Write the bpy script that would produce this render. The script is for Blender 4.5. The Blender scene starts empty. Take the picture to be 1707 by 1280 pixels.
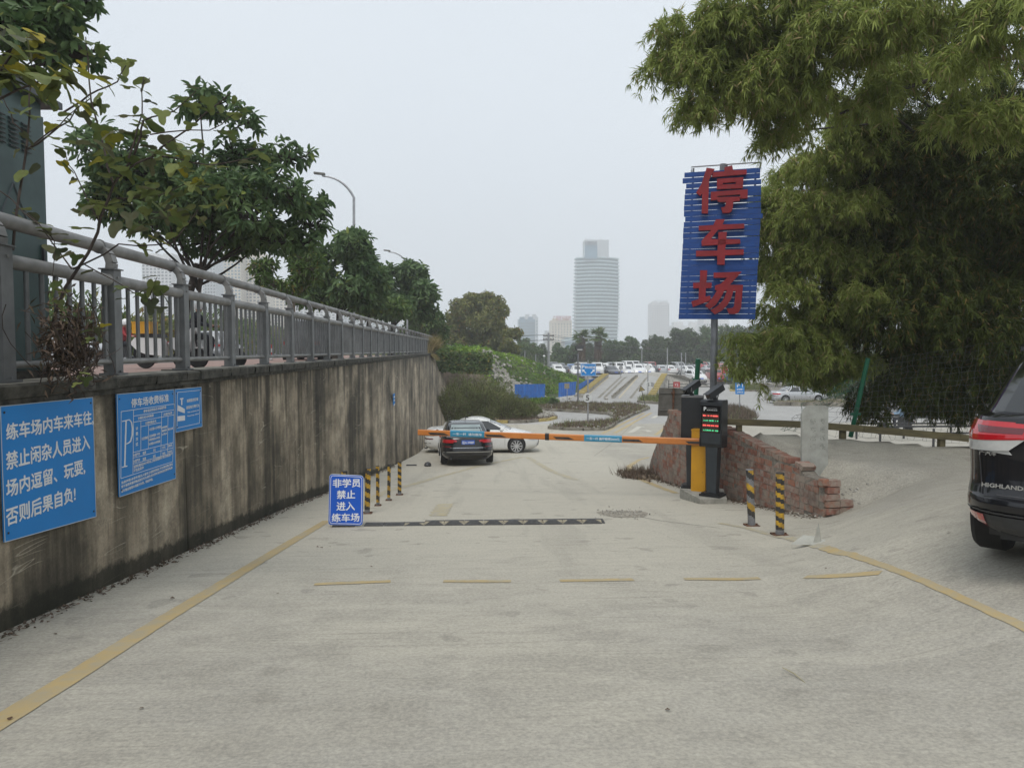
import bpy, bmesh, math, random
import numpy as np
from mathutils import Vector, Matrix, Euler
random.seed(7)
R = math.radians
S = bpy.context.scene
COL = S.collection
# ------------------------------------------------------------------ camera, sky, sun, exposure
YAW, PITCH, FOC, EYE = 2.6, 2.77, 1180.0, 1.6
cam_data = bpy.data.cameras.new('camera')
cam_data.sensor_width = 36.0
cam_data.lens = FOC / 1707.0 * 36.0
cam_data.clip_start = 0.05
cam_data.clip_end = 3000
cam = bpy.data.objects.new('camera', cam_data)
COL.objects.link(cam)
cam.location = (0, 0, EYE)
cam.rotation_euler = Euler((R(90 - PITCH), 0, R(-YAW)), 'XYZ')
S.camera = cam
ROT = cam.rotation_euler.to_matrix()

W = bpy.data.worlds.new('World')
S.world = W
W.use_nodes = True
wn, wl = W.node_tree.nodes, W.node_tree.links
wn.clear()
SUN_EL, SUN_AZ = 58.0, 200.0
sky = wn.new('ShaderNodeTexSky'); sky.sky_type = 'NISHITA'; sky.sun_disc = False
sky.sun_elevation = R(SUN_EL); sky.sun_rotation = R(SUN_AZ)
sky.air_density = 1.0; sky.dust_density = 4.0; sky.ozone_density = 1.5
hs = wn.new('ShaderNodeHueSaturation'); hs.inputs['Saturation'].default_value = 0.35
mx = wn.new('ShaderNodeMix'); mx.data_type = 'RGBA'; mx.inputs[0].default_value = 0.80
# cloud deck: an even grey-blue overcast with very soft patches
tc = wn.new('ShaderNodeTexCoord')
cn = wn.new('ShaderNodeTexNoise'); cn.inputs['Scale'].default_value = 1.1; cn.inputs['Detail'].default_value = 3.0
cr = wn.new('ShaderNodeValToRGB')
cr.color_ramp.elements[0].position = 0.3; cr.color_ramp.elements[0].color = (6.1, 6.75, 7.4, 1)
cr.color_ramp.elements[1].position = 0.75; cr.color_ramp.elements[1].color = (7.0, 7.55, 8.1, 1)
bg = wn.new('ShaderNodeBackground'); bg.inputs['Strength'].default_value = 0.1
wo = wn.new('ShaderNodeOutputWorld')
wl.new(sky.outputs[0], hs.inputs['Color'])
wl.new(tc.outputs['Generated'], cn.inputs['Vector'])
wl.new(cn.outputs['Fac'], cr.inputs[0])
wl.new(hs.outputs[0], mx.inputs[6]); wl.new(cr.outputs[0], mx.inputs[7])
wl.new(mx.outputs[2], bg.inputs['Color']); wl.new(bg.outputs[0], wo.inputs[0])

sun_d = bpy.data.lights.new('sun', 'SUN'); sun_d.energy = 1.5; sun_d.angle = R(25); sun_d.color = (1.0, 0.96, 0.9)
sun = bpy.data.objects.new('sun', sun_d); COL.objects.link(sun)
_a, _e = R(SUN_AZ), R(SUN_EL)
sdir = Vector((math.sin(_a) * math.cos(_e), math.cos(_a) * math.cos(_e), math.sin(_e)))
sun.rotation_euler = sdir.to_track_quat('Z', 'Y').to_euler()
sun.location = sdir * 50
S.view_settings.view_transform = 'Standard'; S.view_settings.look = 'None'
S.view_settings.exposure = 0.45; S.view_settings.gamma = 1.0; S.view_settings.use_curve_mapping = False
S.cycles.max_bounces = 6; S.cycles.diffuse_bounces = 4; S.cycles.glossy_bounces = 3
S.cycles.transmission_bounces = 4; S.cycles.volume_bounces = 1; S.cycles.transparent_max_bounces = 8

# ------------------------------------------------------------------ where things stand: a photograph pixel plus a known distance or height
def ray(px, py):
    return ROT @ Vector(((px - 853.5) / FOC, (640 - py) / FOC, -1))
def at_y(px, py, Y):
    d = ray(px, py); return Vector((0, 0, EYE)) + d * (Y / d.y)
def at_z(px, py, z):
    d = ray(px, py); return Vector((0, 0, EYE)) + d * ((z - EYE) / d.z)
LOT = -2.9
class Plane:
    def __init__(s, o, r, u=Vector((0, 0, 1))):
        s.o = Vector(o); s.r = Vector(r).normalized(); s.u = Vector(u).normalized(); s.n = s.r.cross(s.u)   # n points to the viewer side
        if s.n.y > 0 and abs(s.n.y) > .3: s.n = -s.n
    def hit(s, px, py, off=0.0):
        d = ray(px, py); c = Vector((0, 0, EYE))
        t = (s.o + s.n * off - c).dot(s.n) / d.dot(s.n); return c + d * t
    def pt(s, a, b, off=0.0):
        return s.o + s.r * a + s.u * b + s.n * off
def interp(x, xs, ys):
    return float(np.interp(x, xs, ys))
def sstep(t):
    t = np.clip(t, 0, 1); return t * t * (3 - 2 * t)
def zroad(Y):
    Y = np.asarray(Y, float)
    t = np.clip((Y - 17) / 25, 0, 1)
    h = -1.7561 * (2 * t**3 - 3 * t**2 + 1) - 2.5825 * (t**3 - 2 * t**2 + t) + LOT * (3 * t**2 - 2 * t**3)
    return np.where(Y < 17, -0.1033 * Y, h)
WLY, WLX = [11.2, 12.5, 14.5, 18.5, 20.6], [5.65, 5.42, 5.17, 5.0, 5.05]     # the brick wall's line
def zground(X, Y):
    X = np.asarray(X, float); Y = np.asarray(Y, float)
    zr = zroad(Y)
    zp = np.interp(Y, [-8, 0, 5.7, 8, 10.5, 11.8, 13, 14], [0.1, .04, .01, -.18, -.42, -.38, -.18, -.07]) 
    x0 = np.interp(Y, [0, 7, 10, 11.2, 12.3, 14.5, 18.5], [1.7, 2.6, 4.3, 5.4, 5.55, 5.25, 5.1])
    wd = np.interp(Y, [0, 7, 10, 11.2, 12.2], [2.2, 2.8, 2.9, 2.5, .15])
    w = sstep((X - x0) / wd)
    ey = np.interp(X, [5, 8.7, 16], [14.3, 12.9, 11.5])
    w = w * (1 - sstep((Y - ey) / .15))
    return zr * (1 - w) + zp * w
def zg(x, y):
    return float(zground(x, y))

# ------------------------------------------------------------------ materials
class NT:
    def __init__(s, name):
        s.m = bpy.data.materials.new(name); s.m.use_nodes = True
        s.n, s.l = s.m.node_tree.nodes, s.m.node_tree.links
        s.b = s.n['Principled BSDF']; s.out = s.n['Material Output']
        s._p = None
    def pos(s):
        if not s._p: s._p = s.n.new('ShaderNodeNewGeometry')
        return s._p.outputs['Position']
    def mapping(s, scale, src=None, rot=(0, 0, 0)):
        mp = s.n.new('ShaderNodeMapping'); mp.inputs['Scale'].default_value = scale; mp.inputs['Rotation'].default_value = rot
        s.l.new(src or s.pos(), mp.inputs['Vector']); return mp.outputs[0]
    def noise(s, scale, detail=4, rough=.55, stretch=(1, 1, 1), src=None, rot=(0, 0, 0), dist=0):
        n = s.n.new('ShaderNodeTexNoise'); n.inputs['Scale'].default_value = scale
        n.inputs['Detail'].default_value = detail; n.inputs['Roughness'].default_value = rough; n.inputs['Distortion'].default_value = dist
        s.l.new(s.mapping(stretch, src, rot), n.inputs['Vector']); return n.outputs['Fac']
    def ramp(s, fac, stops):
        r = s.n.new('ShaderNodeValToRGB'); e = r.color_ramp.elements
        while len(e) < len(stops): e.new(.5)
        for i, (p, c) in enumerate(stops):
            e[i].position = p; e[i].color = (c[0], c[1], c[2], 1) if not isinstance(c, (int, float)) else (c, c, c, 1)
        s.l.new(fac, r.inputs[0]); return r.outputs[0]
    def mix(s, fac, a, b, mode='MIX'):
        m = s.n.new('ShaderNodeMix'); m.data_type = 'RGBA'; m.blend_type = mode
        for i, v in ((0, fac), (6, a), (7, b)):
            if isinstance(v, (int, float)): m.inputs[i].default_value = v if i == 0 else (v, v, v, 1)
            elif isinstance(v, tuple): m.inputs[i].default_value = (v[0], v[1], v[2], 1)
            else: s.l.new(v, m.inputs[i])
        return m.outputs[2]
    def math(s, op, a, b=0.0):
        m = s.n.new('ShaderNodeMath'); m.operation = op
        for i, v in ((0, a), (1, b)):
            if isinstance(v, (int, float)): m.inputs[i].default_value = v
            else: s.l.new(v, m.inputs[i])
        return m.outputs[0]
    def col(s, c):
        if isinstance(c, tuple): s.b.inputs['Base Color'].default_value = (c[0], c[1], c[2], 1)
        else: s.l.new(c, s.b.inputs['Base Color'])
    def bump(s, h, strength=.3, dist=.02):
        b = s.n.new('ShaderNodeBump'); b.inputs['Strength'].default_value = strength; b.inputs['Distance'].default_value = dist
        s.l.new(h, b.inputs['Height']); s.l.new(b.outputs[0], s.b.inputs['Normal'])
    def set(s, **k):
        for a, v in k.items():
            nm = {'rough': 'Roughness', 'metal': 'Metallic', 'spec': 'Specular IOR Level', 'coat': 'Coat Weight', 'alpha': 'Alpha', 'trans': 'Transmission Weight', 'ior': 'IOR'}[a]
            if isinstance(v, (int, float)): s.b.inputs[nm].default_value = v
            else: s.l.new(v, s.b.inputs[nm])
        return s
M = {}
def simple(name, c, rough=.6, metal=0, var=.12, scale=6, bump=0, c2=None, thr=(.35, .7), spec=.5, stretch=(1, 1, 1), coat=0, bdist=.01):
    t = NT(name)
    c2 = c2 or tuple(x * (1 - var * 2) for x in c)
    f = t.noise(scale, 6, .6, stretch)
    t.col(t.ramp(f, [(thr[0], c2), (thr[1], c)])); t.set(rough=rough, metal=metal, spec=spec, coat=coat)
    if bump: t.bump(t.noise(scale * 4, 4, .6, stretch), bump, bdist)
    M[name] = t.m; return t.m
def concrete_ground(name, ca, cb, cdark):
    t = NT(name)
    big = t.noise(.35, 6, .6); mid = t.noise(1.7, 8, .65, (1, 1.6, 1), dist=.6); fine = t.noise(38, 5, .75)
    c = t.mix(t.ramp(big, [(.42, 0.0), (.58, 1.0)]), ca, cb)
    c = t.mix(t.ramp(mid, [(.36, .75), (.58, 0.0)]), c, cdark)
    c = t.mix(t.ramp(t.noise(.8, 5, .6, (.5, 1.5, 1), dist=.8), [(.55, 0.0), (.68, .6)]), c, tuple(x * 1.22 for x in cb))
    sepg = t.n.new('ShaderNodeSeparateXYZ'); t.l.new(t.pos(), sepg.inputs[0])
    far_pale = t.ramp(t.math('ADD', t.math('MULTIPLY', sepg.outputs['Y'], .05), t.math('MULTIPLY', mid, .35)), [(.38, 0.0), (.62, .85)]); far_pale = t.math('MULTIPLY', far_pale, t.ramp(t.math('MULTIPLY', sepg.outputs['X'], .1), [(.44, 1.0), (.56, 0.0)]))      # paler further down the ramp, fading out towards the right
    c = t.mix(far_pale, c, tuple(x * 1.32 for x in cb))
    trk = t.noise(1.5, 4, .6, (1, .05, 1)); c = t.mix(t.ramp(trk, [(.36, .35), (.46, 0.0)]), c, cdark)
    oil = t.noise(2.6, 2, .4); c = t.mix(t.ramp(oil, [(.665, 0.0), (.70, .55)]), c, tuple(x * .6 for x in cdark))
    streak = t.noise(9, 5, .7, (.12, 3.2, 1), dist=.3)             # broom marks across the slope
    c = t.mix(t.ramp(streak, [(.32, .6), (.47, 0.0)]), c, tuple(x * .7 for x in cdark))
    patchy = t.noise(.9, 3, .5, (1, .8, 1))
    groove = t.noise(24, 3, .6, (.02, 1.2, 1))
    gm = t.math('MULTIPLY', t.ramp(groove, [(.3, 1.0), (.42, 0.0)]), t.ramp(patchy, [(.47, 0.0), (.60, .7)]))
    c = t.mix(gm, c, tuple(x * .55 for x in cdark))
    stain = t.noise(3.1, 3, .5, (1, 1, 1), dist=1.4)
    c = t.mix(t.ramp(stain, [(.66, 0.0), (.76, .5)]), c, tuple(x * .55 for x in cdark))
    c = t.mix(.55, c, t.ramp(fine, [(.32, tuple(x * .66 for x in ca)), (.68, tuple(x * 1.26 for x in cb))]), 'MIX')
    t.col(c); t.set(rough=.88, spec=.3)
    t.bump(t.mix(.5, fine, streak), .35, .006)
    M[name] = t.m; return t.m
concrete_ground('concrete_ground', (.315, .30, .265), (.40, .375, .31), (.22, .205, .175))
concrete_ground('lot_concrete', (.31, .305, .29), (.37, .365, .35), (.22, .215, .205))
def wall_mat(name, light=1.0):
    t = NT(name)
    at = t.n.new('ShaderNodeAttribute'); at.attribute_name = 'streak'; sv = at.outputs['Vector']
    s1 = t.noise(1.0, 6, .62, (0, 2.2, .10), sv); s2 = t.noise(1.0, 5, .6, (0, 8, .20), sv); s3 = t.noise(1.0, 3, .5, (0, .45, .05), sv)
    b2 = t.noise(.9, 6, .6, (0, 1, .7), sv); f = t.mix(.28, s1, s2); f = t.mix(.30, f, s3); f = t.mix(.38, f, b2)
    c = t.ramp(f, [(.395, (.032, .028, .021)), (.445, (.095, .082, .060)), (.485, (.19, .16, .115)), (.53, (.33, .275, .20)), (.60, (.50, .43, .32))])
    blot = t.noise(2.4, 7, .7, (0, 1, 1), sv)
    c = t.mix(t.ramp(blot, [(.42, .45), (.58, 0.0)]), c, (.05, .045, .035))
    scr = t.math('ABSOLUTE', t.math('ADD', t.noise(2.6, 2, .4, (0, .22, 1.8), dist=.8), -.5)); msk = t.ramp(t.noise(1.3, 3, .5, (0, 1, 1)), [(.50, 0.0), (.58, .8)])       # pale scratches
    c = t.mix(t.math('MULTIPLY', t.ramp(scr, [(.0, 1.0), (.006, 0.0)]), msk), c, (.45, .41, .32))
    moss = t.noise(5, 6, .7)
    sep = t.n.new('ShaderNodeSeparateXYZ'); t.l.new(t.pos(), sep.inputs[0])
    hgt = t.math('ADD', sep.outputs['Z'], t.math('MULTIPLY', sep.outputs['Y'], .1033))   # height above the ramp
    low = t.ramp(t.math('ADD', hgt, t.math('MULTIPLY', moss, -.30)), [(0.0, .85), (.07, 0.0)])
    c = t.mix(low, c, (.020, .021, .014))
    drip = t.noise(1.0, 4, .6, (0, 3.4, .02), sv); dl = t.math('ADD', drip, t.math('MULTIPLY', t.math('ADD', sep.outputs['Z'], -1.2), .11))
    c = t.mix(t.ramp(dl, [(.46, 0.0), (.53, .75)]), c, (.034, .030, .023))
    top = t.ramp(t.math('ADD', t.math('MULTIPLY', sep.outputs['Z'], -1.0), 1.25), [(.0, .75), (.55, 0.0)])
    c = t.mix(t.math('MULTIPLY', top, t.ramp(moss, [(.35, 1.0), (.6, .25)])), c, (.028, .027, .02))
    fine = t.noise(38, 4, .7)
    c = t.mix(.35, c, t.mix(1.0, c, t.ramp(fine, [(.3, .45), (.7, 1.5)]), 'MULTIPLY'))
    t.col(c); t.set(rough=.9, spec=.25)
    t.bump(t.mix(.5, fine, blot), .35, .008)
    M[name] = t.m
wall_mat('stained_wall')
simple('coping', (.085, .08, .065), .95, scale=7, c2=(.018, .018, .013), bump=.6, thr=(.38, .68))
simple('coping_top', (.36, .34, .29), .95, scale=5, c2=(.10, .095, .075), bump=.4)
simple('rail_metal', (.175, .18, .18), .5, .15, scale=3.5, c2=(.105, .108, .108), bump=.12, thr=(.3, .65), bdist=.003)
simple('rail_metal_pale', (.27, .265, .255), .5, .15, scale=4, c2=(.15, .148, .14), bump=.1, bdist=.003)
simple('rust', (.16, .07, .035), .9, scale=20, c2=(.05, .025, .015))
simple('sign_blue', (.0, .20, .56), .55, scale=2, var=.04)
simple('board_blue', (.0, .085, .50), .55, scale=2, var=.04)
simple('slat_blue', (.001, .055, .25), .65, scale=5, c2=(.001, .035, .17), stretch=(1, 1, 4))
simple('white_paint', (.72, .73, .74), .5, scale=9, var=.04)
simple('sign_edge', (.45, .5, .55), .4, scale=9, var=.05)
simple('red_letter', (.25, .003, .010), .6, scale=3, c2=(.17, .002, .007))
simple('red_side', (.10, .006, .01), .5, scale=3)
simple('pole_grey', (.20, .21, .225), .45, .3, scale=5, c2=(.13, .135, .145))
simple('galvanised', (.38, .39, .40), .45, .4, scale=8, c2=(.25, .25, .26))
simple('dark_metal', (.05, .05, .055), .5, .3, scale=8)
simple('dull_back', (.16, .155, .14), .7, .1, scale=4, c2=(.09, .085, .075))
simple('kiosk_black', (.012, .014, .018), .38, scale=5, var=.15)
simple('kiosk_panel', (.028, .036, .044), .42, scale=5, var=.1)
simple('black_gloss', (.006, .006, .007), .12, scale=5, var=.1)
simple('barrier_orange', (.60, .215, .045), .45, scale=3, c2=(.50, .17, .035))
simple('box_yellow', (.62, .31, .008), .42, scale=2, c2=(.52, .25, .008))
simple('band_yellow', (.60, .36, .02), .55, scale=12, c2=(.28, .17, .03))
simple('band_black', (.015, .015, .016), .6, scale=14, c2=(.05, .045, .04))
simple('band_silver', (.24, .25, .26), .5, .2, scale=12, c2=(.14, .14, .15))
simple('sticker_blue', (.03, .25, .42), .45, scale=4, var=.05)
def road_paint(name, c, g, wear=(.38, .60)):
    t = NT(name)
    f = t.noise(6, 8, .72); f2 = t.noise(1.0, 3, .5)
    cc = t.mix(t.ramp(f, [(wear[0], 1.0), (wear[1], 0.0)]), c, g)
    cc = t.mix(t.ramp(f2, [(.35, .25), (.7, 0.0)]), cc, tuple(x * .7 for x in c))
    t.col(cc); t.set(rough=.85, spec=.25); t.bump(f, .2, .004); M[name] = t.m
road_paint('paint_yellow', (.44, .335, .165), (.36, .32, .23))
road_paint('paint_faded', (.42, .36, .22), (.36, .34, .29), (.42, .62))
road_paint('paint_white', (.55, .53, .46), (.40, .38, .33))
simple('rubber', (.085, .085, .085), .8, scale=25, c2=(.045, .045, .045), bump=.4)
simple('bump_yellow', (.34, .31, .23), .8, scale=20, c2=(.18, .15, .10))
for i, (a, b) in enumerate([((.28, .125, .092), (.17, .09, .068)), ((.24, .13, .10), (.32, .26, .22)), ((.32, .135, .085), (.24, .15, .115)), ((.30, .235, .20), (.20, .115, .088))]):
    t = NT('brick%d' % i); f = t.noise(9, 6, .65); c = t.ramp(f, [(.35, b), (.62, a)])
    sm = t.noise(2.6, 6, .7); c = t.mix(t.ramp(sm, [(.46, 0.0), (.56, .78)]), c, (.27, .235, .195))      # mortar smears and dust over whole areas
    dk = t.noise(1.4, 5, .6); c = t.mix(t.ramp(dk, [(.54, 0.0), (.66, .5)]), c, (.085, .07, .058))
    t.col(c); t.set(rough=.95, spec=.2); t.bump(t.noise(36, 4, .6), .5, .01); M['brick%d' % i] = t.m
simple('mortar', (.25, .225, .19), .95, scale=18, c2=(.13, .115, .095), bump=.6)
simple('slab', (.42, .425, .385), .85, scale=5, c2=(.30, .30, .27), bump=.15)
simple('pedestal', (.36, .35, .31), .9, scale=5, c2=(.19, .185, .16), bump=.4)
simple('timber', (.155, .13, .062), .8, scale=4, c2=(.085, .07, .035), stretch=(1, 1, 6), bump=.2)
simple('green_post', (.006, .115, .06), .4, scale=5, var=.1)
simple('net_green', (.02, .13, .06), .5, scale=5, var=.1)
simple('net_grey', (.10, .11, .10), .5, scale=5, var=.1)
simple('cabinet_green', (.055, .10, .095), .5, scale=1.6, c2=(.028, .055, .052), bump=.15)
simple('cabinet_roof', (.045, .055, .06), .5, scale=3)
simple('soil', (.20, .155, .11), .95, scale=3, c2=(.10, .078, .055), bump=.8, bdist=.05)
simple('cliff', (.26, .205, .155), .95, scale=1.2, c2=(.11, .085, .06), bump=.9, bdist=.1, stretch=(1, 1, .35))
simple('grass_ground', (.075, .105, .025), .95, scale=1.1, c2=(.035, .052, .016), bump=.8, bdist=.08)
simple('kerb', (.30, .28, .23), .9, scale=2.2, c2=(.10, .09, .07), bump=.3)
simple('kerb_yellow', (.42, .34, .12), .7, scale=6, c2=(.35, .26, .08))
simple('paving_red', (.30, .19, .16), .9, scale=2, c2=(.20, .14, .12))
simple('asphalt', (.20, .20, .20), .9, scale=3, c2=(.13, .13, .13))
simple('fence_blue', (.02, .16, .55), .5, scale=2.5, c2=(.02, .11, .38))
simple('stone_rubble', (.42, .40, .36), .9, scale=5, c2=(.22, .21, .18), bump=.4)
simple('bark_dark', (.055, .045, .036), .95, scale=12, c2=(.024, .02, .017), bump=.6, stretch=(1, 1, .3))
simple('bark_pale', (.17, .14, .11), .95, scale=12, c2=(.08, .065, .05), bump=.5, stretch=(1, 1, .3))
simple('twig', (.075, .055, .045), .9, scale=12, c2=(.04, .03, .025))
simple('palm_trunk', (.14, .115, .085), .95, scale=5, c2=(.06, .05, .04), bump=.7)
simple('plastic_white', (.68, .68, .67), .4, scale=3, var=.05)
simple('red_paint', (.5, .03, .02), .5, scale=3, var=.1)
simple('tyre', (.014, .014, .014), .85, scale=20, var=.2)
simple('rim', (.55, .56, .57), .35, .2, scale=5, var=.05)
simple('rim_dark', (.02, .02, .021), .5, scale=5, var=.1)
simple('trim_black', (.018, .018, .019), .5, scale=8, var=.1)
simple('trim_grey', (.035, .037, .04), .6, scale=8, var=.1)
simple('chrome', (.62, .63, .64), .18, .95, scale=8, var=.03)
simple('lamp_clear', (.55, .55, .53), .12, .1, scale=8, var=.1)
simple('plate_blue', (.01, .08, .45), .4, scale=2, var=.04)
simple('skin', (.40, .24, .17), .6, scale=8, var=.05)
simple('cloth_dark', (.02, .022, .03), .9, scale=8)
simple('cloth_red', (.30, .03, .035), .9, scale=8)
simple('cloth_blue', (.22, .33, .46), .9, scale=8)
def paint(name, c, rough=.25, metal=0.0):
    t = NT(name); t.col(c); t.set(rough=rough, metal=metal, coat=.4, spec=.4)
    d = t.noise(3, 4); t.l.new(t.ramp(d, [(.3, rough * .8), (.8, rough * 1.5)]), t.b.inputs['Roughness']); M[name] = t.m
paint('paint_black', (.006, .006, .008), .15); paint('car_white', (.66, .66, .64), .25); paint('car_silver', (.45, .46, .47), .3, .4)
t = NT('car_any'); oi = t.n.new('ShaderNodeObjectInfo'); t.l.new(oi.outputs['Color'], t.b.inputs['Base Color']); t.set(rough=.28, coat=.7); M['car_any'] = t.m
t = NT('glass_dark'); t.col((.012, .014, .015)); t.set(rough=.05, spec=.8, coat=.3); M['glass_dark'] = t.m
t = NT('glass_pale'); t.col(t.ramp(t.noise(2, 2), [(.3, (.16, .21, .205)), (.7, (.24, .30, .29))])); t.set(rough=.06, spec=1.0, coat=.6); M['glass_pale'] = t.m
t = NT('tail_red'); t.col((.40, .006, .012)); t.set(rough=.12, coat=.8); M['tail_red'] = t.m
t = NT('tail_dark'); t.col((.10, .004, .008)); t.set(rough=.12, coat=.8); M['tail_dark'] = t.m
def emis(name, c, s):
    t = NT(name); t.col(tuple(x * .5 for x in c)); t.b.inputs['Emission Color'].default_value = (*c, 1); t.b.inputs['Emission Strength'].default_value = s; M[name] = t.m
emis('led_red', (1, .12, .1), 1.6); emis('led_green', (.1, .9, .4), 1.0); simple('led_screen', (.045, .022, .014), .5, var=.1)
emis('banner_red', (.65, .05, .05), .0)
def leaf_mat(name, ca, cb, cy, trans=.25, rough=.5, yfrac=.85):
    """leaf blades: each leaf carries its own random value in 'tint' which picks its own colour"""
    t = NT(name)
    at = t.n.new('ShaderNodeAttribute'); at.attribute_name = 'tint'
    sp = t.n.new('ShaderNodeSeparateColor'); t.l.new(at.outputs['Color'], sp.inputs[0])
    c = t.mix(sp.outputs[0], ca, cb)
    c = t.mix(t.ramp(sp.outputs[1], [(yfrac, 0.0), (min(1, yfrac + .05), 1.0)]), c, cy)
    t.col(c); t.set(rough=rough, spec=.2)
    tr = t.n.new('ShaderNodeBsdfTranslucent'); mxs = t.n.new('ShaderNodeMixShader'); mxs.inputs[0].default_value = trans
    t.l.new(c, tr.inputs['Color']); t.l.new(t.b.outputs[0], mxs.inputs[1]); t.l.new(tr.outputs[0], mxs.inputs[2]); t.l.new(mxs.outputs[0], t.out.inputs['Surface'])
    M[name] = t.m
leaf_mat('leaf_dark', (.050, .10, .040), (.145, .215, .085), (.20, .24, .055), .32, .45, .92)
leaf_mat('leaf_mid', (.055, .105, .028), (.125, .185, .05), (.20, .17, .04), .3, .5, .88)
leaf_mat('leaf_yellow', (.12, .14, .042), (.24, .24, .075), (.24, .15, .04), .3, .55, .85)
leaf_mat('leaf_bamboo', (.15, .20, .04), (.34, .39, .11), (.36, .29, .14), .42, .6, .9)
leaf_mat('leaf_bamboo_shaded', (.030, .045, .009), (.085, .11, .020), (.17, .12, .04), .12, .8, .88)  # dull olive bamboo leaves, darkened to paint in the shade inside the grove
leaf_mat('leaf_far', (.036, .066, .026), (.085, .118, .045), (.13, .10, .05), .15, .7, .93)
leaf_mat('leaf_shrub', (.050, .075, .022), (.115, .13, .04), (.26, .22, .03), .25, .5, .85)
leaf_mat('weed', (.09, .125, .04), (.21, .225, .08), (.18, .14, .08), .2, .8, .84)
leaf_mat('cover', (.07, .145, .022), (.20, .32, .04), (.17, .18, .05), .25, .8, .88)
leaf_mat('dry_grass', (.24, .19, .09), (.36, .28, .13), (.10, .13, .03), .2, .8, .8)
leaf_mat('dead', (.09, .065, .05), (.16, .115, .085), (.06, .05, .03), .1, .9, .8)

# ------------------------------------------------------------------ building blocks
def link(o, parent=None):
    COL.objects.link(o)
    if parent is not None: o.parent = parent
    return o
def tag(o, label=None, cat=None, group=None, kind=None):
    if label: o['label'] = label
    if cat: o['category'] = cat
    if group: o['group'] = group
    if kind: o['kind'] = kind
    return o
def empty(name, loc, rz=0.0, label=None, cat=None, group=None):
    o = bpy.data.objects.new(name, None); o.empty_display_size = .2; link(o)
    o.location = loc; o.rotation_euler = (0, 0, rz)
    return tag(o, label, cat, group)
def wloc(o):
    v = Vector((0, 0, 0))
    while o is not None: v += o.location; o = o.parent
    return v
class MB:
    def __init__(s): s.v = []; s.f = []; s.m = []; s.cur = 0
    def quad(s, *p):
        i = len(s.v); s.v += [tuple(q) for q in p]; s.f.append(tuple(range(i, i + len(p)))); s.m.append(s.cur); return s
    def box(s, c, d, rot=None, taper=1.0):
        hx, hy, hz = d[0] / 2, d[1] / 2, d[2] / 2; i = len(s.v)
        for z in (-1, 1):
            k = taper if z > 0 else 1
            for x, y in ((-1, -1), (1, -1), (1, 1), (-1, 1)):
                p = Vector((x * hx * k, y * hy * k, z * hz))
                if rot is not None: p = rot @ p
                s.v.append(tuple(p + Vector(c)))
        for f in ((3, 2, 1, 0), (4, 5, 6, 7), (0, 1, 5, 4), (1, 2, 6, 5), (2, 3, 7, 6), (3, 0, 4, 7)):
            s.f.append(tuple(i + k for k in f)); s.m.append(s.cur)
        return s
    def prism(s, pts, ext):
        """pts: list of world points of one outline; ext: extrusion vector"""
        n = len(pts); i = len(s.v); e = Vector(ext)
        s.v += [tuple(p) for p in pts] + [tuple(Vector(p) + e) for p in pts]
        s.f.append(tuple(i + k for k in range(n))[::-1]); s.f.append(tuple(i + n + k for k in range(n)))
        for k in range(n):
            a, b = i + k, i + (k + 1) % n; s.f.append((a, b, b + n, a + n))
        s.m += [s.cur] * (n + 2); return s
    def tube(s, path, rad, n=8, cap=True):
        path = [Vector(p) for p in path]
        if isinstance(rad, (int, float)): rad = [rad] * len(path)
        i0 = len(s.v); up = None
        for k, p in enumerate(path):
            d = (path[min(k + 1, len(path) - 1)] - path[max(k - 1, 0)])
            if d.length < 1e-7: d = Vector((0, 0, 1))
            d.normalize()
            if up is None:
                up = Vector((0, 0, 1)) if abs(d.z) < .9 else Vector((1, 0, 0))
            a = d.cross(up)
            if a.length < 1e-5: a = d.orthogonal()
            a.normalize(); b = d.cross(a); up = -b
            up = a.cross(d)
            for j in range(n):
                t = 2 * math.pi * j / n
                s.v.append(tuple(p + a * math.cos(t) * rad[k] + b * math.sin(t) * rad[k]))
        for k in range(len(path) - 1):
            for j in range(n):
                a = i0 + k * n + j; b = i0 + k * n + (j + 1) % n
                s.f.append((a, b, b + n, a + n)); s.m.append(s.cur)
        if cap:
            s.f.append(tuple(i0 + j for j in range(n))[::-1]); s.m.append(s.cur)
            e = i0 + (len(path) - 1) * n; s.f.append(tuple(e + j for j in range(n))); s.m.append(s.cur)
        return s
    def lathe(s, c, prof, n=20, axis='z', cap=True):
        """prof: list of (r, h) along axis"""
        i0 = len(s.v)
        for r, h in prof:
            for j in range(n):
                t = 2 * math.pi * j / n; x, y = r * math.cos(t), r * math.sin(t)
                p = (x, y, h) if axis == 'z' else ((x, h, y) if axis == 'y' else (h, x, y))
                s.v.append((c[0] + p[0], c[1] + p[1], c[2] + p[2]))
        for k in range(len(prof) - 1):
            for j in range(n):
                a = i0 + k * n + j; b = i0 + k * n + (j + 1) % n
                s.f.append((a, b, b + n, a + n)); s.m.append(s.cur)
        if cap:
            s.f.append(tuple(i0 + j for j in range(n))[::-1]); s.m.append(s.cur)
            e = i0 + (len(prof) - 1) * n; s.f.append(tuple(e + j for j in range(n))); s.m.append(s.cur)
        return s
    def use(s, k): s.cur = k; return s
    def mesh(s, name, mats, off=Vector((0, 0, 0)), smooth=False):
        me = bpy.data.meshes.new(name)
        me.from_pydata([(v[0] - off[0], v[1] - off[1], v[2] - off[2]) for v in s.v], [], s.f)
        for m in (mats if isinstance(mats, (list, tuple)) else [mats]): me.materials.append(M[m] if isinstance(m, str) else m)
        if max(s.m, default=0) > 0: me.polygons.foreach_set('material_index', s.m)
        fix(me)
        if smooth:
            me.polygons.foreach_set('use_smooth', [True] * len(me.polygons)); me.set_sharp_from_angle(angle=R(smooth if smooth > 1 else 38))
        me.update(); return me
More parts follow.
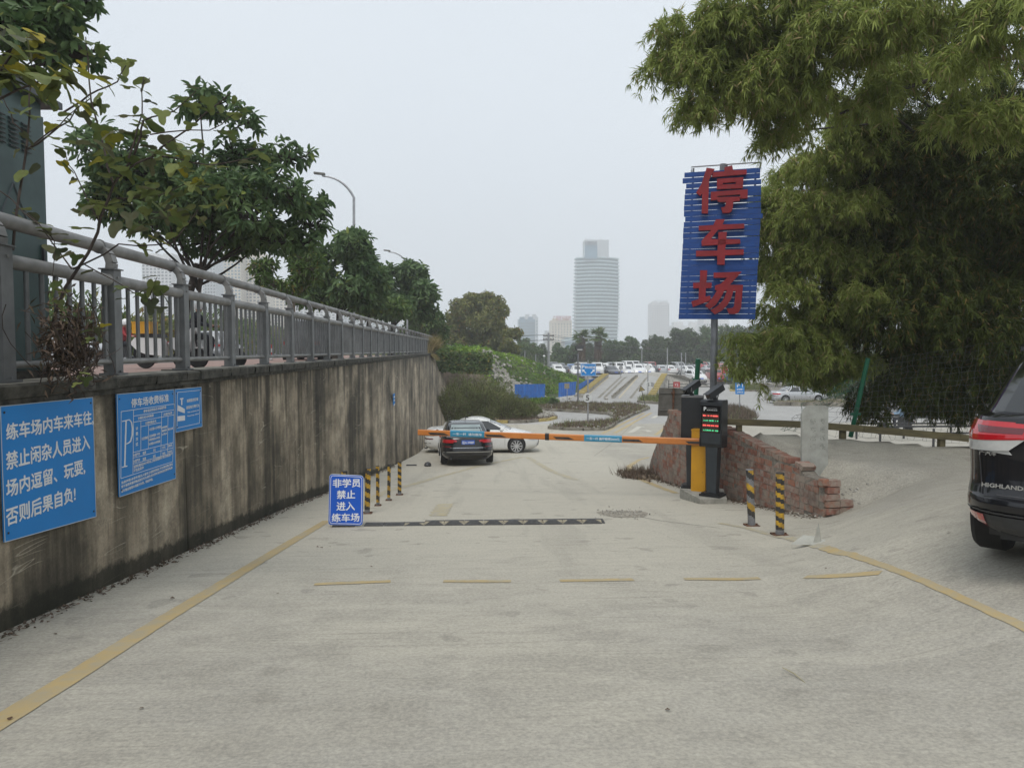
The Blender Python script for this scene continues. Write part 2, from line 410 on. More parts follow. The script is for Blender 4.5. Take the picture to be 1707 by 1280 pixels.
    def build(s, name, mats, parent=None, smooth=False, local=False, **tg):
        if parent is None:
            a = np.array(s.v); off = Vector((float((a[:, 0].min() + a[:, 0].max()) / 2), float((a[:, 1].min() + a[:, 1].max()) / 2), float(a[:, 2].min())))
        elif local: off = Vector((0, 0, 0))
        else: off = wloc(parent)
        o = bpy.data.objects.new(name, s.mesh(name, mats, off, smooth)); link(o, parent)
        if parent is None: o.location = off
        return tag(o, **tg)
def fix(me):
    bm = bmesh.new(); bm.from_mesh(me); bmesh.ops.recalc_face_normals(bm, faces=bm.faces); bm.to_mesh(me); bm.free()
def copy_tree(o, parent=None):
    c = o.copy(); link(c, parent)
    for ch in list(o.children): copy_tree(ch, c)
    return c
def add(name, me, parent, loc=(0, 0, 0), rot=(0, 0, 0), sc=(1, 1, 1)):
    o = bpy.data.objects.new(name, me); link(o, parent); o.location = loc; o.rotation_euler = rot; o.scale = sc; return o
_fc = bpy.data.curves.new('letters', 'FONT'); _fo = bpy.data.objects.new('letters', _fc)
def text(body, size, origin, r, u, mat, parent, bold=0.0, ext=.0015, align='LEFT', width=None, spacing=1.0, name='lettering', height=None):
    """flat lettering: origin = left (or centre) end of the baseline, r/u world directions"""
    c = bpy.data.curves.new('letters', 'FONT'); c.body = body; c.size = size; c.align_x = align; c.extrude = ext; c.space_character = spacing
    c.resolution_u = 2
    o = bpy.data.objects.new('letters', c); COL.objects.link(o); dg = bpy.context.evaluated_depsgraph_get()
    me = bpy.data.meshes.new_from_object(o.evaluated_get(dg)); bpy.data.objects.remove(o); bpy.data.curves.remove(c)
    if bold:
        bmx = bmesh.new(); bmx.from_mesh(me); g0 = list(bmx.verts) + list(bmx.edges) + list(bmx.faces)
        for k, (dx, dy) in enumerate(((1, 0), (-1, 0), (0, 1), (0, -1))):
            rr_ = bmesh.ops.duplicate(bmx, geom=g0); bmesh.ops.translate(bmx, verts=[v for v in rr_['geom'] if isinstance(v, bmesh.types.BMVert)], vec=(dx * bold * size * .75, dy * bold * size * .75, ext * .12 * (k + 1)))
        bmx.to_mesh(me); bmx.free()
    a = np.empty(len(me.vertices) * 3); me.vertices.foreach_get('co', a); a = a.reshape(-1, 3)
    if width: a[:, 0] *= width / max(1e-6, a[:, 0].max() - a[:, 0].min())
    if height: a[:, 1] *= height / max(1e-6, a[:, 1].max() - a[:, 1].min())
    r = Vector(r).normalized(); u = Vector(u).normalized(); n = r.cross(u)
    off = wloc(parent) if parent is not None else Vector((0, 0, 0))
    w = np.array(origin)[None] - np.array(off)[None] + a[:, :1] * np.array(r) + a[:, 1:2] * np.array(u) + a[:, 2:3] * np.array(n)
    me.vertices.foreach_set('co', w.ravel()); me.materials.clear(); me.materials.append(M[mat]); me.update()
    ob = bpy.data.objects.new(name, me); link(ob, parent); return ob
# leaves as real blades: one mesh per crown, numpy built
rng = np.random.default_rng(11)
def unit(a): return a / np.maximum(1e-9, np.linalg.norm(a, axis=1, keepdims=True))
def blades(name, P, D, L, Wd, mat, parent=None, shape='lance', roll=None, droop=.15, kind=None, tint=None):
    P = np.asarray(P, float); D = unit(np.asarray(D, float)); n = len(P)
    L = np.broadcast_to(L, (n,)); Wd = np.broadcast_to(Wd, (n,))
    ref = rng.normal(size=(n, 3)) * .55 + np.array([0, 0, 1.0]) if roll is None else roll
    side = unit(np.cross(D, ref)); nor = np.cross(side, D)
    nor *= np.sign(nor[:, 2:3] + 1e-9)
    Lc, Wc = L[:, None], Wd[:, None]
    if shape == 'lance':
        pts = [P, P + D * Lc * .4 + side * Wc * .5 + nor * Lc * .03, P + D * Lc - nor * Lc * droop, P + D * Lc * .4 - side * Wc * .5 + nor * Lc * .03]
        loops = [0, 1, 2, 3]; fs = [4]
    elif shape == 'broad':
        m = P + D * Lc * .5 - nor * Lc * .02; tip = P + D * Lc - nor * Lc * droop
        q1 = P + D * Lc * .5; k = nor * Wc * .16
        pts = [P, P + D * Lc * .42 + side * Wc * .5 + k, P + D * Lc * .78 + side * Wc * .36 + k - nor * Lc * droop * .5, tip, P + D * Lc * .78 - side * Wc * .36 + k - nor * Lc * droop * .5, P + D * Lc * .42 - side * Wc * .5 + k]
        loops = [0, 1, 2, 3, 0, 3, 4, 5]; fs = [4, 4]
    else:   # tri
        pts = [P - side * Wc * .5, P + side * Wc * .5, P + D * Lc]
        loops = [0, 1, 2]; fs = [3]
    nv = len(pts); V = np.stack(pts, 1).reshape(-1, 3)
    off = wloc(parent) if parent is not None else Vector((float(P[:, 0].mean()), float(P[:, 1].mean()), float(P[:, 2].min())))
    V = V - np.array(off)
    me = bpy.data.meshes.new(name); me.vertices.add(len(V)); me.vertices.foreach_set('co', V.ravel())
    nl = len(loops); Lp = (np.arange(n)[:, None] * nv + np.array(loops)[None]).ravel()
    me.loops.add(len(Lp)); me.loops.foreach_set('vertex_index', Lp)
    nf = len(fs); me.polygons.add(n * nf); st = np.cumsum([0] + fs[:-1]); starts = (np.arange(n)[:, None] * nl + st[None]).ravel()
    me.polygons.foreach_set('loop_start', starts); me.polygons.foreach_set('loop_total', np.tile(fs, n))
    me.materials.append(M[mat]); me.update(calc_edges=True); me.validate()
    tn = rng.random((n, 2)) if tint is None else tint
    ca = me.color_attributes.new('tint', 'FLOAT_COLOR', 'POINT')
    cc = np.zeros((n, nv, 4)); cc[:, :, 0] = tn[:, :1]; cc[:, :, 1] = tn[:, 1:2]; cc[:, :, 3] = 1
    ca.data.foreach_set('color', cc.ravel())
    o = bpy.data.objects.new(name, me); link(o, parent)
    if parent is None: o.location = off
    if kind: o['kind'] = kind
    return o
def ball(n, surf=0.0):
    d = unit(rng.normal(size=(n, 3))); r = rng.random(n) ** (1 / 3); r = surf + (1 - surf) * r
    return d * r[:, None]
def curve_pts(a, b, sag=0.0, n=5, jit=0.0, up=None):
    a, b = Vector(a), Vector(b); out = []
    j = Vector((random.uniform(-1, 1), random.uniform(-1, 1), random.uniform(-1, 1))) * jit * (b - a).length
    for i in range(n + 1):
        t = i / n; out.append(a.lerp(b, t) + Vector((0, 0, sag)) * math.sin(math.pi * t) + j * math.sin(math.pi * t))
    return out
# ------------------------------------------------------------------ the setting: ground, lot, upper road
xs = np.arange(-6.0, 38.01, .22); ys = np.arange(-9.0, 42.61, .2)
GX, GY = np.meshgrid(xs, ys); GZ = zground(GX, GY) + .004 * np.sin(GX * 1.7 + .6 * GY) * np.sin(GY * .9)
def grid_mesh(name, X, Y, Z, mat, kind='structure', mask=None, **tg):
    ny, nx = X.shape; me = bpy.data.meshes.new(name)
    V = np.stack([X, Y, Z], -1).reshape(-1, 3)
    i = np.arange(ny * nx).reshape(ny, nx)
    F = np.stack([i[:-1, :-1], i[:-1, 1:], i[1:, 1:], i[1:, :-1]], -1).reshape(-1, 4)
    if mask is not None: F = F[mask[:-1, :-1].ravel()]
    me.from_pydata(V.tolist(), [], F.tolist()); me.materials.append(M[mat]); me.polygons.foreach_set('use_smooth', [True] * len(F)); me.update()
    o = bpy.data.objects.new(name, me); link(o); tag(o, kind=kind, **tg); return o
def gz2(x, y):
    i = (x - xs[0]) / (xs[1] - xs[0]); j = (y - ys[0]) / (ys[1] - ys[0]); i0 = int(min(max(i, 0), len(xs) - 2)); j0 = int(min(max(j, 0), len(ys) - 2)); u, v = i - i0, j - j0
    return float(GZ[j0, i0] * (1 - u) * (1 - v) + GZ[j0, i0 + 1] * u * (1 - v) + GZ[j0 + 1, i0] * (1 - u) * v + GZ[j0 + 1, i0 + 1] * u * v)
grid_mesh('driveway', GX, GY, GZ, 'concrete_ground')
b = MB(); b.quad((-900, 42.4, LOT - .006), (900, 42.4, LOT - .006), (900, 1500, LOT - .006), (-900, 1500, LOT - .006)); b.quad((37.9, -60, LOT - .006), (900, -60, LOT - .006), (900, 42.4, LOT - .006), (37.9, 42.4, LOT - .006))
b.build('parking_lot_ground', 'lot_concrete', kind='structure')
b = MB(); b.quad(*[(x, y, 1.03) for x, y in ((-3.98, -30), (-3.98, 75), (-9, 110), (-40, 420), (-400, 420), (-400, -30))])
b.build('upper_road', 'asphalt', kind='structure')
b = MB(); b.quad(*[(x, y, 1.15) for x, y in ((-3.98, -30), (-3.98, 75), (-10.6, 75), (-10.6, -30))])
for y in np.arange(-30, 75, 1.0): b.box((-10.67, y + .5, 1.09), (.14, .985, .13))
b.build('upper_pavement', 'paving_red', kind='structure')
def drape(pts, mat, name='road_marking', lift=.005, n=1, zf=None):
    pass
def strip(name, path, width, mat, lift=.005, zf=gz2, seg=.12, wob=.0):
    """painted line that follows the ground surface"""
    P = [Vector((p[0], p[1], 0)) for p in path]; out = []
    for a, c in zip(P[:-1], P[1:]):
        m = max(1, int((c - a).length / seg))
        for i in range(m): out.append(a.lerp(c, i / m))
    out.append(P[-1]); b = MB(); L = []
    for i, p in enumerate(out):
        d = (out[min(i + 1, len(out) - 1)] - out[max(i - 1, 0)]).normalized(); s = Vector((-d.y, d.x, 0))
        w = width if isinstance(width, (int, float)) else np.interp(i / (len(out) - 1), np.linspace(0, 1, len(width)), width)
        row = []
        for k in (-1, -.5, 0, .5, 1):
            q = p + s * (w / 2 * k * (1 + wob * math.sin(i * 2.3 + k * 5))); row.append((q.x, q.y, zf(q.x, q.y) + lift))
        L.append(row)
    for a, c in zip(L[:-1], L[1:]):
        for k in range(4): b.quad(a[k], a[k + 1], c[k + 1], c[k])
    return b.build(name, mat, kind='structure')
def road_xy(px, py):
    """photograph pixel on the driveway -> ground point"""
    d = ray(px, py); lo, hi = 1.0, 60.0
    for _ in range(40):
        m = (lo + hi) / 2; q = Vector((0, 0, EYE)) + d * (m / d.y)
        if q.z > zg(q.x, q.y): lo = m
        else: hi = m
    q = Vector((0, 0, EYE)) + d * (lo / d.y); return (q.x, q.y, q.z)
def rp(*pp): return [road_xy(*p) for p in pp]
strip('yellow_line', rp((-60, 1240), (0, 1203), (120, 1130), (268, 1036), (400, 955), (480, 907), (545, 868)), [.17, .15, .15, .14], 'paint_yellow', wob=.03)
strip('yellow_line', rp((1707 + 60, 1076), (1707, 1045), (1600, 996), (1480, 946), (1400, 922), (1372, 912)), [.08, .075, .075, .08, .11, .13], 'paint_yellow', wob=.12)
strip('yellow_line', rp((1372, 912), (1320, 898), (1245, 880), (1200, 872)), [.12, .15, .12], 'paint_faded', wob=.2)
for a, c in (((524, 974), (651, 969)), ((739, 969), (852, 969)), ((933, 968), (1056, 966)), ((1140, 965), (1266, 964)), ((1342, 962), (1468, 955))):
    q = rp(a, c); strip('yellow_dash', q, [.10, .115, .105], 'paint_yellow', wob=.04)
strip('yellow_line', rp((1128, 822), (1100, 812), (1062, 796), (1048, 786), (1050, 776), (1066, 766), (1082, 762)), [.16, .2, .2, .14], 'paint_yellow', wob=.15)
strip('yellow_line', rp((590, 848), (640, 820), (730, 795), (800, 776), (870, 762)), [.22, .2, .2], 'paint_faded', wob=.2)
strip('yellow_line', rp((730, 860), (742, 840)), .3, 'paint_faded', wob=.2)
strip('yellow_line', rp((880, 762), (920, 785), (960, 800)), .22, 'paint_faded', wob=.2)
# long joints and cracks in the concrete are narrow recessed strips of dark filler
simple('joint', (.11, .10, .09), .95, scale=10)
for pts in (((1085, 762), (880, 752), (640, 752)), ((1200, 880), (1100, 868), (1010, 850)), ((990, 760), (1070, 690))):
    strip('slab_joint', rp(*pts), .013, 'joint', lift=.003, wob=.6)
random.seed(44)
for px, py, n_, dx, dy in ((700, 930, 22, .17, .02), (1150, 905, 14, -.04, .17), (820, 830, 22, .2, .03), (960, 800, 20, .1, .2), (1560, 930, 16, .15, -.1)):
    q = road_xy(px, py); P = [(q[0], q[1])]
    for k in range(n_): P.append((P[-1][0] + dx * .5 + random.gauss(0, .035), P[-1][1] + dy * .5 + random.gauss(0, .035)))
    strip('concrete_crack', P, list(np.random.default_rng(px).uniform(.001, .004, 9)), 'joint', lift=.004, seg=.08)
# pale repaired patch
b = MB(); c0 = road_xy(1040, 857)
ring = [(c0[0] + math.cos(t) * (.42 + .07 * math.sin(3 * t)), c0[1] + math.sin(t) * (.55 + .1 * math.cos(2 * t))) for t in np.linspace(0, 2 * math.pi, 30)[:-1]]
for i in range(29):
    p, q = ring[i], ring[(i + 1) % 29]; b.quad((c0[0], c0[1], gz2(*c0[:2]) + .018), (p[0], p[1], gz2(*p) + .004), (q[0], q[1], gz2(*q) + .004))
simple('patch', (.40, .37, .31), .95, scale=16, c2=(.16, .14, .11), bump=.9)
b.build('cement_patch', 'patch', kind='structure')
# ------------------------------------------------------------------ retaining wall
XT = -3.70
def xbase(y): return interp(y, [0, 14, 20, 29, 45, 75], [-3.68, -3.68, -3.36, -2.50, -2.12, -2.0])
def wall_x(y, z):
    z1 = 1.20; z0 = float(zroad(y)) - .05; t = (z1 - z) / max(.01, z1 - z0); return XT + (xbase(y) - XT) * t ** 1.0
wall = empty('retaining_wall', (XT, 30, LOT), label='long stained concrete retaining wall along the left of the driveway', cat='retaining wall')
Yp = -3.0; k = 0
while Yp < 75:
    Lp = [5.9, 6.1, 5.8][k % 3]; Y1 = min(75, Yp + Lp) - .02
    b = MB(); yy = np.linspace(Yp, Y1, 12); tt = np.linspace(0, 1, 9)
    rows = []
    for y in yy:
        z0 = float(zroad(y)) - .12
        rows.append([(wall_x(y, z0 + (1.20 - z0) * t), y, z0 + (1.20 - z0) * t) for t in tt])
    for a, c in zip(rows[:-1], rows[1:]):
        for j in range(8): b.quad(a[j], a[j + 1], c[j + 1], c[j])
    for r_ in (rows[0], rows[-1]): b.quad(*(r_[:1] + r_[-1:] + [(XT - .3, r_[0][1], 1.20), (XT - .3, r_[0][1], r_[0][2])]))
    o_ = b.build('wall_panel', 'stained_wall', wall); at_ = o_.data.attributes.new('streak', 'FLOAT_VECTOR', 'POINT'); w0 = wloc(wall); sv_ = []
    for v in o_.data.vertices:
        X_, Y_, Z_ = v.co + w0; q_ = Y_ * XT / min(-.5, X_); sv_ += [0.0, q_ if q_ < 16 else 16 + (q_ - 16) * .45, Z_]
    at_.data.foreach_set('vector', sv_); Yp += Lp; k += 1
b = MB(); b.quad((XT - .02, 75, 1.2), (xbase(75) - .02, 75, LOT), (-6, 75, LOT), (-6, 75, 1.2)); b.quad((XT - .05, -3, 1.2), (XT - .05, 75, 1.2), (XT - .05, 75, -1.2), (XT - .05, -3, -.2))
b.build('wall_core', 'mortar', wall)
# sloping end buttress
b = MB(); b.tube([(XT + .02, 75.3, 1.25), (xbase(75) + .4, 75.3, LOT + .8)], .16, 4); b.build('end_strip', 'coping_top', wall)
y = -3.0; random.seed(5)
while y < 75:
    l = random.uniform(1.8, 2.3); x0 = -3.64 + random.uniform(-.012, .012); h = random.uniform(-.008, .008)
    b = MB()
    for i in range(5):
        ya = y + l * i / 5; yb = y + l * (i + 1) / 5 - (.012 if i == 4 else 0)
        e0, e1 = (random.uniform(-.01, .01) for _ in range(2)); zt = 1.335 + h
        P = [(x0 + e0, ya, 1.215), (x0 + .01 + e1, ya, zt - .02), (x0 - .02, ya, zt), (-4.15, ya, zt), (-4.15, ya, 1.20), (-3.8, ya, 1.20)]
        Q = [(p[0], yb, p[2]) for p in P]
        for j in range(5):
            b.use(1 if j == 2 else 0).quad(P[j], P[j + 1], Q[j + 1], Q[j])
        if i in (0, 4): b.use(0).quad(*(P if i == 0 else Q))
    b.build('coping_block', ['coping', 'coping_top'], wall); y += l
b = MB(); b.box((-3.70, 36, 1.185), (.06, 78, .05)); b.build('ledge', 'coping', wall)
# ------------------------------------------------------------------ guard rail on the coping
rail = empty('guard_railing', (-3.87, 36, 1.33), label='grey tubular steel guard railing on top of the retaining wall', cat='railing')
PX, RX = -3.87, -3.985
PY0, PS = 5.92, 1.75
posts = [PY0 + PS * k for k in range(-4, 40)]
pm = MB(); pm.box((0, 0, .55), (.13, .15, 1.10)); pm = pm.mesh('post', 'rail_metal')
capm = MB(); capm.box((0, 0, 0), (.17, .19, .012)); capm = capm.mesh('cap', 'rail_metal')
ftm = MB(); ftm.box((0, 0, 0), (.20, .20, .02)).lathe((.075, .0, .0), [(.012, 0), (.012, .035)], 6); ftm = ftm.mesh('foot', 'rail_metal')
br = MB()
arc = [Vector((0.0, 0, 1.09)), Vector((0.01, 0, 1.17)), Vector((-.012, 0, 1.245)), Vector((-.06, 0, 1.30)), Vector((-.12, 0, 1.335))]
for dy in (-.045, .045):
    for a, c in zip(arc[:-1], arc[1:]):
        m = (a + c) / 2; d = c - a
        br.box((m.x, dy, m.z), (d.length * 1.05, .014, .075), Matrix.Rotation(-math.atan2(d.z, d.x), 3, 'Y'))
for a, c in zip(arc[:-1], arc[1:]):
    m = (a + c) / 2; d = c - a; nrm = Vector((d.z, 0, -d.x)).normalized() * .035
    br.box((m.x + nrm.x, 0, m.z + nrm.z), (d.length * 1.05, .10, .012), Matrix.Rotation(-math.atan2(d.z, d.x), 3, 'Y'))
br = br.mesh('bracket', 'rail_metal_pale')
bolt = MB(); bolt.lathe((0, 0, 0), [(.014, 0), (.014, .012), (.006, .016)], 8, 'x'); bolt = bolt.mesh('bolt', 'rail_metal_pale')
bal = MB(); bal.tube([(0, 0, 0), (0, 0, .86)], .0215, 10, cap=False); bal = bal.mesh('baluster', 'rail_metal', smooth=True)
col_ = MB(); col_.lathe((0, 0, 0), [(.075, -.012), (.075, .012)], 14, 'y'); col_ = col_.mesh('collar', 'rail_metal', smooth=True)
def seg(rad, name, z, x, ya, yb, mat='rail_metal_pale'):
    b = MB(); b.tube([(x, ya, z), (x, yb, z)], rad, 16, cap=True); return b.build(name, mat, rail, smooth=True)
L0 = rail.location
nb = 0; rest = MB()
for i, y in enumerate(posts):
    p = add('post', pm, rail, Vector((PX, y, 1.335)) - L0)
    add('cap_plate', capm, p, (0, 0, 1.106)); add('foot_plate', ftm, p, (0, 0, .01)); add('bracket', br, p)
    add('bolt', bolt, p, (.066, 0, 1.02)); add('collar', col_, p, (RX - PX, 0, 1.345))
    if i + 1 < len(posts):
        seg(.064, 'top_rail', 2.68, RX, y, y + PS); seg(.062, 'middle_rail', 2.325, PX - .0, y + .06, y + PS - .06); seg(.03, 'bottom_rail', 1.475, PX, y + .06, y + PS - .06)
        for j in range(8):
            yy = y + .13 + (PS - .26) * j / 7
            if yy < 3.2: continue
            if nb < 300: add('baluster', bal, rail, Vector((PX, yy, 1.46)) - L0); nb += 1
            else: rest.tube([(PX, yy, 1.46), (PX, yy, 2.31)], .0215, 5, cap=False)
rest.build('baluster', 'rail_metal', rail, kind='stuff')
b = MB()
for dz, rr in ((2.68, .05), (2.33, .045), (1.5, .03)):
    b.tube([(-3.95, 74.2, dz), (-4.3, 77, dz - .1), (-3.6, 82, dz - .5), (-2.4, 86, dz - .9)], rr, 8)
b.build('end_rail', 'rail_metal_pale', rail, smooth=True)
# ------------------------------------------------------------------ signs screwed to the wall
WP = Plane((XT + .045, 0, 0), (0, 1, 0))
def wall_sign(name, label, tl, tr, bl_, br_, th=.012):
    A, B, C, D = (WP.hit(*p) for p in (tl, tr, br_, bl_))
    y0, y1 = (A.y + D.y) / 2, (B.y + C.y) / 2
    root = empty(name, (XT + .03, (y0 + y1) / 2, min(C.z, D.z)), label=label, cat='sign')
    b = MB(); b.prism([(XT + .045, y0, D.z), (XT + .045, y1, C.z), (XT + .045, y1, B.z), (XT + .045, y0, A.z)], (-th, 0, 0)); b.build('panel', 'sign_blue', root)
    e = MB()
    cs = [Vector((XT + .047, y0, D.z)), Vector((XT + .047, y1, C.z)), Vector((XT + .047, y1, B.z)), Vector((XT + .047, y0, A.z))]
    for i in range(4): e.tube([cs[i], cs[(i + 1) % 4]], .0035, 4)
    e.build('edge', 'sign_edge', root)
    for dy, dz, c in ((.04, -.05, cs[3]), (-.04, -.05, cs[2]), (.04, .06, cs[0]), (-.04, .06, cs[1])):
        s_ = MB(); s_.lathe((c.x + .001, c.y + dy, c.z + dz), [(.009, 0), (.009, .004), (.004, .006)], 10, 'x'); s_.build('screw', 'dark_metal', root)
        ty = XT - .1
    return root, y0, y1, A, B, C, D
def wtext(s_, p0, p1, hpx, root, bold=.02, mat='white_paint', hm=None, pl=None):
    pl = pl or WP; a = pl.hit(*p0, .0025); c = pl.hit(*p1, .0025); m = pl.hit(p0[0], p0[1] - hpx, .0025)
    h = (m - a).length; d = c - a
    return text(s_, h / .9, a, pl.r, (0, 0, 1), mat, root, bold=bold, ext=.001, width=d.dot(pl.r), height=h)
s1, y0, y1, A, B, C, D = wall_sign('warning_sign', 'large blue wall sign with four lines of bold white Chinese text', (4, 677), (157, 662), (4, 905), (157, 862))
def tline(st, p0, p1, h, root): return wtext(st, p0, p1, h, root, bold=.028)
tline('练车场内车来车往,', (10, 732), (156, 711), 30, s1)
tline('禁止闲杂人员进入', (10, 781), (150, 753), 31, s1)
tline('场内逗留、玩耍,', (10, 827), (142, 793), 31, s1)
tline('否则后果自负!', (10, 875), (126, 836), 31, s1)
s2, y0, y1, A, B, C, D = wall_sign('parking_fee_sign', 'blue parking fee sign with a tall white P and a small white table', (197, 657), (291, 649), (197, 829), (291, 798))
def z6(x, y): return (180 + x / 6.4, 640 + y / 6.4)
wtext('停车场收费标准', z6(248, 245), z6(648, 195), 15, s2, bold=.02)
P_ = WP
def wline(p0, p1, root, w=.0035, mat='white_paint', name='table_line'):
    a = WP.hit(*p0, .003); c = WP.hit(*p1, .003); b = MB(); b.tube([a, c], w, 4); return b
def lines(L, root, w=.003):
    b = MB()
    for p0, p1 in L: b.tube([WP.hit(*z6(*p0), .0015), WP.hit(*z6(*p1), .0015)], w, 4)
    b.build('table_lines', 'white_paint', root)
lines([((140, 295), (708, 213)), ((708, 213), (690, 828)), ((690, 828), (137, 1008)), ((137, 1008), (140, 295)), ((273, 275), (266, 955)), ((273, 342), (708, 275)), ((273, 408), (708, 328)), ((350, 455), (570, 410)), ((350, 400), (350, 708)), ((432, 440), (430, 690)),
       ((573, 298), (563, 790)), ((640, 345), (632, 745)), ((268, 730), (693, 625)), ((266, 790), (693, 680)), ((266, 853), (693, 735))], s2)
b = MB(); zp_ = lambda *q_: [WP.hit(*z6(*p), .002) for p in q_]
b.tube(zp_((190, 392), (176, 882)), .009, 6); b.tube(zp_((150, 400), (190, 390), (228, 382), (248, 408), (258, 470), (256, 540), (240, 610), (215, 632), (184, 642)), [.005, .005, .006, .009, .011, .011, .009, .005, .005], 6); b.tube(zp_((148, 888), (203, 874)), .006, 5)
b.build('lettering', 'white_paint', s2)
wtext('停车场定价形式:市场调节价', z6(380, 305), z6(622, 272), 5, s2, .02)
wtext('计费方式:计时收费', z6(320, 380), z6(486, 357), 5, s2, .02); wtext('月租包月', z6(592, 338), z6(682, 322), 4.5, s2, .02)
wtext('计费时段全天', z6(398, 433), z6(515, 410), 5, s2, .02)
for i, ch in enumerate('计费方式'): wtext(ch, z6(296, 492 + i * 56), z6(320, 488 + i * 56), 6, s2, .03)
wtext('15分钟内', z6(358, 600), z6(424, 585), 5.5, s2, .02)
wtext('15分钟-1小时内', z6(440, 500), z6(560, 475), 5.5, s2, .02)
wtext('之后每增加一小时', z6(438, 570), z6(553, 545), 4.5, s2, .02); wtext('计费单位为1小时内', z6(436, 610), z6(553, 585), 4.5, s2, .02); wtext('计费按1小时收取', z6(436, 655), z6(557, 625), 4.5, s2, .02)
wtext('24小时内收费', z6(570, 478), z6(630, 466), 4, s2, .02); wtext('最高限价', z6(576, 512), z6(628, 500), 4, s2, .02); wtext('(元/辆)次', z6(574, 548), z6(628, 536), 4, s2, .02); wtext('每月/元/辆', z6(640, 495), z6(692, 480), 4, s2, .02)
for yy, row in ((760, ('小型汽车', '免费', '5元', '25元', '200元')), (825, ('大型汽车', '免费', '8元', '30元', '260元'))):
    for (x0, x1, dy), w_ in zip(((270, 342, 15), (370, 405, -8), (482, 508, -40), (580, 612, -68), (640, 684, -85)), row):
        wtext(w_, z6(x0, yy + dy), z6(x1, yy + dy - (x1 - x0) * .2), 5, s2, .02)
wtext('说明:超出24小时以上标准重新计费,月租客户', z6(274, 898), z6(684, 790), 5.5, s2, .02); wtext('不在此其中', z6(274, 940), z6(380, 912), 5.5, s2, .02)
wtext('免责声明:本停车场无人值守,只提供停放,不负责保管,请勿', z6(142, 1068), z6(690, 900), 5, s2, .02)
wtext('将不易把贵重的物品放在车内,遗失自负停车场所有权归停车场,谢', z6(142, 1110), z6(688, 945), 5, s2, .02)
wtext('谢与物业管理本场概不负责。特此声明。', z6(142, 1158), z6(480, 1050), 5, s2, .02)
s3, y0, y1, A, B, C, D = wall_sign('camera_sign', 'small blue surveillance notice with a white camera drawing beside the fee sign', (292, 649), (336, 645), (292, 721), (336, 711))
def lines3(L, root, w=.003, name='frame_line'):
    b = MB()
    for p0, p1 in L: b.tube([WP.hit(*z6(*p0), .0015), WP.hit(*z6(*p1), .0015)], w, 4)
    b.build(name, 'white_paint', root)
lines3([((742, 90), (985, 66)), ((985, 66), (975, 418)), ((975, 418), (737, 470)), ((737, 470), (742, 90))], s3)
wtext('视频监控区域', z6(840, 195), z6(962, 175), 5.5, s3, .02); wtext('请保持文明行为', z6(834, 268), z6(972, 242), 5.5, s3, .02)
wtext('Video monitoring area', z6(848, 310), z6(970, 292), 3, s3, 0); wtext('Please keep civilized', z6(848, 350), z6(970, 330), 3, s3, 0)
b = MB(); b.prism([WP.hit(*z6(*p), .002) for p in ((745, 225), (790, 250), (820, 270), (818, 312), (795, 305), (742, 285))], (.002, 0, 0))
b.prism([WP.hit(*z6(*p), .002) for p in ((768, 152), (803, 148), (803, 160), (792, 164), (792, 225), (780, 225), (780, 166), (768, 168))], (.002, 0, 0))
b.prism([WP.hit(*z6(*p), .002) for p in ((742, 345), (820, 334), (820, 388), (742, 398))], (.002, 0, 0)); b.build('camera_symbol', 'white_paint', s3)
# far small blue plate on the wall
yb_ = 41.5; zb = .1
t4 = empty('wall_plate', (wall_x(28.5, 0) + .02, 28.5, -.35), label='small blue and white plate far along the stained wall', cat='sign')
q = at_y(699, 668, 27.0); x_ = wall_x(27.0, q.z) + .03
b = MB(); b.box((x_, 27.0, q.z), (.02, .5, .55)); b.build('panel', 'sign_blue', t4)
for dz in (-.14, .02, .15):
    b = MB(); b.box((x_ + .012, 27.0, q.z + dz), (.006, .38, .05)); b.build('print_band', 'white_paint', t4)
# ------------------------------------------------------------------ brick wall
def wl(s_):
    """point on the wall line at arc position given by Y"""
    return Vector((interp(s_, WLY, WLX), s_, 0))
def top_z(y): return interp(y, [11.2, 11.75, 11.76, 12.05, 12.5, 14.5, 18.4, 18.45, 19.0, 19.6, 20.1, 20.6], [-.50, -.50, -.42, -.36, -.34, -.08, -.03, -.2, -.6, -1.0, -1.35, -1.8])
bw = empty('brick_wall', (5.2, 15, -1.6), label='rough red brick retaining wall between the driveway and the raised lot', cat='brick wall')
CH, BL, BH, BD = .115, .24, .103, .115
bmesh_var = []
random.seed(12)
for mi in range(4):
    for v in range(3):
        b = MB(); b.box((0, 0, 0), (BD, 1, BH)); me = b.mesh('brick', 'brick%d' % mi)
        for vv in me.vertices: vv.co += Vector((random.uniform(-.006, .006), random.uniform(-.012, .012), random.uniform(-.005, .005)))
        bmesh_var.append(me)
hole = MB(); hole.box((0, 0, 0), (BD, 1, BH)); hole.use(1)
for yy in (-.24, .24):
    ring = [(-BD / 2 - .002, yy + .12 * math.cos(t), .034 * math.sin(t)) for t in np.linspace(0, 2 * math.pi, 13)[:-1]]; hole.quad(*ring)
hole = hole.mesh('brick', ['brick2', 'joint'])
items = []
nc = int((0.0 + 2.6) / CH)
for c_ in range(nc):
    z = -2.5 + CH * (c_ + .5); y = 11.2 + (.12 if c_ % 2 else 0) + .01; k = 0
    while y < 20.6:
        ln = .24 if (random.random() < (.55 if c_ % 2 else .35)) else .115
        ln *= random.uniform(.94, 1.04)
        yc = y + ln / 2
        if z + CH / 2 < top_z(yc) - .03 and z + CH * .6 > float(zroad(yc)):
            near_top = z + CH * 1.6 > top_z(yc) - .03
            items.append((yc, z, ln, near_top))
        y += ln + .012
items.sort(key=lambda t: t[0])
far = MB()
